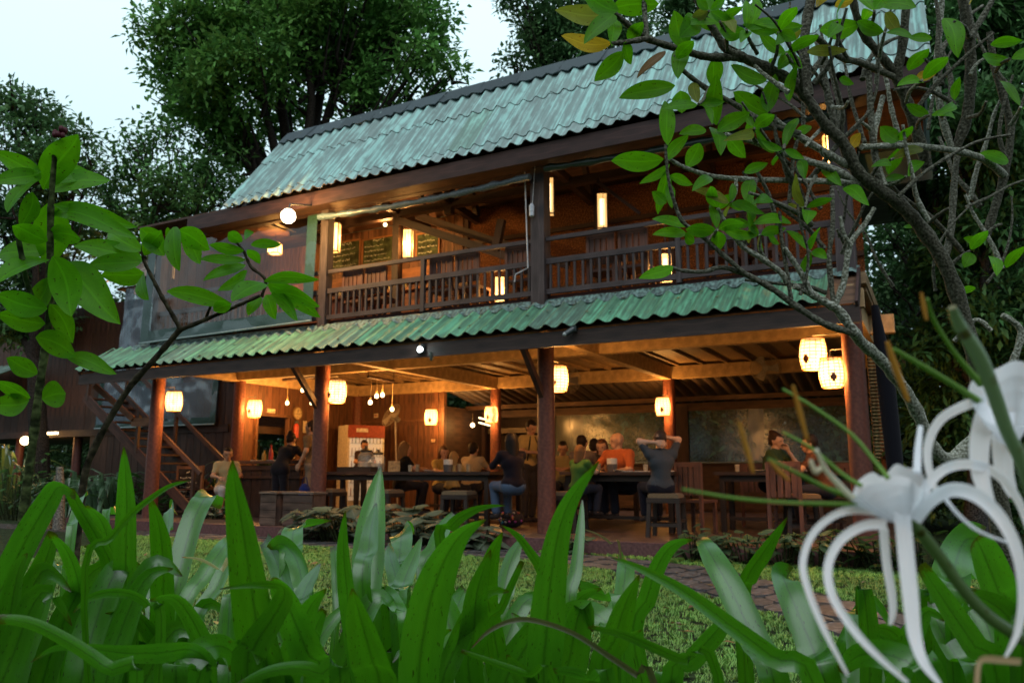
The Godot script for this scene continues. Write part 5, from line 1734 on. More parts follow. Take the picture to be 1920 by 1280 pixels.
# pose: joints in the person's own axes, facing +z; sitting bodies have the seat at y = 0
func person(label: String, at: Vector3, turn: float, o: Dictionary) -> void:
	var size: float = o.get("size", 1.22)
	var t := thing("person", label, "person", at, "guests and staff of the restaurant", turn)
	t.scale = Vector3.ONE * size
	var sit: bool = o.get("sit", true)
	var base := 0.0 if sit else 0.90
	var lean: float = o.get("lean", 0.08)
	var wide: float = o.get("wide", 1.0)
	var pel := Vector3(0, base + 0.09, 0)
	var ch := pel + Vector3(0, 0.33 * cos(lean), 0.33 * sin(lean))
	var nk := pel + Vector3(0, 0.48 * cos(lean), 0.48 * sin(lean) + 0.01)
	var look: float = o.get("look", 0.0); var nod: float = o.get("nod", 0.1)
	var hd := nk + Vector3(0, 0.15, 0.02 + 0.04 * sin(nod))
	var hb := Basis(Vector3.UP, look) * Basis(Vector3.RIGHT, nod)
	var sh := [nk + Vector3(-0.17 * wide, -0.045, 0), nk + Vector3(0.17 * wide, -0.045, 0)]
	var el: Array = o.get("elbow", [Vector3(-0.25, -0.25, 0.08), Vector3(0.25, -0.25, 0.08)])
	var wr: Array = o.get("wrist", [Vector3(-0.16, -0.28, 0.30), Vector3(0.16, -0.28, 0.30)])
	var E := [nk + el[0], nk + el[1]]; var W := [nk + wr[0], nk + wr[1]]
	var torso := [[pel + Vector3(-0.07, 0, 0), pel + Vector3(0.07, 0, 0), 0.115 * wide, 0.115 * wide], [pel + Vector3(0, 0.03, 0), ch, 0.118 * wide, 0.125 * wide], [ch + Vector3(-0.07 * wide, 0, 0), ch + Vector3(0.07 * wide, 0, 0), 0.105 * wide, 0.105 * wide], [sh[0], sh[1], 0.062, 0.062], [ch, nk, 0.09, 0.06]]
	var arms := []
	for k in 2:
		arms.push_back([sh[k], E[k], 0.052 * wide, 0.04]); arms.push_back([E[k], W[k], 0.041, 0.028])
	var legs := []
	for k in 2:
		var s := -1.0 if k == 0 else 1.0
		var hip := pel + Vector3(s * 0.085, -0.02, 0)
		var kn: Vector3; var an: Vector3
		if sit:
			kn = Vector3(s * 0.11, 0.07, 0.42); an = Vector3(s * 0.10, -0.34, 0.36)
		else:
			kn = Vector3(s * 0.095, 0.49, 0.03); an = Vector3(s * 0.10, 0.08, -0.03 * s)
		legs.push_back([hip, kn, 0.083, 0.056]); legs.push_back([kn, an, 0.055, 0.036]); legs.push_back([an + Vector3(0, -0.03, -0.02), an + Vector3(0, -0.05, 0.15), 0.036, 0.028])
	var skin: Color = o.get("skin", Color(0.34, 0.17, 0.09))
	var b := MB.new()
	b.col = skin
	net(b, torso + arms + legs + [[nk - Vector3(0, 0.03, 0), hd, 0.055, 0.055]], 0.022, 0.04)
	var H := func(x: float, y: float, z: float) -> Vector3: return hd + hb * Vector3(x, y, z)
	net(b, [[nk - Vector3(0, 0.01, 0), H.call(0, -0.04, -0.02), 0.05, 0.055], [H.call(0, 0.03, -0.015), H.call(0, 0.03, 0.01), 0.092, 0.085], [H.call(0, -0.02, 0.02), H.call(0, -0.075, 0.055), 0.07, 0.036], [H.call(0, 0.012, 0.092), H.call(0, -0.022, 0.108), 0.009, 0.014], [H.call(-0.08, 0.0, -0.01), H.call(-0.084, -0.03, -0.01), 0.016, 0.012], [H.call(0.08, 0.0, -0.01), H.call(0.084, -0.03, -0.01), 0.016, 0.012], [H.call(-0.03, 0.028, 0.085), H.call(0.03, 0.028, 0.085), 0.012, 0.012], [H.call(-0.02, -0.052, 0.088), H.call(0.02, -0.052, 0.088), 0.010, 0.010]], 0.011, 0.02)
	var hand_n: Array = o.get("palm", [Vector3(0.4, -0.6, 0.2), Vector3(-0.4, -0.6, 0.2)])
	for k in 2:
		hand(b, W[k], W[k] - E[k], hand_n[k], k == 1, o.get("curl", 0.45))
	obj("body", b, mats.skin, t)
	var ey := MB.new()
	ey.col = Color(0.02, 0.015, 0.012)
	for s in [-1.0, 1.0]:
		ey.ball(H.call(s * 0.033, 0.008, 0.083), 0.011, 8, Vector3(1.2, 0.8, 0.8))
	obj("eyes", ey, mats.hair, t)
	var mo := MB.new()
	mo.col = Color(0.25, 0.07, 0.05)
	mo.tube([H.call(-0.022, -0.052, 0.094), H.call(0, -0.054, 0.10), H.call(0.022, -0.052, 0.094)], [0.004, 0.007, 0.004], 6)
	obj("mouth", mo, mats.skin, t)
	# clothes: shells a little outside the body
	var fat := func(list: Array, e: float) -> Array: return list.map(func(q): return [q[0], q[1], q[2] + e, q[3] + e])
	var sl: float = o.get("sleeve", 0.6)
	var top := []
	for k in 2:
		top.push_back([sh[k], sh[k].lerp(E[k], minf(sl, 1.0)), 0.060 * wide, lerpf(0.060, 0.052, sl)])
		if sl > 1.0: top.push_back([E[k], E[k].lerp(W[k], sl - 1.0), 0.05, 0.04])
	var cl := MB.new()
	cl.col = o.get("shirt", Color(0.3, 0.25, 0.2))
	net(cl, fat.call(torso, 0.014) + top, 0.022, 0.035)
	obj("shirt", cl, mats.cloth, t)
	var tr := MB.new()
	tr.col = o.get("trousers", Color(0.03, 0.03, 0.04))
	var lg := []
	for k in 2:
		lg.push_back(legs[k * 3]); lg.push_back([legs[k * 3 + 1][0], legs[k * 3 + 1][0].lerp(legs[k * 3 + 1][1], o.get("leg_len", 0.9)), 0.06, 0.052])
	net(tr, fat.call(lg, 0.014) + [[pel + Vector3(-0.07, -0.02, 0), pel + Vector3(0.07, -0.02, 0), 0.132 * wide, 0.132 * wide]], 0.022, 0.035)
	obj("trousers", tr, mats.cloth, t)
	var sn := MB.new()
	sn.col = Color(0.04, 0.03, 0.025)
	for k in 2:
		var q = legs[k * 3 + 2]
		net(sn, [[q[0], q[1], 0.046, 0.038]], 0.018, 0.02)
	obj("shoes", sn, mats.cloth, t)
	var style: String = o.get("hair", "short")
	if style != "none":
		var hr := MB.new()
		hr.col = o.get("hair_color", Color(0.02, 0.013, 0.01))
		var hs := [[H.call(0, 0.062, -0.03), H.call(0, 0.055, 0.015), 0.088, 0.072], [H.call(0, 0.02, -0.045), H.call(0, -0.02, -0.05), 0.085, 0.07], [H.call(-0.06, 0.04, 0.0), H.call(-0.07, -0.01, -0.02), 0.036, 0.022], [H.call(0.06, 0.04, 0.0), H.call(0.07, -0.01, -0.02), 0.036, 0.022]]
		if style == "long" or style == "shoulder":
			var drop := -0.34 if style == "long" else -0.17
			hs += [[H.call(0, 0.0, -0.06), hd + Vector3(0, drop, 0) + hb * Vector3(0, 0, -0.10), 0.08, 0.06], [H.call(-0.07, 0.0, -0.03), hd + Vector3(0, drop * 0.9, 0) + hb * Vector3(-0.07, 0, -0.06), 0.04, 0.03], [H.call(0.07, 0.0, -0.03), hd + Vector3(0, drop * 0.9, 0) + hb * Vector3(0.07, 0, -0.06), 0.04, 0.03]]
		elif style == "bun":
			hs += [[H.call(0, 0.12, -0.07), H.call(0, 0.125, -0.085), 0.048, 0.045]]
		net(hr, hs, 0.012, 0.022)
		obj("hair", hr, mats.hair, t)
	if o.has("apron"):
		var ap := MB.new()
		ap.col = o.apron
		ap.tube([nk + Vector3(-0.05, 0.0, 0.06), ch + Vector3(-0.09, 0.03, 0.125), pel + Vector3(-0.12, 0.06, 0.135)], [0.014, 0.014, 0.014], 6)
		ap.tube([nk + Vector3(0.05, 0.0, 0.06), ch + Vector3(0.09, 0.03, 0.125), pel + Vector3(0.12, 0.06, 0.135)], [0.014, 0.014, 0.014], 6)
		ap.tube([nk + Vector3(-0.05, 0.02, 0.0), nk + Vector3(0, 0.03, -0.07), nk + Vector3(0.05, 0.02, 0.0)], [0.012, 0.012, 0.012], 6)
		obj("apron_straps", ap, mats.cloth, t)

func seat_at(px: float, z: float, y := 0.66) -> Vector3:
	var p := on_z(px, 860, z)
	return Vector3(p.x, y, z)

func build_people() -> void:
	var pale := Color(0.48, 0.27, 0.17)
	var tan := Color(0.36, 0.18, 0.095)
	var table_arms := {"elbow": [Vector3(-0.24, -0.20, 0.16), Vector3(0.24, -0.20, 0.16)], "wrist": [Vector3(-0.10, -0.20, 0.36), Vector3(0.10, -0.20, 0.36)]}
	var up_arms := {"elbow": [Vector3(-0.30, 0.17, 0.06), Vector3(0.30, 0.14, 0.04)], "wrist": [Vector3(-0.07, 0.20, -0.04), Vector3(0.10, 0.12, -0.08)], "palm": [Vector3(0, 0, 1), Vector3(0, 0, 1)]}
	var chin := {"elbow": [Vector3(-0.22, -0.22, 0.18), Vector3(0.20, -0.20, 0.24)], "wrist": [Vector3(-0.08, -0.24, 0.36), Vector3(0.05, 0.02, 0.17)]}
	var P := func(label: String, at: Vector3, deg: float, o: Dictionary, pose := {}) -> void:
		var d := o.duplicate()
		d.merge(pose)
		person(label, at, deg_to_rad(deg), d)
	P.call("person in a tan shirt sitting left of the reception counter", seat_at(425, -0.75, 0.56), 55, {"shirt": Color(0.50, 0.36, 0.17), "trousers": Color(0.5, 0.44, 0.38), "leg_len": 0.25, "skin": tan})
	P.call("dark-clothed person leaning on the reception counter, seen from behind", Vector3(on_z(524, 860, -0.75).x, 0, -0.78), 185, {"sit": false, "shirt": Color(0.025, 0.02, 0.02), "trousers": Color(0.02, 0.018, 0.02), "lean": 0.55, "nod": 0.4, "hair": "bun", "sleeve": 0.5, "skin": tan, "size": 1.14}, {"elbow": [Vector3(-0.26, -0.22, 0.16), Vector3(0.26, -0.22, 0.16)], "wrist": [Vector3(-0.14, -0.30, 0.34), Vector3(0.14, -0.30, 0.34)]})
	P.call("person in a brown shirt standing half hidden by the second column", Vector3(on_z(588, 860, -0.62).x, 0, -0.62), -75, {"sit": false, "shirt": Color(0.16, 0.10, 0.05), "trousers": Color(0.22, 0.15, 0.10), "skin": tan}, {"elbow": [Vector3(-0.24, -0.26, -0.02), Vector3(0.24, -0.26, -0.02)], "wrist": [Vector3(-0.24, -0.48, 0.10), Vector3(0.24, -0.48, 0.10)]})
	P.call("dark figure of staff bending before the drinks cooler", Vector3(on_z(676, 860, -5.2).x, 0, -5.2), 60, {"sit": false, "shirt": Color(0.05, 0.03, 0.025), "lean": 0.45, "skin": tan, "size": 1.12})
	P.call("woman with long fair hair and black top behind the front table, under the fan", seat_at(752, -2.0), 140, {"shirt": Color(0.014, 0.012, 0.013), "hair": "long", "hair_color": Color(0.20, 0.11, 0.045), "skin": pale, "look": 0.3}, table_arms)
	P.call("guest in a yellow top left of the small blond child", seat_at(829, -3.2, 0.60), 60, {"shirt": Color(0.45, 0.32, 0.10), "skin": pale, "hair": "shoulder", "hair_color": Color(0.10, 0.05, 0.025)}, table_arms)
	P.call("small blond child seen from behind at the front table", seat_at(848, -2.1, 0.62), 175, {"size": 1.0, "shirt": Color(0.42, 0.34, 0.16), "hair": "shoulder", "hair_color": Color(0.38, 0.24, 0.10), "skin": pale}, table_arms)
	P.call("short-haired man in a pale shirt with his back turned, before the back column", seat_at(884, -3.0), 175, {"shirt": Color(0.50, 0.38, 0.22), "skin": pale, "hair_color": Color(0.035, 0.02, 0.014), "wide": 1.08}, table_arms)
	P.call("long-haired guest in black top and jeans on a stool left of the third column", seat_at(962, -0.22, 0.70), -125, {"shirt": Color(0.012, 0.011, 0.013), "trousers": Color(0.075, 0.11, 0.18), "hair": "long", "skin": pale, "sleeve": 1.7}, table_arms)
	P.call("waiter in a mustard shirt with apron straps, standing left of the third column", Vector3(on_z(990, 860, -2.75).x, 0, -2.75), 65, {"sit": false, "shirt": Color(0.46, 0.31, 0.11), "trousers": Color(0.05, 0.04, 0.04), "apron": Color(0.02, 0.02, 0.02), "skin": tan, "nod": 0.35, "lean": 0.12}, {"elbow": [Vector3(-0.22, -0.27, 0.04), Vector3(0.22, -0.27, 0.04)], "wrist": [Vector3(-0.10, -0.28, 0.27), Vector3(0.10, -0.28, 0.27)]})
	P.call("dark-haired guest in a yellow shirt facing out, just right of the third column", seat_at(1056, -3.5), 20, {"shirt": Color(0.40, 0.30, 0.12), "skin": tan}, table_arms)
	P.call("dark-haired man seen from behind above the child in green", seat_at(1088, -2.5, 0.74), 170, {"shirt": Color(0.16, 0.12, 0.10), "skin": pale}, table_arms)
	P.call("brown-haired child in a green shirt seen from behind at the right front table", seat_at(1084, -0.62, 0.68), 160, {"size": 0.98, "shirt": Color(0.06, 0.14, 0.03), "hair": "shoulder", "hair_color": Color(0.16, 0.075, 0.03), "skin": pale}, table_arms)
	P.call("dark-haired guest in grey between the child in green and the smiling woman", seat_at(1113, -3.3, 0.70), 185, {"shirt": Color(0.12, 0.10, 0.10), "skin": pale}, table_arms)
	P.call("woman with brown hair facing out, left of the man in orange", seat_at(1131, -2.75), 5, {"shirt": Color(0.05, 0.04, 0.04), "hair": "shoulder", "hair_color": Color(0.10, 0.04, 0.02), "skin": pale}, table_arms)
	P.call("big balding man in an orange shirt leaning on the table with folded arms", seat_at(1172, -2.15, 0.72), -20, {"size": 1.30, "wide": 1.22, "shirt": Color(0.52, 0.13, 0.045), "hair": "none", "skin": pale, "look": -0.5, "lean": 0.3, "sleeve": 0.95}, {"elbow": [Vector3(-0.33, -0.26, 0.14), Vector3(0.33, -0.26, 0.14)], "wrist": [Vector3(-0.08, -0.30, 0.30), Vector3(0.10, -0.30, 0.28)]})
	P.call("man in a grey shirt on a stool, both arms raised behind his head", seat_at(1238, -0.28, 0.71), -140, {"shirt": Color(0.055, 0.060, 0.068), "trousers": Color(0.015, 0.015, 0.02), "skin": pale, "hair_color": Color(0.05, 0.03, 0.02), "size": 1.18, "sleeve": 0.7, "lean": -0.08}, up_arms)
	P.call("woman with a hair bun, chin in hand, before the right rear window", seat_at(1440, -2.7, 0.74), 75, {"shirt": Color(0.05, 0.075, 0.03), "hair": "bun", "hair_color": Color(0.045, 0.02, 0.012), "skin": pale, "lean": 0.25}, chin)
	P.call("dark guest bent over the right-hand table behind the flower stamens", seat_at(1548, -1.75), -80, {"shirt": Color(0.10, 0.04, 0.02), "skin": tan, "lean": 0.35}, table_arms)

# ---------------------------------------------------------------- trees
var n_sprays := 0

class Spray:   # one spray of leaves: four corners a leaf, in a few tints
	var v := PackedVector3Array()
	var n := PackedVector3Array()
	var shade := PackedFloat32Array()
	var index := PackedInt32Array()
	func mesh() -> ArrayMesh:
		var arr := []
		arr.resize(Mesh.ARRAY_MAX)
		var c := PackedColorArray()
		for g in shade: c.push_back(Color(g, g, g * 0.9))
		arr[Mesh.ARRAY_VERTEX] = v; arr[Mesh.ARRAY_NORMAL] = n; arr[Mesh.ARRAY_COLOR] = c; arr[Mesh.ARRAY_INDEX] = index
		var m := ArrayMesh.new()
		m.add_surface_from_arrays(Mesh.PRIMITIVE_TRIANGLES, arr)
		return m

func leaf_cluster(count: int, reach: float, leaf_l: float, leaf_w: float, seed_: int, droop := 0.25) -> Spray:
	var b := Spray.new()
	var r := RandomNumberGenerator.new(); r.seed = seed_
	for k in count:
		var d := Vector3(r.randf_range(-1, 1), r.randf_range(-0.7, 1), r.randf_range(-1, 1)).normalized()
		var at := d * reach * sqrt(r.randf())
		var o := (d + Vector3(r.randf_range(-0.7, 0.7), -droop + r.randf_range(-0.5, 0.5), r.randf_range(-0.7, 0.7))).normalized()
		var s := o.cross(Vector3(r.randf_range(-0.5, 0.5), 1, r.randf_range(-0.5, 0.5))).normalized()
		var n := s.cross(o).normalized()
		var l := leaf_l * r.randf_range(0.5, 1.4); var w := leaf_w * r.randf_range(0.75, 1.2)
		var m := at + o * l * 0.45 - n * l * 0.05
		var tip := at + o * l - n * l * 0.22
		var g := r.randf_range(0.7, 1.25)
		var k0 := b.v.size()
		for p in [at, m + s * w * 0.5 + n * w * 0.15, tip, m - s * w * 0.5 + n * w * 0.15]:
			b.v.push_back(p); b.shade.push_back(g)
		for q in [n, (n + s * 0.35).normalized(), n, (n - s * 0.35).normalized()]:
			b.n.push_back(q)
		if (b.v[k0 + 1] - at).cross(tip - at).dot(n) > 0.0:
			b.index.append_array([k0, k0 + 2, k0 + 1, k0, k0 + 3, k0 + 2])
		else:
			b.index.append_array([k0, k0 + 1, k0 + 2, k0, k0 + 2, k0 + 3])
	return b

func foliage(called: String, leaf: Spray, m: Material, spots: Array[Transform3D], tint: Color, parent: Node) -> MeshInstance3D:   # many sprays joined into one crown
	var tones := []
	for k in 12:
		var g := 0.6 + 0.75 * k / 11.0
		var y := 0.9 + 0.25 * ((k * 5) % 12) / 11.0
		var c := PackedColorArray()
		for s in leaf.shade:
			c.push_back(Color(tint.r * g * y * s, tint.g * g * s, tint.b * g * s * 0.9))
		tones.push_back(c)
	var v := PackedVector3Array(); var n := PackedVector3Array(); var c := PackedColorArray(); var ix := PackedInt32Array()
	var per := leaf.index.size()
	ix.resize(per * spots.size())
	var w := 0
	for t in spots:
		var base := v.size()
		v.append_array(t * leaf.v)
		n.append_array(Transform3D(t.basis.orthonormalized(), Vector3.ZERO) * leaf.n)
		c.append_array(tones[rng.randi() % 12])
		for i in leaf.index:
			ix[w] = i + base
			w += 1
	var arr := []
	arr.resize(Mesh.ARRAY_MAX)
	arr[Mesh.ARRAY_VERTEX] = v; arr[Mesh.ARRAY_NORMAL] = n; arr[Mesh.ARRAY_COLOR] = c; arr[Mesh.ARRAY_INDEX] = ix
	var me := ArrayMesh.new()
	me.add_surface_from_arrays(Mesh.PRIMITIVE_TRIANGLES, arr)
	return obj_mesh(called, me, m, parent)

# limbs grow from the trunk toward given clumps; the crown is leaf sprays scattered through those clumps
func tree(called: String, label: String, foot: Vector3, clumps: Array, trunk_r: float, leaf: Spray, per_m3: float, tint: Color, bark: Color, twig := 0.6, group := "trees behind the pavilion", spray := 1.0, n_max := 9000) -> Node3D:
	var t := thing(called, label, "tree", foot, group)
	var tb := MB.new()
	tb.col = bark
	var mid := Vector3.ZERO
	for c in clumps: mid += c[0]
	mid /= clumps.size()
	var low := 1e9
	for c in clumps: low = minf(low, c[0].y - c[1])
	var fork := Vector3(mid.x * 0.7, lerpf(0.0, mid.y, 0.55), mid.z * 0.7)
	fork.y = maxf(fork.y, low * 0.9)
	tb.tube([Vector3.ZERO, fork * 0.35 + Vector3(0.06, 0, 0), fork * 0.7, fork], [trunk_r * 1.25, trunk_r, trunk_r * 0.85, trunk_r * 0.75], 9)
	for c in clumps:
		var e: Vector3 = c[0]
		var start := fork * rng.randf_range(0.82, 1.0)
		var bend := (e - start) * 0.5 + Vector3(rng.randf_range(-0.4, 0.4), rng.randf_range(0.0, 0.8), rng.randf_range(-0.4, 0.4))
		tb.tube([start, start + bend * 0.55, start + bend, e + Vector3(0, c[1] * 0.4, 0)], [trunk_r * 0.6, trunk_r * 0.45, trunk_r * 0.33, trunk_r * 0.08], 6, false)
		for k in 7:
			var d := Vector3(rng.randf_range(-1, 1), rng.randf_range(-0.4, 1), rng.randf_range(-1, 1)).normalized()
			var s: Vector3 = start.lerp(e, rng.randf_range(0.55, 1.0))
			tb.tube([s, s + d * c[1] * 0.5 + Vector3(0, 0.1, 0), e + d * c[1] * 0.85], [trunk_r * 0.2, trunk_r * 0.13, trunk_r * 0.03], 4, false)
	obj("trunk", tb, mats.bark, t)
	var spots: Array[Transform3D] = []
	for c in clumps:
		var vol: float = 4.19 * pow(c[1], 3.0)
		var n := int(minf(vol * per_m3 * 1.2, float(n_max)))
		var boughs := []
		for k in 11:
			var d := Vector3(rng.randfn(), rng.randfn() * 0.8, rng.randfn()).normalized()
			boughs.push_back([c[0] + d * c[1] * rng.randf_range(0.35, 0.92), c[1] * rng.randf_range(0.18, 0.34)])
		for i in n:
			var q = boughs[rng.randi() % 11]
			var at: Vector3 = q[0] + Vector3(rng.randfn(), rng.randfn() * 0.55, rng.randfn()) * q[1] * 0.72
			var bs := Basis.from_euler(Vector3(rng.randf_range(-0.6, 0.6), rng.randf() * TAU, rng.randf_range(-0.6, 0.6))).scaled(Vector3.ONE * rng.randf_range(0.7, 1.3) * spray)
			spots.push_back(Transform3D(bs, at))
	foliage("crown", leaf, mats.tree_leaf, spots, tint, t)
	n_sprays += spots.size()
	return t

func clumps_at(list: Array, depth: float, foot: Vector3, spread := 0.0) -> Array:   # [px, py, radius px, depth offset m]
	var out := []
	for e in list:
		var d: float = depth + e[3]
		out.push_back([far(e[0], e[1], d) - foot, e[2] * d / FOCAL])
	return out

func build_trees() -> void:
	var small := leaf_cluster(17, 0.42, 0.20, 0.10, 11)
	var medium := leaf_cluster(22, 0.5, 0.24, 0.125, 12)
	var big := leaf_cluster(9, 0.6, 0.62, 0.20, 13, 0.5)
	var green := Color(0.115, 0.285, 0.066)
	var deep := Color(0.085, 0.19, 0.075)
	var olive := Color(0.050, 0.085, 0.026)
	var barkc := Color(0.075, 0.062, 0.050)
	# the great tree behind the left half of the roof
	var foot := far(560, 1000, 27.0); foot.y = -0.2
	tree("broad_tree", "great broad-leaved tree rising behind the left half of the roof", foot, clumps_at([[330, 60, 95, 0], [440, 20, 105, 1], [560, 10, 105, -1], [680, 10, 95, 0], [770, 40, 80, 0], [350, 150, 75, 1], [460, 120, 105, -1], [590, 120, 100, 1], [700, 110, 95, 0], [800, 120, 62, -1], [330, 190, 55, 0], [430, 230, 80, 0], [540, 215, 60, 2], [680, 195, 62, 0], [780, 185, 55, 0], [850, 150, 34, 0], [450, 290, 55, 1], [400, 250, 60, 1], [480, -80, 120, 2], [640, -90, 120, 2]], 27.0, foot), 0.42, medium, 5.5, green, barkc)
	foot = far(70, 1000, 24.0); foot.y = -0.2
	tree("dark_tree", "dark tree on the far left with an uneven sloping top", foot, clumps_at([[20, 185, 62, 0], [75, 235, 62, 1], [130, 265, 48, 0], [30, 290, 75, -1], [110, 330, 60, 0], [170, 310, 32, 0], [20, 400, 85, 1], [110, 420, 70, 1], [40, 520, 80, 1], [10, 600, 70, 1], [90, 610, 60, 2]], 24.0, foot), 0.28, small, 13.0, deep, barkc)
	foot = far(300, 1000, 25.0); foot.y = -0.2
	tree("small_tree", "lower bushy tree filling the gap left of the roof end", foot, clumps_at([[262, 262, 38, 0], [310, 270, 42, 1], [250, 320, 46, 0], [320, 330, 55, -1], [390, 320, 60, 1], [270, 390, 60, 0], [350, 400, 55, 1], [420, 370, 45, 1], [210, 430, 60, 1], [300, 460, 60, 2], [190, 350, 40, 1]], 25.0, foot), 0.22, small, 13.0, Color(0.095, 0.22, 0.068), barkc)
	# behind the ridge on the right
	foot = far(1080, 1000, 26.0); foot.y = -0.2
	tree("tall_tree", "fine-leaved tall tree standing behind the ridge at the middle of the roof", foot, clumps_at([[1000, 20, 62, 0], [1070, 10, 70, 1], [990, 80, 52, 0], [1060, 90, 66, 0], [960, 130, 30, 0], [1130, 40, 66, 0], [1180, 70, 60, 1], [1010, 140, 40, 1], [1120, 120, 45, 1]], 26.0, foot), 0.26, small, 13.0, deep, barkc)
	foot = far(1420, 1000, 28.0); foot.y = -0.2
	tree("ridge_tree", "tall tree showing behind the plumeria above the right part of the ridge", foot, clumps_at([[1260, 30, 60, 0], [1330, 10, 60, 0], [1420, -40, 80, 0], [1250, 90, 40, 1], [1540, -60, 90, 1], [1660, -40, 90, 1]], 28.0, foot), 0.26, small, 11.0, deep, barkc)
	# the dark stand on the right
	foot = far(1830, 1000, 15.0); foot.y = -0.2
	tree("shade_tree", "dense dark tree filling the right edge behind the plumeria", foot, clumps_at([[1760, 60, 110, 1], [1880, 120, 120, 1], [1800, 230, 110, 0], [1900, 320, 120, 0], [1780, 380, 85, 1.5], [1850, 470, 110, 0], [1760, 520, 75, 1], [1900, 600, 120, 0], [1790, 640, 80, 1], [1850, 760, 110, 0.5], [1750, 760, 70, 2], [1900, -40, 120, 1], [1720, 640, 45, 2]], 15.0, foot), 0.2, leaf_cluster(15, 0.34, 0.20, 0.075, 17), 26.0, Color(0.06, 0.15, 0.05), Color(0.09, 0.085, 0.075))
	foot = far(1990, 1000, 18.0); foot.y = -0.2
	tree("edge_tree", "second dark tree at the right edge, farther off", foot, clumps_at([[1960, 100, 150, 0], [1980, 330, 150, 0], [1960, 560, 140, 0], [1760, 200, 100, 3], [1720, 900, 100, 0], [1850, 900, 120, -1], [1960, 800, 140, 0], [1660, 440, 60, 3], [1655, 530, 60, 3], [1700, 380, 60, 3]], 18.0, foot), 0.22, small, 12.0, deep, barkc)
	# the wood behind the house and beyond the annexe, one mass
	var spots: Array[Transform3D] = []
	var tints: Array[Color] = []
	for i in 15000:
		var x := rng.randf_range(-75, 25)
		var z := -16.0 - 14.0 * rng.randf() - maxf(0.0, -x - 20.0) * 0.2
		var top := 6.0 + 2.0 * sin(x * 0.7) + 1.5 * sin(x * 1.9 + 1.0)
		if x > -2.0: top += 5.0
		if x < -26.0: top += minf(7.0, (-26.0 - x) * 0.8)
		var y := top * pow(rng.randf(), 0.8)
		var bs := Basis.from_euler(Vector3(rng.randf_range(-0.6, 0.6), rng.randf() * TAU, rng.randf_range(-0.6, 0.6))).scaled(Vector3.ONE * rng.randf_range(1.2, 2.2))
		spots.push_back(Transform3D(bs, Vector3(x, y, z)))
		var g := rng.randf_range(0.5, 1.3)
		tints.push_back(Color(0.045 * g, 0.095 * g, 0.034 * g))
	for i in 9000:   # unseen trees behind the camera, shaped for what the clear sheets mirror
		var a := rng.randf_range(-2.6, 0.5)
		var r := rng.randf_range(27, 40)
		var x := -6.0 + sin(a) * r * 1.25
		var z := 12.0 + cos(a) * r * 0.75
		var top := 6.0 + 4.5 * sin(a * 8.0) + 1.5 * sin(a * 23.0)
		var bs := Basis.from_euler(Vector3(rng.randf_range(-0.6, 0.6), rng.randf() * TAU, rng.randf_range(-0.6, 0.6))).scaled(Vector3.ONE * rng.randf_range(1.2, 2.4))
		if z < 6.0: continue
		spots.push_back(Transform3D(bs, Vector3(x, top * pow(rng.randf(), 0.7), z)))
		var g := rng.randf_range(0.5, 1.3)
		tints.push_back(Color(0.050 * g, 0.11 * g, 0.036 * g))
	scatter("woods_and_unseen_trees", medium.mesh(), mats.tree_leaf, spots, tints, self).set_meta("kind", "stuff")
	print("sprays ", n_sprays)

# ---------------------------------------------------------------- garden plants
func shrub(called: String, label: String, at: Vector3, n: int, w: float, h: float, leaf_l: float, leaf_w: float, tint: Color, kind := 0, group := "garden plants round the terrace") -> void:
	var t := thing(called, label, "plant", at, group)
	var st := MB.new()
	st.col = Color(0.06, 0.075, 0.03)
	for i in n:
		var a := rng.randf() * TAU
		var r := sqrt(rng.randf())
		var foot := Vector3(cos(a) * w * 0.25 * r, 0, sin(a) * w * 0.25 * r)
		var tip := Vector3(cos(a) * w * 0.5 * r, h * rng.randf_range(0.2, 1.0) * (1.0 - 0.25 * r), sin(a) * w * 0.5 * r)
		var g := rng.randf_range(0.7, 1.3)
		var lf := MB.new()
		lf.col = Color(tint.r * g, tint.g * g, tint.b * g)
		var out := Vector3(cos(a), rng.randf_range(-0.5, 0.4), sin(a)).normalized()
		if kind == 1:   # long arching blades from the base
			var mid := foot.lerp(tip, 0.6) + Vector3(0, h * 0.25, 0)
			var side := out.cross(Vector3.UP).normalized()
			var e := tip + out * w * 0.35 - Vector3(0, h * 0.2, 0)
			lf.blade([foot, foot.lerp(mid, 0.5), mid, mid.lerp(e, 0.5) + Vector3(0, h * 0.06, 0), e], [leaf_w * 0.4, leaf_w * 0.5, leaf_w * 0.5, leaf_w * 0.35, 0.001], [side, side, side, side, side], 0.3, 1)
		else:
			st.tube([foot, foot.lerp(tip, 0.5) + Vector3(0, 0.03, 0), tip], [0.012, 0.009, 0.006], 5, false)
			var side := out.cross(Vector3(rng.randf_range(-0.4, 0.4), 1, rng.randf_range(-0.4, 0.4))).normalized()
			var l := leaf_l * rng.randf_range(0.7, 1.2); var lw := leaf_w * rng.randf_range(0.8, 1.2) * 0.5
			var s := tip - out * l * 0.15
			lf.blade([s, s + out * l * 0.22, s + out * l * 0.5, s + out * l * 0.8 - Vector3(0, l * 0.05, 0), s + out * l - Vector3(0, l * 0.15, 0)], [lw * 0.25, lw * 0.95, lw, lw * 0.5, 0.001], [side, side, side, side, side], 0.25, 1)
		obj("leaf", lf, mats.broad_leaf if kind == 0 else mats.strap_leaf, t)
	if kind == 0:
		obj("stems", st, mats.bark, t)

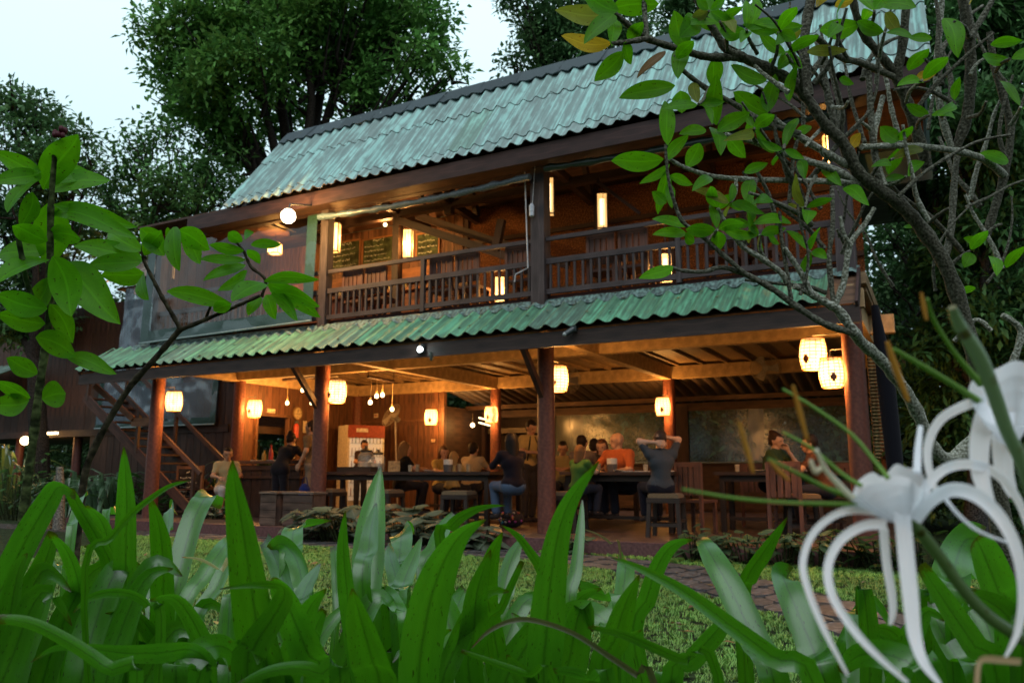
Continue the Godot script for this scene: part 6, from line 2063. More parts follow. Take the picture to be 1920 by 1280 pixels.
func build_garden() -> void:
	var cal := Color(0.15, 0.19, 0.155)
	var sage := Color(0.10, 0.16, 0.095)
	var g := Color(0.035, 0.085, 0.025)
	# caladiums and herbs along the terrace edge
	var spots := [[575, 985, "caladium with grey-green leaves just right of the planter box", cal, 0.85], [620, 985, "low caladium two steps right of the planter box", cal, 0.8], [655, 985, "caladium spilling over the edge left of the tall pale blade", cal, 0.9], [740, 990, "caladium with broad grey leaves right of the tall pale blade", cal, 0.95], [790, 992, "upright caladium before the long front table", cal, 0.75], [850, 995, "low caladium left of the patterned bag", cal, 0.65], [900, 1000, "small grey plant beside the patterned bag", cal, 0.5],
		[1075, 1010, "low green plant right at the foot of the third column", sage, 0.4], [1300, 1022, "sage-green bedding plant at the terrace edge under the raised-arms man", sage, 0.6], [1350, 1024, "sage-green bedding plant next to the pale blade tip", sage, 0.55], [1400, 1026, "bushy sage plant left of the bright leaning blade", sage, 0.6], [1470, 1030, "sage plant right of the bright leaning blade", sage, 0.6], [1530, 1034, "sage plant left of the curling flower petals", sage, 0.65], [1590, 1036, "bushy plant behind the left flower petal", g, 0.7], [1650, 1040, "bushy plant behind the hanging flower petals", g, 0.75], [1720, 1040, "bushy plant right of the hanging flower petals", g, 0.8]]
	for e in spots:
		var p := on_y(e[0], e[1], -0.2)
		p.z = clampf(p.z, 1.12, 2.4)
		var k := (p.z - EYE.z) / (on_y(e[0], e[1], -0.2).z - EYE.z)
		p = on_z(e[0], e[1], p.z); p.y = -0.2
		shrub("caladium" if e[3] == cal else "bedding_plant", e[2], p, 30, e[4] * 1.2, e[4] * 0.85, 0.36 if e[3] == cal else 0.24, 0.26 if e[3] == cal else 0.13, e[3], 0)
	# the bed on the left
	var left := [[30, 960, 1.3, g, 0, "leafy shrub in the bed on the far left edge"], [120, 955, 1.1, g, 1, "spiky bed plant left of the leaning cane"], [200, 950, 1.2, sage, 1, "grey-green arching grass plant before the annexe posts"], [235, 960, 1.0, g, 0, "dark shrub left of the first front post"], [80, 930, 1.4, g, 0, "shrub behind the straight cane on the left"], [150, 925, 1.2, sage, 1, "arching plant under the annexe deck"], [330, 965, 0.7, g, 0, "small shrub at the foot of the stair"], [5, 900, 1.9, Color(0.06, 0.10, 0.04), 1, "tall grassy plant cut by the left edge, near the round lamp"], [400, 975, 0.45, cal, 0, "low plant on the terrace step before the stair"]]
	for e in left:
		var p := on_y(e[0], e[1] + 14, -0.2)
		p.z = clampf(p.z, -1.5, 3.0)
		p = on_z(e[0], e[1], p.z); p.y = -0.2
		shrub("garden_shrub", e[5], p, 52, e[2] * 1.6, e[2] * 1.35, 0.36, 0.13, e[3] * 1.9, e[4])
	shrub("doorway_palm", "leafy plant seen through the dark doorway", Vector3(-17.6, 0, -4.4), 40, 1.6, 2.4, 0.5, 0.12, Color(0.10, 0.15, 0.10), 1)
	shrub("stair_palm", "fan of narrow leaves beside the inner column, behind the seated person", Vector3(-16.0, 0, -1.9), 22, 1.0, 1.9, 0.4, 0.09, g, 1)
	# split stump
	var s := thing("tree_stump", "pale split bamboo stump standing in the left bed", "stump", on_z(105, 925, 1.6) * Vector3(1, 0, 1) + Vector3(0, -0.2, 0))
	for e in [[-0.10, 1.15, Color(0.42, 0.32, 0.16), 0.10], [0.10, 1.35, Color(0.26, 0.25, 0.21), 0.12]]:
		var b := MB.new()
		b.col = e[2]
		b.tube([Vector3(e[0] * 1.8, 0, 0), Vector3(e[0] * 1.2, e[1] * 0.6, 0), Vector3(e[0] * 0.3, e[1], 0)], [e[3], e[3] * 0.85, e[3] * 0.6], 9)
		obj("stem", b, mats.bark, s)

# ---------------------------------------------------------------- near plants
func spline(pts: Array, n: int) -> Array:   # smooth curve through points with their widths: [Vector3, w]
	var out := []
	var m := pts.size()
	for i in n + 1:
		var t := float(i) / n * (m - 1)
		var k := mini(int(t), m - 2)
		var f := t - k
		var p0 = pts[maxi(k - 1, 0)]; var p1 = pts[k]; var p2 = pts[k + 1]; var p3 = pts[mini(k + 2, m - 1)]
		var at: Vector3 = p1[0].cubic_interpolate(p2[0], p0[0], p3[0], f)
		out.push_back([at, lerpf(p1[1], p2[1], f)])
	return out

# strap leaf: points in the lens's survey pixels [x, y, width], depth at root and tip, then down to the bulb on the ground
func strap(parent: Node3D, pts: Array, d0: float, d1: float, tint: Color, fold := 0.22, twist := 0.0, root := true) -> void:
	var c := []
	var m := pts.size()
	for i in m:
		var d := lerpf(d0, d1, float(i) / maxf(1.0, m - 1))
		c.push_back([far(pts[i][0], pts[i][1], d), pts[i][2] * d / FOCAL * 0.5])
	if root:
		var first: Vector3 = c[0][0]
		var base := parent.position + Vector3((first.x - parent.position.x) * 0.25, 0.02, (first.z - parent.position.z) * 0.25)
		if first.y > base.y + 0.1:
			c.push_front([first.lerp(base, 0.5) + Vector3(0, 0.03, 0), c[0][1] * 0.85])
			c.push_front([base, c[0][1] * 0.6])
	var n := 12 + 3 * m
	var s := spline(c, n)
	var spine := []; var half := []; var side := []
	var view := -cam_basis.z
	for i in n + 1:
		var tg: Vector3 = (s[mini(i + 1, n)][0] - s[maxi(i - 1, 0)][0]).normalized()
		var across := tg.cross(view).normalized()
		if side.size() and across.dot(side[-1]) < 0.0:
			across = -across
		if side.size():   # a leaf turns slowly: keep close to the direction before
			across = (side[-1] * 0.75 + across * 0.25).normalized()
		spine.push_back(s[i][0] - parent.position)
		half.push_back(maxf(s[i][1], 0.0006))
		side.push_back(across)
	if twist != 0.0:
		for i in n + 1:
			var tg: Vector3 = (spine[mini(i + 1, n)] - spine[maxi(i - 1, 0)]).normalized()
			side[i] = side[i].rotated(tg, twist * (0.3 + 0.7 * i / n))
	var b := MB.new()
	b.col = tint
	b.blade(spine, half, side, fold, 3)
	obj("leaf", b, mats.strap_leaf, parent)

# broad leaf from stalk to tip
func broad(parent: Node3D, x0: float, y0: float, x1: float, y1: float, w: float, d0: float, d1: float, tint: Color, roll := 99.0, shape := 1.0, m: Material = null) -> void:
	var a := far(x0, y0, d0); var e := far(x1, y1, d1)
	var view := -cam_basis.z
	var tg := (e - a).normalized()
	var across := tg.cross(view).normalized()
	var up := across.cross(tg).normalized()
	if roll > 90.0:
		roll = rng.randf_range(-0.5, 0.5)
	across = across.rotated(tg, roll)
	up = up.rotated(tg, roll)
	if up.y < 0.0: up = -up
	var hw: float = w * (d0 + d1) * 0.5 / FOCAL * 0.5 / maxf(0.6, cos(roll))
	var length := (e - a).length()
	var spine := []; var half := []; var side := []
	var n := 12
	for i in n + 1:
		var u := float(i) / n
		spine.push_back(a.lerp(e, u) + up * length * 0.10 * sin(PI * u) - parent.position + across * length * 0.03 * sin(u * 5.0))
		var prof := pow(sin(PI * pow(u, 0.85 * shape)), 0.75) if u > 0.0 and u < 1.0 else 0.0
		half.push_back(maxf(hw * prof, 0.002 if i == 0 else 0.0005))
		side.push_back(across)
	var b := MB.new()
	b.col = tint
	b.blade(spine, half, side, rng.randf_range(0.10, 0.28), 2)
	obj("leaf", b, m if m else mats.broad_leaf, parent)

func branch(parent: Node3D, called: String, pts: Array, d0: float, d1: float, tint: Color, m: Material) -> void:   # [x, y, width px]
	var c := []
	for i in pts.size():
		var d := lerpf(d0, d1, float(i) / (pts.size() - 1))
		c.push_back([far(pts[i][0], pts[i][1], d), pts[i][2] * d / FOCAL * 0.5])
	var n := pts.size() * 4
	var s := spline(c, n)
	var path := []; var rad := []
	for i in n + 1:
		path.push_back(s[i][0] - parent.position)
		rad.push_back(s[i][1] * (1.0 + 0.10 * sin(i * 2.3) + 0.06 * sin(i * 5.1)))
	var b := MB.new()
	b.col = tint
	b.tube(path, rad, 9)
	obj(called, b, m, parent)

func build_plumeria() -> void:
	var g := Color(0.095, 0.34, 0.007)
	var y := Color(0.50, 0.38, 0.03)
	var gy := Color(0.20, 0.26, 0.03)
	var dg := g
	var foot := far(1900, 1000, 3.3); foot.y = -0.2
	var t := thing("plumeria_tree", "leggy grey plumeria with bare forking branches reaching across the right half", "tree", foot)
	var pale := Color(0.50, 0.52, 0.47)
	var dk := Color(0.16, 0.155, 0.125)
	var md := Color(0.22, 0.22, 0.185)
	var lb: Material = mats.lichen_bark
	branch(t, "trunk", [[1915, 1455, 42], [1900, 1240, 40], [1880, 1000, 36], [1850, 780, 32], [1815, 620, 28], [1777, 504, 27], [1730, 430, 26], [1690, 385, 25], [1650, 356, 25], [1609, 322, 24], [1582, 269, 23], [1549, 235, 21], [1512, 181, 19]], 3.3, 3.0, dk, lb)
	branch(t, "branch", [[1512, 181, 23], [1482, 151, 22], [1431, 124, 20], [1391, 107, 19], [1364, 94, 16], [1334, 47, 14], [1300, -14, 12]], 3.0, 2.9, dk, lb)
	branch(t, "branch", [[1391, 107, 16], [1330, 107, 15], [1280, 94, 14], [1213, 72, 13], [1180, 48, 11], [1152, 24, 9]], 2.95, 2.8, dk, lb)
	branch(t, "branch", [[1215, 72, 12], [1180, 78, 10], [1146, 82, 8]], 2.82, 2.78, dk, lb)
	branch(t, "branch", [[1213, 72, 11], [1210, 40, 10], [1207, -10, 9]], 2.82, 2.85, md, lb)
	branch(t, "branch", [[1516, 180, 20], [1508, 84, 19], [1522, -10, 18]], 3.0, 3.05, dk, lb)
	branch(t, "branch", [[1570, 250, 15], [1549, 161, 13], [1539, 101, 12], [1529, 67, 9]], 3.1, 3.2, md, lb)
	branch(t, "branch", [[1740, 320, 22], [1720, 249, 21], [1700, 188, 20], [1683, 144, 19], [1693, 84, 17], [1702, -10, 15]], 3.3, 3.2, dk, lb)
	branch(t, "branch", [[1683, 144, 17], [1650, 101, 16], [1616, 57, 15], [1597, -10, 13]], 3.25, 3.1, dk, lb)
	branch(t, "branch", [[1690, 150, 13], [1616, 118, 13], [1576, 107, 12], [1529, 67, 11]], 3.25, 3.0, md, lb)
	branch(t, "branch", [[1790, 290, 14], [1767, 218, 13], [1757, 134, 12], [1764, 40, 11], [1768, -15, 10]], 3.4, 3.4, pale, lb)
	branch(t, "branch", [[1790, 285, 18], [1814, 218, 20], [1821, 134, 20], [1817, 67, 20], [1804, -15, 18]], 3.4, 3.3, dk, lb)
	branch(t, "branch", [[1820, 70, 12], [1858, 7, 10], [1866, -15, 9]], 3.3, 3.3, md, lb)
	branch(t, "branch", [[1616, 275, 11], [1680, 273, 11], [1733, 275, 12], [1804, 285, 13], [1851, 302, 14], [1885, 330, 16]], 3.05, 3.5, pale, lb)
	branch(t, "branch", [[1770, 500, 14], [1784, 430, 13], [1790, 340, 12], [1797, 279, 11]], 3.3, 3.4, md, lb)
	branch(t, "branch", [[1850, 440, 16], [1864, 396, 15], [1885, 322, 15], [1895, 235, 14], [1868, 134, 13], [1856, 60, 12]], 3.5, 3.5, dk, lb)
	branch(t, "branch", [[1616, 343, 14], [1550, 340, 12], [1482, 338, 11], [1398, 336, 10], [1330, 329, 9], [1280, 312, 8], [1256, 298, 7]], 3.1, 2.8, pale, lb)
	branch(t, "branch", [[1612, 345, 17], [1559, 316, 15], [1495, 296, 12], [1421, 269, 10], [1361, 252, 8]], 3.1, 2.9, pale, lb)
	branch(t, "branch", [[1600, 315, 16], [1566, 296, 15], [1488, 249, 13], [1445, 218, 10]], 3.1, 2.95, pale, lb)
	branch(t, "branch", [[1500, 250, 11], [1441, 232, 10], [1377, 195, 10], [1324, 165, 10], [1280, 131, 9], [1262, 105, 7]], 3.0, 2.8, md, lb)
	branch(t, "twig", [[1480, 380, 8], [1488, 296, 8], [1496, 262, 6]], 3.0, 3.0, md, lb)
	branch(t, "twig", [[1461, 430, 8], [1441, 363, 8], [1418, 319, 7]], 3.0, 2.95, md, lb)
	branch(t, "branch", [[1650, 350, 13], [1636, 252, 12], [1633, 201, 12], [1629, 134, 10]], 3.1, 3.15, md, lb)
	branch(t, "branch", [[1660, 350, 12], [1639, 269, 11], [1656, 181, 10]], 3.1, 3.3, pale, lb)
	# the lower limb with its pale forks
	branch(t, "limb", [[1850, 800, 34], [1790, 860, 28], [1750, 840, 25], [1722, 775, 24], [1690, 720, 23], [1650, 672, 22], [1616, 642, 21], [1602, 622, 20]], 3.3, 2.95, pale, lb)
	branch(t, "branch", [[1604, 624, 15], [1549, 608, 13], [1495, 575, 13], [1448, 541, 12], [1398, 514, 11], [1354, 501, 9], [1320, 509, 8], [1280, 507, 7], [1258, 500, 6]], 2.95, 2.8, md, lb)
	branch(t, "branch", [[1603, 624, 20], [1572, 581, 18], [1555, 571, 16], [1522, 551, 14], [1490, 536, 12]], 2.95, 2.9, pale, lb)
	branch(t, "branch", [[1566, 570, 13], [1582, 531, 12], [1594, 460, 11], [1620, 423, 10], [1640, 390, 8]], 2.93, 2.95, pale, lb)
	branch(t, "branch", [[1564, 572, 10], [1555, 487, 10], [1562, 420, 9], [1560, 350, 8]], 2.93, 3.0, md, lb)
	branch(t, "branch", [[1524, 553, 12], [1502, 511, 11], [1482, 480, 10], [1471, 464, 8]], 2.9, 2.88, pale, lb)
	branch(t, "twig", [[1484, 562, 9], [1475, 504, 8], [1465, 440, 8], [1462, 395, 6]], 2.9, 2.9, md, lb)
	branch(t, "branch", [[1475, 530, 12], [1465, 511, 11], [1428, 484, 11], [1391, 460, 10], [1364, 423, 9], [1346, 390, 7]], 2.9, 2.85, pale, lb)
	branch(t, "branch", [[1400, 515, 9], [1347, 470, 9], [1314, 440, 9], [1280, 415, 8], [1262, 370, 7], [1252, 325, 6], [1248, 270, 5]], 2.85, 2.75, md, lb)
	branch(t, "twig", [[1597, 462, 8], [1584, 440, 7], [1576, 405, 6]], 2.93, 2.93, pale, lb)
	branch(t, "twig", [[1790, 640, 9], [1830, 600, 9], [1860, 620, 8]], 3.25, 3.2, pale, lb)
	branch(t, "branch", [[1870, 760, 14], [1900, 680, 14], [1915, 620, 12], [1880, 590, 10]], 3.4, 3.4, pale, lb)
	var br := Color(0.22, 0.14, 0.07)
	var pl := g
	var L := func(a: float, b: float, c: float, d: float, w: float, col: Color) -> void:
		var k := rng.randf_range(0.8, 1.2)
		var dep := 2.82 + maxf(0.0, (a - 1250.0)) * 0.0008 + rng.randf_range(-0.08, 0.08)
		broad(t, a, b, c, d, w, dep, dep + rng.randf_range(-0.12, 0.08), Color(col.r * k, col.g * k, col.b * k))
	# whorls of leaves at the many twig ends, and thin twigs between the limbs
	var ends := [[1300, 60, 1330, 20], [1364, 94, 1350, 40], [1440, 140, 1460, 60], [1420, 100, 1400, 55], [1500, 160, 1475, 100], [1560, 200, 1590, 190], [1549, 235, 1510, 275], [1540, 120, 1560, 70], [1620, 60, 1640, 20], [1650, 110, 1660, 60], [1590, 110, 1570, 40], [1700, 190, 1730, 150], [1720, 240, 1745, 215], [1757, 140, 1735, 110], [1767, 218, 1790, 190], [1815, 220, 1850, 190], [1820, 140, 1845, 110], [1818, 70, 1790, 40], [1868, 134, 1895, 110], [1895, 235, 1915, 200], [1650, 356, 1700, 330], [1630, 340, 1655, 300], [1740, 420, 1780, 390], [1777, 504, 1820, 470], [1610, 320, 1580, 350], [1530, 330, 1510, 390], [1420, 335, 1405, 385], [1380, 333, 1370, 380], [1560, 300, 1540, 275], [1488, 250, 1470, 280], [1421, 268, 1415, 240], [1330, 165, 1310, 195], [1500, 508, 1520, 470], [1440, 490, 1425, 440], [1395, 460, 1410, 420], [1590, 470, 1570, 430], [1330, 455, 1345, 430], [1850, 440, 1880, 420], [1700, 270, 1670, 300], [1640, 250, 1610, 225]]
	for k in 46:   # the tangle of thin bare twigs on the right
		var x := rng.randf_range(1440, 1900); var yy := rng.randf_range(120, 560)
		var a := rng.randf_range(-2.6, -0.6)
		var len := rng.randf_range(110, 260)
		var dep := 2.95 + maxf(0.0, x - 1450.0) * 0.001 + rng.randf_range(-0.15, 0.25)
		var bend := rng.randf_range(-0.5, 0.5)
		var w := rng.randf_range(6, 12)
		var pts := [[x, yy, w]]
		for j in range(1, 5):
			a += bend * 0.3 + rng.randf_range(-0.25, 0.25)
			pts.push_back([pts[-1][0] + cos(a) * len * 0.25, pts[-1][1] + sin(a) * len * 0.25, w * (1.0 - 0.13 * j)])
		branch(t, "twig", pts, dep, dep + rng.randf_range(-0.2, 0.2), [pale, md, dk, md][rng.randi() % 4], lb)
	for e in ends:
		var dep := 2.82 + maxf(0.0, (e[0] - 1250.0)) * 0.0008
		var mx: float = (e[0] + e[2]) * 0.5 + rng.randf_range(-8, 8); var my: float = (e[1] + e[3]) * 0.5 + rng.randf_range(-8, 8)
		branch(t, "twig", [[e[0], e[1], 8], [mx, my, 7], [e[2], e[3], 5]], dep, dep - rng.randf_range(0.0, 0.2), [pale, md, md][rng.randi() % 3], lb)
		var a0 := rng.randf() * TAU
		var leaves := 4 if e[0] < 1540 else (2 if rng.randf() < 0.6 else 0)
		for j in leaves:
			var a := a0 + TAU * j / leaves + rng.randf_range(-0.3, 0.3)
			var l := rng.randf_range(38, 74)
			var kk := rng.randf_range(0.75, 1.2)
			var cc: Color = [g, g, g, g, g, g, g, g, gy][rng.randi() % 9]
			broad(t, e[2] + cos(a) * 3.0, e[3] + sin(a) * 3.0, e[2] + cos(a) * l, e[3] + sin(a) * l * 0.8 - 6.0, rng.randf_range(15, 27), dep - 0.1, dep - 0.1 + rng.randf_range(-0.18, 0.18), Color(cc.r * kk, cc.g * kk, cc.b * kk))
	L.call(1152, 22, 1040, 22, 40, gy); L.call(1146, 80, 1053, 70, 34, y); L.call(1150, 16, 1236, 4, 38, g); L.call(1150, 26, 1098, 84, 34, g)
	L.call(1140, 30, 1150, 88, 30, g); L.call(1160, 20, 1090, -12, 36, g); L.call(1168, 96, 1116, 154, 36, g); L.call(1266, 160, 1161, 187, 36, g)
	L.call(1273, 92, 1274, 148, 32, g); L.call(1276, 170, 1280, 212, 38, g); L.call(1248, 96, 1196, 148, 17, br); L.call(1252, 272, 1244, 188, 32, g)
	L.call(1244, 298, 1146, 305, 36, g); L.call(1256, 308, 1200, 346, 18, g); L.call(1250, 318, 1236, 402, 25, g); L.call(1292, 424, 1222, 412, 21, g)
	L.call(1286, 436, 1224, 442, 22, g); L.call(1262, 500, 1199, 524, 24, g); L.call(1250, 300, 1290, 250, 24, g); L.call(1256, 330, 1300, 345, 20, pl)
	L.call(1250, 380, 1222, 360, 20, pl); L.call(1252, 345, 1262, 390, 18, g); L.call(1180, 78, 1205, 40, 26, g); L.call(1170, 80, 1185, 120, 24, dg)
	L.call(1290, 92, 1262, 20, 42, dg); L.call(1302, 30, 1276, 72, 40, g); L.call(1378, 34, 1296, 42, 34, g); L.call(1414, -8, 1412, 50, 22, g)
	L.call(1505, 48, 1426, 46, 28, g); L.call(1612, 44, 1537, 60, 36, g); L.call(1338, 108, 1342, 165, 36, g); L.call(1344, 234, 1340, 138, 34, g)
	L.call(1438, 150, 1370, 124, 30, g); L.call(1440, 210, 1452, 138, 30, g); L.call(1440, 212, 1374, 174, 38, g); L.call(1346, 246, 1406, 208, 32, g)
	L.call(1324, 243, 1274, 253, 24, g); L.call(1332, 238, 1354, 292, 30, g); L.call(1364, 260, 1400, 294, 28, g); L.call(1312, 268, 1290, 316, 32, g)
	L.call(1396, 324, 1440, 304, 20, g); L.call(1686, 264, 1650, 238, 32, g); L.call(1690, 264, 1710, 236, 24, g); L.call(1684, 278, 1668, 327, 36, g)
	L.call(1770, 34, 1800, 108, 36, g); L.call(1748, 72, 1704, 72, 20, g); L.call(1704, 132, 1742, 90, 28, g); L.call(1892, 302, 1836, 290, 26, g)
	L.call(1858, 84, 1918, 74, 20, g); L.call(1574, 148, 1602, 156, 16, g); L.call(1598, 278, 1613, 248, 22, y); L.call(1718, 148, 1757, 134, 20, y)
	L.call(1566, 12, 1602, -4, 20, y); L.call(1482, 72, 1502, 54, 20, gy); L.call(1514, 98, 1590, 90, 22, gy); L.call(1440, 440, 1462, 456, 17, g)
	L.call(1302, 454, 1284, 438, 22, g); L.call(1716, 425, 1694, 426, 9, g); L.call(1856, 480, 1872, 518, 24, g); L.call(1888, 502, 1924, 460, 28, g)
	L.call(1840, 452, 1807, 447, 16, pl); L.call(1830, 540, 1800, 545, 14, pl); L.call(1480, 190, 1492, 120, 26, g); L.call(1530, 10, 1560, -10, 26, y)
	L.call(1640, 20, 1600, -8, 34, g); L.call(1652, 10, 1720, 12, 36, dg); L.call(1660, 24, 1690, 60, 32, gy); L.call(1820, 6, 1835, -14, 18, y)
	L.call(1460, 130, 1490, 95, 24, g); L.call(1420, 215, 1400, 260, 24, g); L.call(1490, 262, 1520, 235, 18, g); L.call(1500, 300, 1512, 335, 18, g)
	L.call(1330, 330, 1300, 360, 22, g); L.call(1345, 388, 1330, 350, 20, g); L.call(1346, 392, 1375, 362, 20, dg); L.call(1270, 110, 1300, 75, 26, g)

func build_ginger() -> void:
	var foot := far(30, 1060, 2.7); foot.y = -0.2
	var t := thing("costus_plant", "tall leafy cane plant spiralling up the left edge", "plant", foot)
	var stem := Color(0.10, 0.13, 0.045)
	branch(t, "stem", [[0, 1570, 20], [20, 1200, 18], [45, 950, 17], [62, 817, 16], [77, 700, 15], [91, 600, 14], [93, 480, 13], [95, 380, 11], [102, 290, 9]], 2.7, 2.6, stem, mats.bark)
	branch(t, "stem", [[70, 590, 9], [50, 530, 10], [38, 470, 10], [30, 430, 9]], 2.62, 2.5, Color(0.12, 0.17, 0.06), mats.bark)
	var g := Color(0.085, 0.32, 0.006)
	var d := g
	var p := g
	var add := func(o: Node3D, dep: float, a: float, b: float, c: float, e: float, w: float, col: Color, shape := 1.0) -> void:
		var k := rng.randf_range(0.85, 1.18)
		var dd := dep + rng.randf_range(-0.08, 0.08)
		broad(o, a, b, c, e, w * 0.86, dd, dd + rng.randf_range(-0.16, 0.10), Color(col.r * k, col.g * k, col.b * k), 99.0, shape)
	for e in [[80, 355, 141, 248, 62], [76, 322, -16, 287, 44], [76, 326, -14, 346, 42], [70, 338, 16, 398, 52], [94, 358, 206, 336, 52], [100, 340, 168, 322, 46], [90, 380, 96, 500, 72], [100, 384, 258, 422, 40], [96, 400, 262, 442, 44]]:
		add.call(t, 2.6, e[0], e[1], e[2], e[3], e[4], g)
	for e in [[88, 470, -6, 482, 54], [110, 500, 230, 604, 74], [92, 570, 138, 642, 48], [88, 486, -8, 534, 62], [88, 578, -10, 556, 54], [84, 606, -8, 592, 50], [124, 668, 219, 699, 33], [78, 748, 122, 734, 60], [56, 746, -14, 716, 36], [54, 750, -24, 764, 50], [88, 452, 20, 425, 48], [92, 440, 150, 445, 40], [90, 520, 40, 600, 55], [70, 700, 10, 672, 40]]:
		add.call(t, 2.62, e[0], e[1], e[2], e[3], e[4], g)
	add.call(t, 2.5, 98, 480, 137, 592, 70, d)
	add.call(t, 2.5, 66, 632, 142, 664, 56, p)
	add.call(t, 2.5, 60, 360, 40, 430, 40, p)
	var bud := MB.new()
	bud.col = Color(0.10, 0.015, 0.02)
	var bp := far(112, 244, 2.55) - foot
	for k in 9:
		var a := k * 2.4
		bud.ball(bp + Vector3(cos(a) * 0.014, (k % 3) * 0.010 - 0.02, sin(a) * 0.014), 0.009, 8, Vector3(1, 1.3, 1))
	obj("flower_bud", bud, mats.petal, t)
	# second, thinner cane leaning right
	var f2 := far(150, 1040, 3.0); f2.y = -0.2
	var u := thing("costus_plant", "thin leaning cane with whorls of drooping leaves before the clear sheets", "plant", f2)
	var bk := Color(0.085, 0.07, 0.04)
	branch(u, "stem", [[112, 1520, 17], [140, 1060, 15], [152, 930, 14], [171, 850, 13], [235, 736, 12], [290, 672, 11], [322, 635, 11], [338, 616, 11]], 3.0, 2.9, bk, mats.bark)
	branch(u, "stem", [[338, 618, 9], [320, 585, 8], [302, 554, 8], [282, 515, 7], [269, 487, 6], [266, 460, 5]], 2.9, 2.85, bk, mats.bark)
	branch(u, "stem", [[338, 618, 9], [380, 601, 8], [440, 575, 7], [487, 554, 6]], 2.9, 2.85, bk, mats.bark)
	branch(u, "stem", [[384, 600, 6], [390, 585, 5], [396, 568, 5]], 2.89, 2.87, bk, mats.bark)
	branch(u, "stem", [[490, 556, 6], [497, 524, 6], [470, 500, 6], [456, 470, 5], [436, 448, 4]], 2.86, 2.8, bk, mats.bark)
	for e in [[268, 485, 136, 464, 46], [266, 489, 163, 502, 42], [270, 512, 188, 519, 46], [314, 426, 321, 474, 32], [324, 426, 339, 507, 44], [332, 432, 394, 467, 47], [342, 442, 377, 494, 37], [266, 516, 280, 560, 42], [400, 582, 432, 569, 29], [268, 470, 200, 440, 40], [270, 478, 300, 430, 34]]:
		add.call(u, 2.86, e[0], e[1], e[2], e[3], e[4], g)
	add.call(u, 2.86, 312, 546, 435, 566, 37, d)
	add.call(u, 2.8, 262, 428, 310, 478, 46, p)
	for e in [[460, 487, 373, 489, 22], [456, 470, 391, 461, 24], [460, 497, 381, 528, 27], [463, 507, 408, 547, 30], [463, 468, 488, 494, 24], [454, 452, 426, 437, 27], [458, 450, 476, 434, 22], [470, 459, 527, 456, 22], [495, 527, 598, 521, 26], [500, 533, 602, 592, 40], [498, 553, 518, 598, 30], [508, 550, 559, 598, 32], [487, 556, 466, 592, 30], [492, 530, 436, 566, 52], [505, 545, 585, 560, 28], [515, 548, 600, 572, 30]]:
		add.call(u, 2.84, e[0], e[1], e[2], e[3], e[4], g, 0.95)

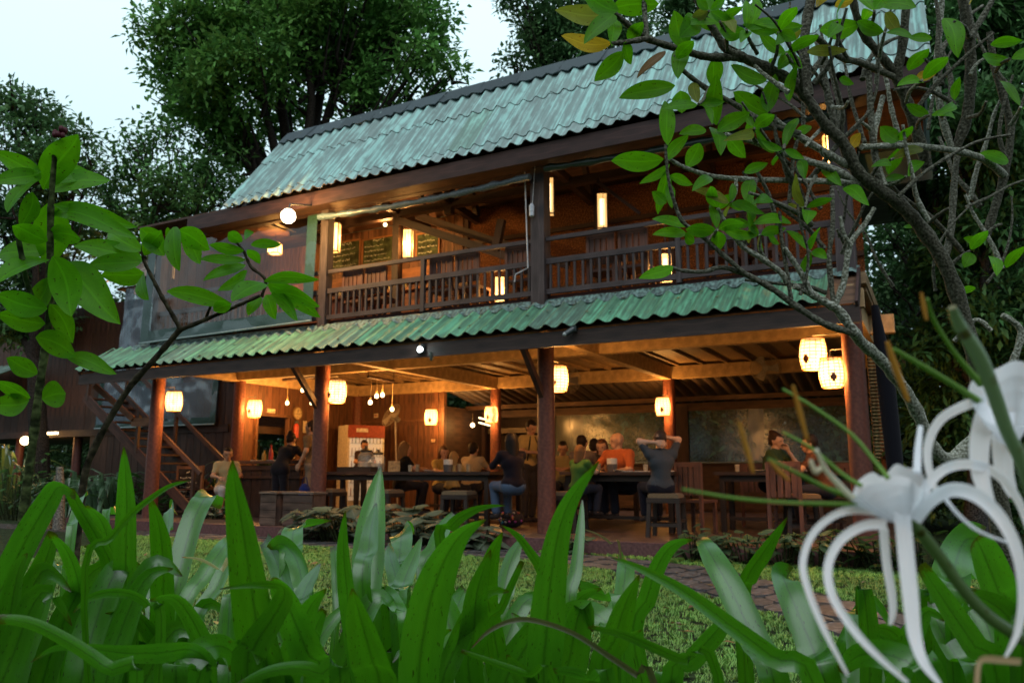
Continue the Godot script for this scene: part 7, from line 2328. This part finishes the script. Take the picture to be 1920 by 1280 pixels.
func build_spider_lilies() -> void:
	var clump := []
	var names := ["spider lily clump at the far left corner, big dark blades", "spider lily clump left of the widest upright blade, with folded pale leaves", "spider lily clump around the widest upright blade at the left", "spider lily clump with the tall pointed pale blade", "spider lily clump with the tallest bright blade, before the third column", "spider lily clump on the right with the blunt pale blade over the lawn", "spider lily clump under the white flowers at the right edge"]
	var xs := [90, 300, 560, 830, 1130, 1420, 1780]
	for i in 7:
		var f := far(xs[i], 1280, 1.75); f.y = -0.2
		clump.push_back(thing("spider_lily", names[i], "lily plant", f, "spider lilies along the front"))
	var lily := Color(0.066, 0.262, 0.008)   # one green for every lily leaf
	var S := func(k: int, q: int, pts: Array, d0: float, d1: float, col: Color, fold := 0.22, root := true) -> void:
		var c := []
		for e in pts:
			c.push_back([q * 640.0 + e[0] / 2.977, 850.0 + e[1] / 2.977, e[2] / 2.977])
		var g := rng.randf_range(0.86, 1.14)
		strap(clump[k], c, d0, d1, Color(col.r * g, col.g * g, col.b * g), fold, rng.randf_range(-0.25, 0.25), root)
	# left third
	S.call(0, 0, [[-80, 1000, 150], [30, 720, 160], [150, 470, 150], [270, 265, 125], [330, 185, 100], [420, 230, 60]], 1.5, 1.35, lily)
	S.call(0, 0, [[660, 1050, 110], [620, 640, 100], [540, 470, 95], [440, 300, 85], [385, 190, 70]], 1.6, 1.5, lily)
	S.call(0, 0, [[390, 520, 60], [410, 380, 62], [450, 250, 55], [490, 225, 20]], 1.9, 2.1, lily)
	S.call(1, 0, [[700, 1000, 150], [700, 600, 125], [705, 300, 108], [700, 130, 78], [690, -38, 6]], 1.6, 1.35, lily)
	S.call(1, 0, [[470, 720, 40], [620, 470, 40], [730, 340, 36], [840, 250, 32], [950, 180, 24], [1060, 150, 4]], 1.3, 1.25, lily, 0.4)
	S.call(1, 0, [[560, 1000, 110], [625, 650, 105], [570, 390, 95], [470, 292, 50]], 1.7, 1.55, lily)
	S.call(1, 0, [[590, 420, 50], [620, 340, 55], [655, 305, 30]], 2.0, 2.2, lily)
	S.call(1, 0, [[900, 1080, 140], [910, 720, 135], [895, 450, 115], [840, 248, 20]], 1.65, 1.45, lily)
	S.call(1, 0, [[900, 560, 75], [935, 430, 78], [945, 320, 76], [960, 290, 70], [975, 330, 60]], 2.0, 2.25, lily)
	S.call(1, 0, [[950, 950, 120], [1020, 570, 130], [1080, 370, 130], [1140, 255, 130], [1185, 238, 120], [1195, 300, 70]], 1.8, 2.15, lily)
	S.call(1, 0, [[1030, 460, 50], [1045, 340, 50], [1055, 285, 45], [1070, 300, 35]], 2.1, 2.3, lily)
	S.call(2, 0, [[1310, 710, 26], [1230, 650, 26], [1120, 590, 22], [1015, 578, 4]], 1.4, 1.35, Color(0.45, 0.42, 0.2), 0.3)
	S.call(1, 0, [[1000, 960, 90], [1140, 680, 95], [1240, 530, 85], [1295, 455, 60]], 1.75, 2.0, lily)
	S.call(2, 0, [[1090, 1060, 90], [1210, 740, 90], [1290, 560, 75], [1320, 480, 30]], 1.7, 1.95, lily)
	S.call(2, 0, [[1500, 1320, 210], [1440, 1000, 240], [1395, 700, 215], [1350, 400, 165], [1315, 200, 110], [1298, 38, 10]], 1.25, 1.05, lily, 0.3)
	S.call(2, 0, [[1600, 1000, 120], [1590, 760, 120], [1540, 600, 105], [1480, 480, 80]], 1.7, 2.0, lily)
	S.call(2, 0, [[1700, 900, 110], [1680, 690, 115], [1640, 570, 110], [1570, 505, 105], [1510, 540, 60]], 1.75, 1.95, lily)
	S.call(2, 0, [[1620, 700, 120], [1630, 520, 135], [1640, 430, 130], [1700, 398, 80], [1850, 374, 4]], 1.85, 2.1, lily)
	S.call(2, 0, [[1660, 980, 110], [1690, 800, 120], [1735, 700, 85], [1785, 615, 6]], 1.6, 1.8, lily)
	S.call(2, 0, [[1800, 1330, 200], [1720, 1120, 190], [1640, 930, 180], [1570, 760, 120], [1530, 690, 30]], 1.3, 1.15, lily)
	S.call(2, 0, [[1380, 1300, 170], [1420, 1080, 170], [1520, 920, 130], [1585, 800, 110], [1560, 735, 70], [1400, 732, 36], [1225, 757, 4]], 1.15, 1.05, lily)
	S.call(1, 0, [[1100, 1300, 130], [1160, 1180, 130], [1070, 1095, 130], [900, 1110, 130], [700, 1115, 110], [480, 1085, 56], [310, 1085, 40], [168, 1165, 4]], 1.2, 1.1, lily, 0.12)
	S.call(2, 0, [[990, 1330, 130], [1040, 1200, 150], [1130, 1100, 150], [1230, 1075, 130], [1300, 1120, 90], [1310, 1220, 60]], 1.15, 1.25, lily)
	S.call(2, 0, [[1900, 1330, 120], [1780, 1230, 100], [1640, 1200, 75], [1480, 1225, 60], [1320, 1300, 30]], 1.05, 1.1, lily)
	S.call(0, 0, [[760, 1330, 80], [600, 1200, 78], [400, 1065, 75], [170, 950, 68], [-20, 925, 50]], 1.1, 1.05, lily)
	S.call(1, 0, [[900, 980, 60], [830, 850, 62], [740, 788, 62], [620, 775, 55], [500, 805, 40], [406, 888, 4]], 1.4, 1.35, lily)
	S.call(2, 0, [[1740, 1100, 90], [1760, 980, 92], [1810, 870, 40]], 1.5, 1.4, lily)
	S.call(2, 0, [[1870, 1000, 45], [1872, 700, 45], [1862, 520, 40]], 1.9, 2.1, lily)
	S.call(0, 0, [[120, 1000, 120], [150, 800, 120], [250, 600, 110], [300, 440, 60]], 1.7, 1.6, lily)
	S.call(0, 0, [[420, 1000, 110], [440, 760, 100], [380, 560, 90], [290, 450, 40]], 1.7, 1.5, lily)
	# middle third
	S.call(3, 1, [[60, 1000, 100], [30, 760, 100], [10, 520, 70], [22, 320, 6]], 1.5, 1.4, lily)
	S.call(3, 1, [[150, 1000, 150], [150, 620, 182], [165, 420, 160], [190, 240, 105], [218, 76, 6]], 1.7, 2.0, lily, 0.3)
	S.call(3, 1, [[120, 800, 100], [150, 540, 115], [168, 400, 85], [194, 276, 6]], 1.6, 1.85, lily)
	S.call(3, 1, [[230, 1400, 240], [170, 1150, 235], [110, 930, 170], [62, 752, 10]], 1.15, 1.0, lily, 0.3)
	S.call(3, 1, [[330, 760, 120], [325, 590, 140], [332, 480, 150], [335, 438, 150], [345, 470, 130]], 1.9, 2.2, lily, 0.1)
	S.call(3, 1, [[330, 900, 90], [310, 720, 95], [275, 590, 85], [262, 508, 40]], 1.75, 2.0, lily)
	S.call(3, 1, [[320, 900, 100], [345, 730, 110], [395, 600, 80], [448, 466, 6]], 1.7, 1.95, lily)
	S.call(3, 1, [[430, 1400, 220], [470, 950, 240], [540, 680, 205], [620, 515, 140], [700, 425, 80], [806, 368, 5]], 1.25, 1.05, lily, 0.3)
	S.call(4, 1, [[470, 760, 80], [520, 530, 90], [570, 420, 80], [625, 335, 30]], 1.9, 2.15, lily)
	S.call(4, 1, [[560, 560, 60], [620, 400, 72], [720, 325, 50], [820, 295, 25], [915, 291, 4]], 1.7, 1.6, lily)
	S.call(4, 1, [[730, 1350, 160], [740, 1000, 165], [760, 760, 120], [835, 535, 6]], 1.35, 1.25, lily)
	S.call(4, 1, [[850, 1000, 110], [820, 760, 110], [840, 570, 90], [900, 436, 5]], 1.6, 1.5, lily)
	S.call(4, 1, [[890, 1000, 110], [912, 760, 112], [955, 580, 85], [1022, 452, 5]], 1.8, 2.0, lily)
	S.call(4, 1, [[820, 1100, 60], [900, 850, 50], [1010, 600, 30]], 1.4, 1.35, lily)
	S.call(4, 1, [[1150, 800, 60], [1110, 640, 58], [1050, 545, 50], [980, 455, 36], [895, 400, 4]], 1.5, 1.4, lily)
	S.call(4, 1, [[1140, 1400, 190], [1145, 1000, 205], [1170, 700, 175], [1215, 430, 130], [1290, 240, 90], [1440, 42, 5]], 1.3, 1.12, lily, 0.3)
	S.call(4, 1, [[1270, 950, 80], [1310, 650, 72], [1335, 420, 50], [1345, 260, 8]], 1.7, 1.85, lily)
	S.call(4, 1, [[1560, 600, 14], [1500, 500, 13], [1430, 450, 11], [1345, 420, 4]], 1.9, 1.8, Color(0.2, 0.16, 0.07))
	S.call(5, 1, [[1540, 1050, 105], [1570, 820, 112], [1585, 660, 108], [1590, 592, 100], [1592, 620, 90]], 1.75, 2.0, lily, 0.14)
	S.call(5, 1, [[1640, 1100, 110], [1710, 800, 105], [1770, 620, 92], [1850, 510, 75], [1960, 478, 10]], 1.5, 1.35, lily)
	S.call(4, 1, [[1560, 900, 90], [1500, 810, 95], [1400, 770, 100], [1320, 745, 80]], 1.7, 1.85, lily, 0.1)
	S.call(4, 1, [[1500, 1120, 110], [1490, 960, 125], [1400, 890, 125], [1290, 880, 110], [1240, 920, 80]], 1.4, 1.5, lily, 0.12)
	S.call(5, 1, [[1760, 1320, 40], [1650, 1235, 36], [1480, 1120, 32], [1290, 1000, 28], [1080, 930, 30], [950, 932, 30], [820, 992, 22], [728, 1085, 4]], 1.1, 1.05, Color(0.12, 0.13, 0.045), 0.3)
	S.call(4, 1, [[1200, 1330, 44], [1040, 1238, 42], [850, 1168, 38], [668, 1102, 20]], 1.05, 1.05, lily)
	S.call(5, 1, [[1480, 1350, 160], [1530, 1030, 158], [1590, 830, 110], [1664, 676, 6]], 1.25, 1.15, lily)
	S.call(5, 1, [[2100, 1230, 60], [1905, 1150, 62], [1720, 1070, 60], [1550, 1000, 55], [1378, 968, 20]], 1.15, 1.1, lily)
	S.call(4, 1, [[1500, 1340, 90], [1400, 1270, 85], [1290, 1225, 75], [1180, 1215, 30]], 1.1, 1.15, lily)
	S.call(3, 1, [[540, 1300, 120], [600, 1040, 130], [650, 850, 110], [690, 755, 60]], 1.5, 1.7, lily)
	S.call(3, 1, [[360, 1000, 80], [330, 900, 85], [280, 800, 80], [240, 755, 40]], 1.5, 1.7, lily)
	S.call(5, 1, [[1820, 1350, 110], [1840, 1220, 100], [1850, 1140, 60]], 1.3, 1.4, lily)
	# right third
	S.call(5, 2, [[520, 1350, 170], [400, 1050, 172], [290, 800, 165], [190, 620, 140], [130, 515, 100], [100, 478, 45]], 1.35, 1.65, lily, 0.22)
	S.call(5, 2, [[330, 900, 100], [360, 700, 118], [450, 555, 105], [585, 355, 5]], 1.6, 1.5, lily)
	S.call(6, 2, [[820, 1350, 175], [740, 1120, 175], [650, 900, 172], [590, 760, 165], [560, 680, 150], [590, 690, 120]], 1.2, 1.4, lily, 0.2)
	S.call(5, 2, [[740, 1360, 120], [500, 1135, 112], [250, 945, 92], [0, 765, 70], [-240, 640, 40], [-400, 580, 5]], 1.1, 1.05, lily, 0.3)
	S.call(5, 2, [[-60, 1330, 130], [60, 1140, 135], [180, 1000, 125], [260, 900, 60]], 1.3, 1.25, lily)
	S.call(6, 2, [[1400, 1330, 160], [1280, 1180, 165], [1120, 1120, 160], [980, 1130, 130], [880, 1220, 60]], 1.1, 1.2, lily, 0.14)
	S.call(6, 2, [[1480, 900, 210], [1510, 700, 220], [1540, 560, 220], [1590, 478, 200], [1670, 480, 150]], 1.35, 1.6, lily, 0.16)
	S.call(6, 2, [[1830, 1000, 200], [1760, 760, 210], [1690, 580, 190], [1640, 470, 120]], 1.25, 1.1, lily)
	S.call(6, 2, [[1900, 1100, 170], [1820, 920, 165], [1720, 830, 120], [1600, 780, 60]], 1.15, 1.1, lily)
	S.call(6, 2, [[1760, 1300, 140], [1620, 1060, 140], [1480, 850, 125], [1330, 620, 60]], 1.2, 1.05, lily)
	S.call(6, 2, [[1500, 1000, 90], [1580, 890, 95], [1680, 810, 80], [1780, 755, 20]], 1.3, 1.4, lily)
	S.call(6, 2, [[1650, 1330, 130], [1540, 1150, 130], [1440, 980, 110], [1390, 830, 50]], 1.25, 1.35, lily)
	S.call(6, 2, [[1250, 1150, 70], [1200, 1020, 85], [1120, 975, 80], [1010, 985, 20]], 1.5, 1.45, lily)
	# blades lower down and behind, filling the bed
	for i in 120:
		var k := i % 7
		var x := rng.randf_range(-60, 1960) if i < 110 else rng.randf_range(-60, 1000)
		if x > 1100.0 and x < 1640.0 and i % 3 != 0:
			continue
		var y0 := 1330.0 + rng.randf_range(0, 60)
		var top := rng.randf_range(1080, 1240)
		if x < 350.0: top -= 70
		var d := rng.randf_range(1.3, 2.0)
		var lean := rng.randf_range(-130, 130)
		var w := rng.randf_range(34, 62) * 1.5 / d
		for j in 7:
			if absf(x - xs[j]) < absf(x - xs[k]): k = j
		var col := lily
		var g := rng.randf_range(0.86, 1.14)
		var hook := rng.randf_range(-20, 90)
		strap(clump[k], [[x, y0, w], [x + lean * 0.35, lerpf(y0, top, 0.55), w * 1.05], [x + lean * 0.8, top + 20, w * 0.7], [x + lean * 1.25, top + hook, 3]], d, d + rng.randf_range(-0.2, 0.3), Color(col.r * g, col.g * g, col.b * g), 0.25, rng.randf_range(-0.5, 0.5))

func build_flowers() -> void:
	var W := Color(0.92, 0.94, 0.97)
	var wm: Material = mats.petal
	var ribbon := func(o: Node3D, called: String, pts: Array, d0: float, d1: float, col: Color, m: Material, round_ := false) -> void:
		var c := []
		for i in pts.size():
			var d := lerpf(d0, d1, float(i) / (pts.size() - 1))
			c.push_back([far(pts[i][0], pts[i][1], d), pts[i][2] * d / FOCAL * 0.5])
		var n := pts.size() * 6
		var s := spline(c, n)
		var b := MB.new()
		b.col = col
		if round_:
			b.tube(s.map(func(e): return e[0] - o.position), s.map(func(e): return maxf(e[1], 0.0005)), 8)
		else:
			var side := []
			for i in n + 1:
				var tg: Vector3 = (s[mini(i + 1, n)][0] - s[maxi(i - 1, 0)][0]).normalized()
				var ax := tg.cross(-cam_basis.z).normalized()
				if side.size() and ax.dot(side[-1]) < 0.0: ax = -ax
				side.push_back(ax)
			b.blade(s.map(func(e): return e[0] - o.position), s.map(func(e): return maxf(e[1], 0.0005)), side, 0.35, 2)
		obj(called, b, m, o)
	var T := func(e: Array) -> Array:   # crop of the photograph to survey pixels
		return e.map(func(q): return [1280.0 + q[0] / 2.977, 850.0 + q[1] / 2.977, q[2] * 0.86 / 2.977])
	var cup := func(o: Node3D, rim: Array, root: Vector3, rim_d: float) -> void:   # funnel of joined petals: rim outline to throat
		var b := MB.new()
		b.col = W
		var mid := Vector3.ZERO
		var K := []
		for e in rim:
			K.push_back(far(e[0], e[1], rim_d + e[2]) - o.position)
		var R := []
		var m := K.size()
		for i in m:
			for j in 5:
				R.push_back(K[i].cubic_interpolate(K[(i + 1) % m], K[(i + m - 1) % m], K[(i + 2) % m], j / 5.0))
		var n := R.size()
		for i in n:
			mid += R[i] / n
		for i in n:
			var a: Vector3 = R[i]; var c: Vector3 = R[(i + 1) % n]
			for j in 5:
				var u0 := j / 5.0; var u1 := (j + 1) / 5.0
				var f := func(p: Vector3, u: float) -> Vector3:
					var axis := root + (mid - root) * u
					return axis + (p - mid) * (0.12 + 0.88 * pow(u, 0.8))
				var q0: Vector3 = f.call(a, u0); var q1: Vector3 = f.call(c, u0); var q2: Vector3 = f.call(c, u1); var q3: Vector3 = f.call(a, u1)
				var ax0 := root + (mid - root) * u0
				var n0 := (q0 - ax0).normalized(); var n1 := (q1 - ax0).normalized()
				b.tri(q0, q1, q2, n0, n1, n1); b.tri(q0, q2, q3, n0, n1, n0)
		obj("staminal_cup", b, wm, o)
	var d := 0.52
	var f1 := far(1690, 970, d)
	var o := thing("spider_lily_flower", "large white spider lily flower with curling ribbon petals in the right foreground", "flower", f1, "white spider lily flowers")
	var rim1 := []
	for e in [[955, 215], [985, 150], [1060, 105], [1120, 130], [1190, 60], [1250, 78], [1310, 85], [1350, 130], [1362, 215], [1330, 190], [1270, 140], [1190, 125], [1110, 165], [1040, 175], [985, 225], [948, 262]]:
		var side_d := 0.02
		if rim1.size() > 8: side_d = -0.022
		rim1.push_back([1280.0 + e[0] / 2.977, 850.0 + e[1] / 2.977, side_d])
	cup.call(o, rim1, far(1694, 978, d + 0.005) - f1, d)
	ribbon.call(o, "petal", T.call([[1130, 330, 70], [1000, 310, 60], [860, 335, 50], [730, 440, 48], [670, 600, 48], [700, 760, 46], [790, 980, 42], [925, 1240, 14]]), d, d - 0.06, W, wm)
	ribbon.call(o, "petal", T.call([[1140, 390, 76], [1010, 400, 66], [880, 480, 64], [810, 620, 62], [830, 780, 58], [930, 950, 52], [1060, 1100, 46], [1260, 1280, 22]]), d - 0.005, d - 0.08, W, wm)
	ribbon.call(o, "petal", T.call([[1220, 340, 110], [1240, 560, 112], [1265, 800, 110], [1290, 1020, 95], [1340, 1160, 70], [1440, 1290, 24]]), d - 0.01, d - 0.07, W, wm)
	ribbon.call(o, "petal", T.call([[1120, 420, 60], [1135, 600, 58], [1165, 780, 56], [1172, 880, 48], [1160, 955, 26]]), d + 0.01, d + 0.02, W, wm)
	ribbon.call(o, "petal", T.call([[1310, 320, 80], [1360, 180, 72], [1470, 80, 66], [1620, 60, 64], [1760, 120, 62], [1870, 260, 56], [1930, 420, 40]]), d + 0.01, d + 0.05, W, wm)
	ribbon.call(o, "petal", T.call([[1290, 370, 90], [1380, 260, 90], [1500, 200, 92], [1640, 235, 92], [1770, 360, 88], [1860, 540, 82], [1895, 760, 72], [1870, 980, 52], [1800, 1140, 16]]), d - 0.005, d - 0.05, W, wm)
	ribbon.call(o, "style", T.call([[1440, 210, 24], [1530, 330, 24], [1650, 430, 22], [1810, 495, 14]]), d, d - 0.02, W, wm, true)
	var gf := Color(0.18, 0.34, 0.05)
	var an := Color(0.50, 0.27, 0.03)
	ribbon.call(o, "filament", T.call([[990, 290, 40], [880, 282, 28], [600, 275, 24], [300, 250, 22], [0, 200, 16]]), d, d - 0.04, gf, wm, true)
	ribbon.call(o, "filament", T.call([[960, 250, 40], [800, 190, 30], [640, 110, 26], [480, 30, 20]]), d, d - 0.03, gf, wm, true)
	ribbon.call(o, "filament", T.call([[960, 260, 40], [880, 180, 40], [800, 90, 34], [750, -20, 24]]), d, d - 0.05, Color(0.75, 0.74, 0.6), wm, true)
	ribbon.call(o, "filament", T.call([[1150, 140, 34], [1080, 50, 26], [940, -110, 24], [730, -260, 20], [560, -360, 16]]), d, d + 0.06, gf, wm, true)
	ribbon.call(o, "filament", T.call([[1000, 180, 30], [900, 120, 26], [720, -30, 22], [560, -120, 16]]), d + 0.01, d + 0.04, gf, wm, true)
	ribbon.call(o, "filament", T.call([[1310, 110, 50], [1316, -20, 44], [1330, -150, 30]]), d, d + 0.02, W, wm, true)
	for e in [[[1487, 722], [1500, 772], [1514, 824], 14], [[1386, 790], [1400, 840], [1413, 886], 15], [[1442, 862], [1462, 884], [1480, 900], 13], [[1520, 862], [1530, 884], [1545, 872], 16]]:
		ribbon.call(o, "anther", [[e[0][0], e[0][1], e[3] * 0.4], [e[1][0], e[1][1], e[3] * 0.75], [e[2][0], e[2][1], e[3] * 0.4]], d - 0.03, d - 0.03, an if e[0][0] != 1520 else Color(0.7, 0.66, 0.5), wm, true)
	ribbon.call(o, "flower_tube", T.call([[1240, 340, 90], [1330, 440, 78], [1440, 580, 76], [1560, 750, 78], [1700, 900, 82], [1860, 1010, 90], [2060, 1130, 90], [2500, 1500, 90], [2650, 2600, 92], [2700, 6200, 95]]), d + 0.01, d + 0.10, Color(0.26, 0.36, 0.16), mats.strap_leaf, true)
	ribbon.call(o, "old_bract", T.call([[1640, 1300, 36], [1650, 1180, 36], [1680, 1145, 44], [1780, 1150, 46], [1890, 1160, 40]]), d - 0.08, d - 0.06, Color(0.45, 0.33, 0.18), wm)
	var f2 := far(1870, 760, 0.58)
	var p := thing("spider_lily_flower", "second white spider lily flower cut off by the right edge of the view", "flower", f2, "white spider lily flowers")
	cup.call(p, [[1818, 742, 0.0], [1822, 716, 0.01], [1846, 700, 0.02], [1872, 690, 0.02], [1905, 676, 0.02], [1935, 690, 0.02], [1938, 740, 0.0], [1930, 790, -0.02], [1880, 800, -0.02], [1838, 780, -0.02]], far(1892, 830, 0.59) - f2, 0.58)
	ribbon.call(p, "petal", [[1850, 752, 22], [1824, 754, 19], [1790, 768, 18], [1763, 786, 18], [1745, 815, 17], [1738, 850, 16], [1744, 890, 14], [1760, 930, 8]], 0.58, 0.56, W, wm)
	ribbon.call(p, "petal", [[1850, 760, 40], [1838, 800, 42], [1832, 850, 40], [1838, 900, 34], [1860, 950, 14]], 0.58, 0.54, W, wm)
	ribbon.call(p, "petal", [[1880, 770, 40], [1876, 820, 42], [1880, 880, 36], [1900, 930, 16]], 0.59, 0.58, W, wm)
	ribbon.call(p, "flower_tube", [[1786, 576, 16], [1800, 610, 26], [1835, 665, 30], [1862, 730, 28], [1890, 810, 26], [1930, 900, 28], [1965, 1080, 29], [1990, 1700, 30], [2005, 3400, 32]], 0.52, 0.56, Color(0.32, 0.42, 0.24), mats.strap_leaf, true)
	for e in [[[1676, 654], [1740, 692], [1790, 722], [1836, 752], 11], [[1740, 560], [1752, 600], [1790, 660], [1840, 720], 8]]:
		ribbon.call(p, "filament", [[e[3][0], e[3][1], 14], [e[2][0], e[2][1], e[4]], [e[1][0], e[1][1], e[4]], [e[0][0], e[0][1], e[4] * 0.7]], 0.58, 0.54, gf, wm, true)
	for e in [[[1664, 640], [1680, 690], [1704, 752], 18], [[1728, 548], [1733, 575], [1738, 600], 12]]:
		ribbon.call(p, "anther", [[e[0][0], e[0][1], e[3] * 0.4], [e[1][0], e[1][1], e[3] * 0.75], [e[2][0], e[2][1], e[3] * 0.4]], 0.54, 0.54, an, wm, true)
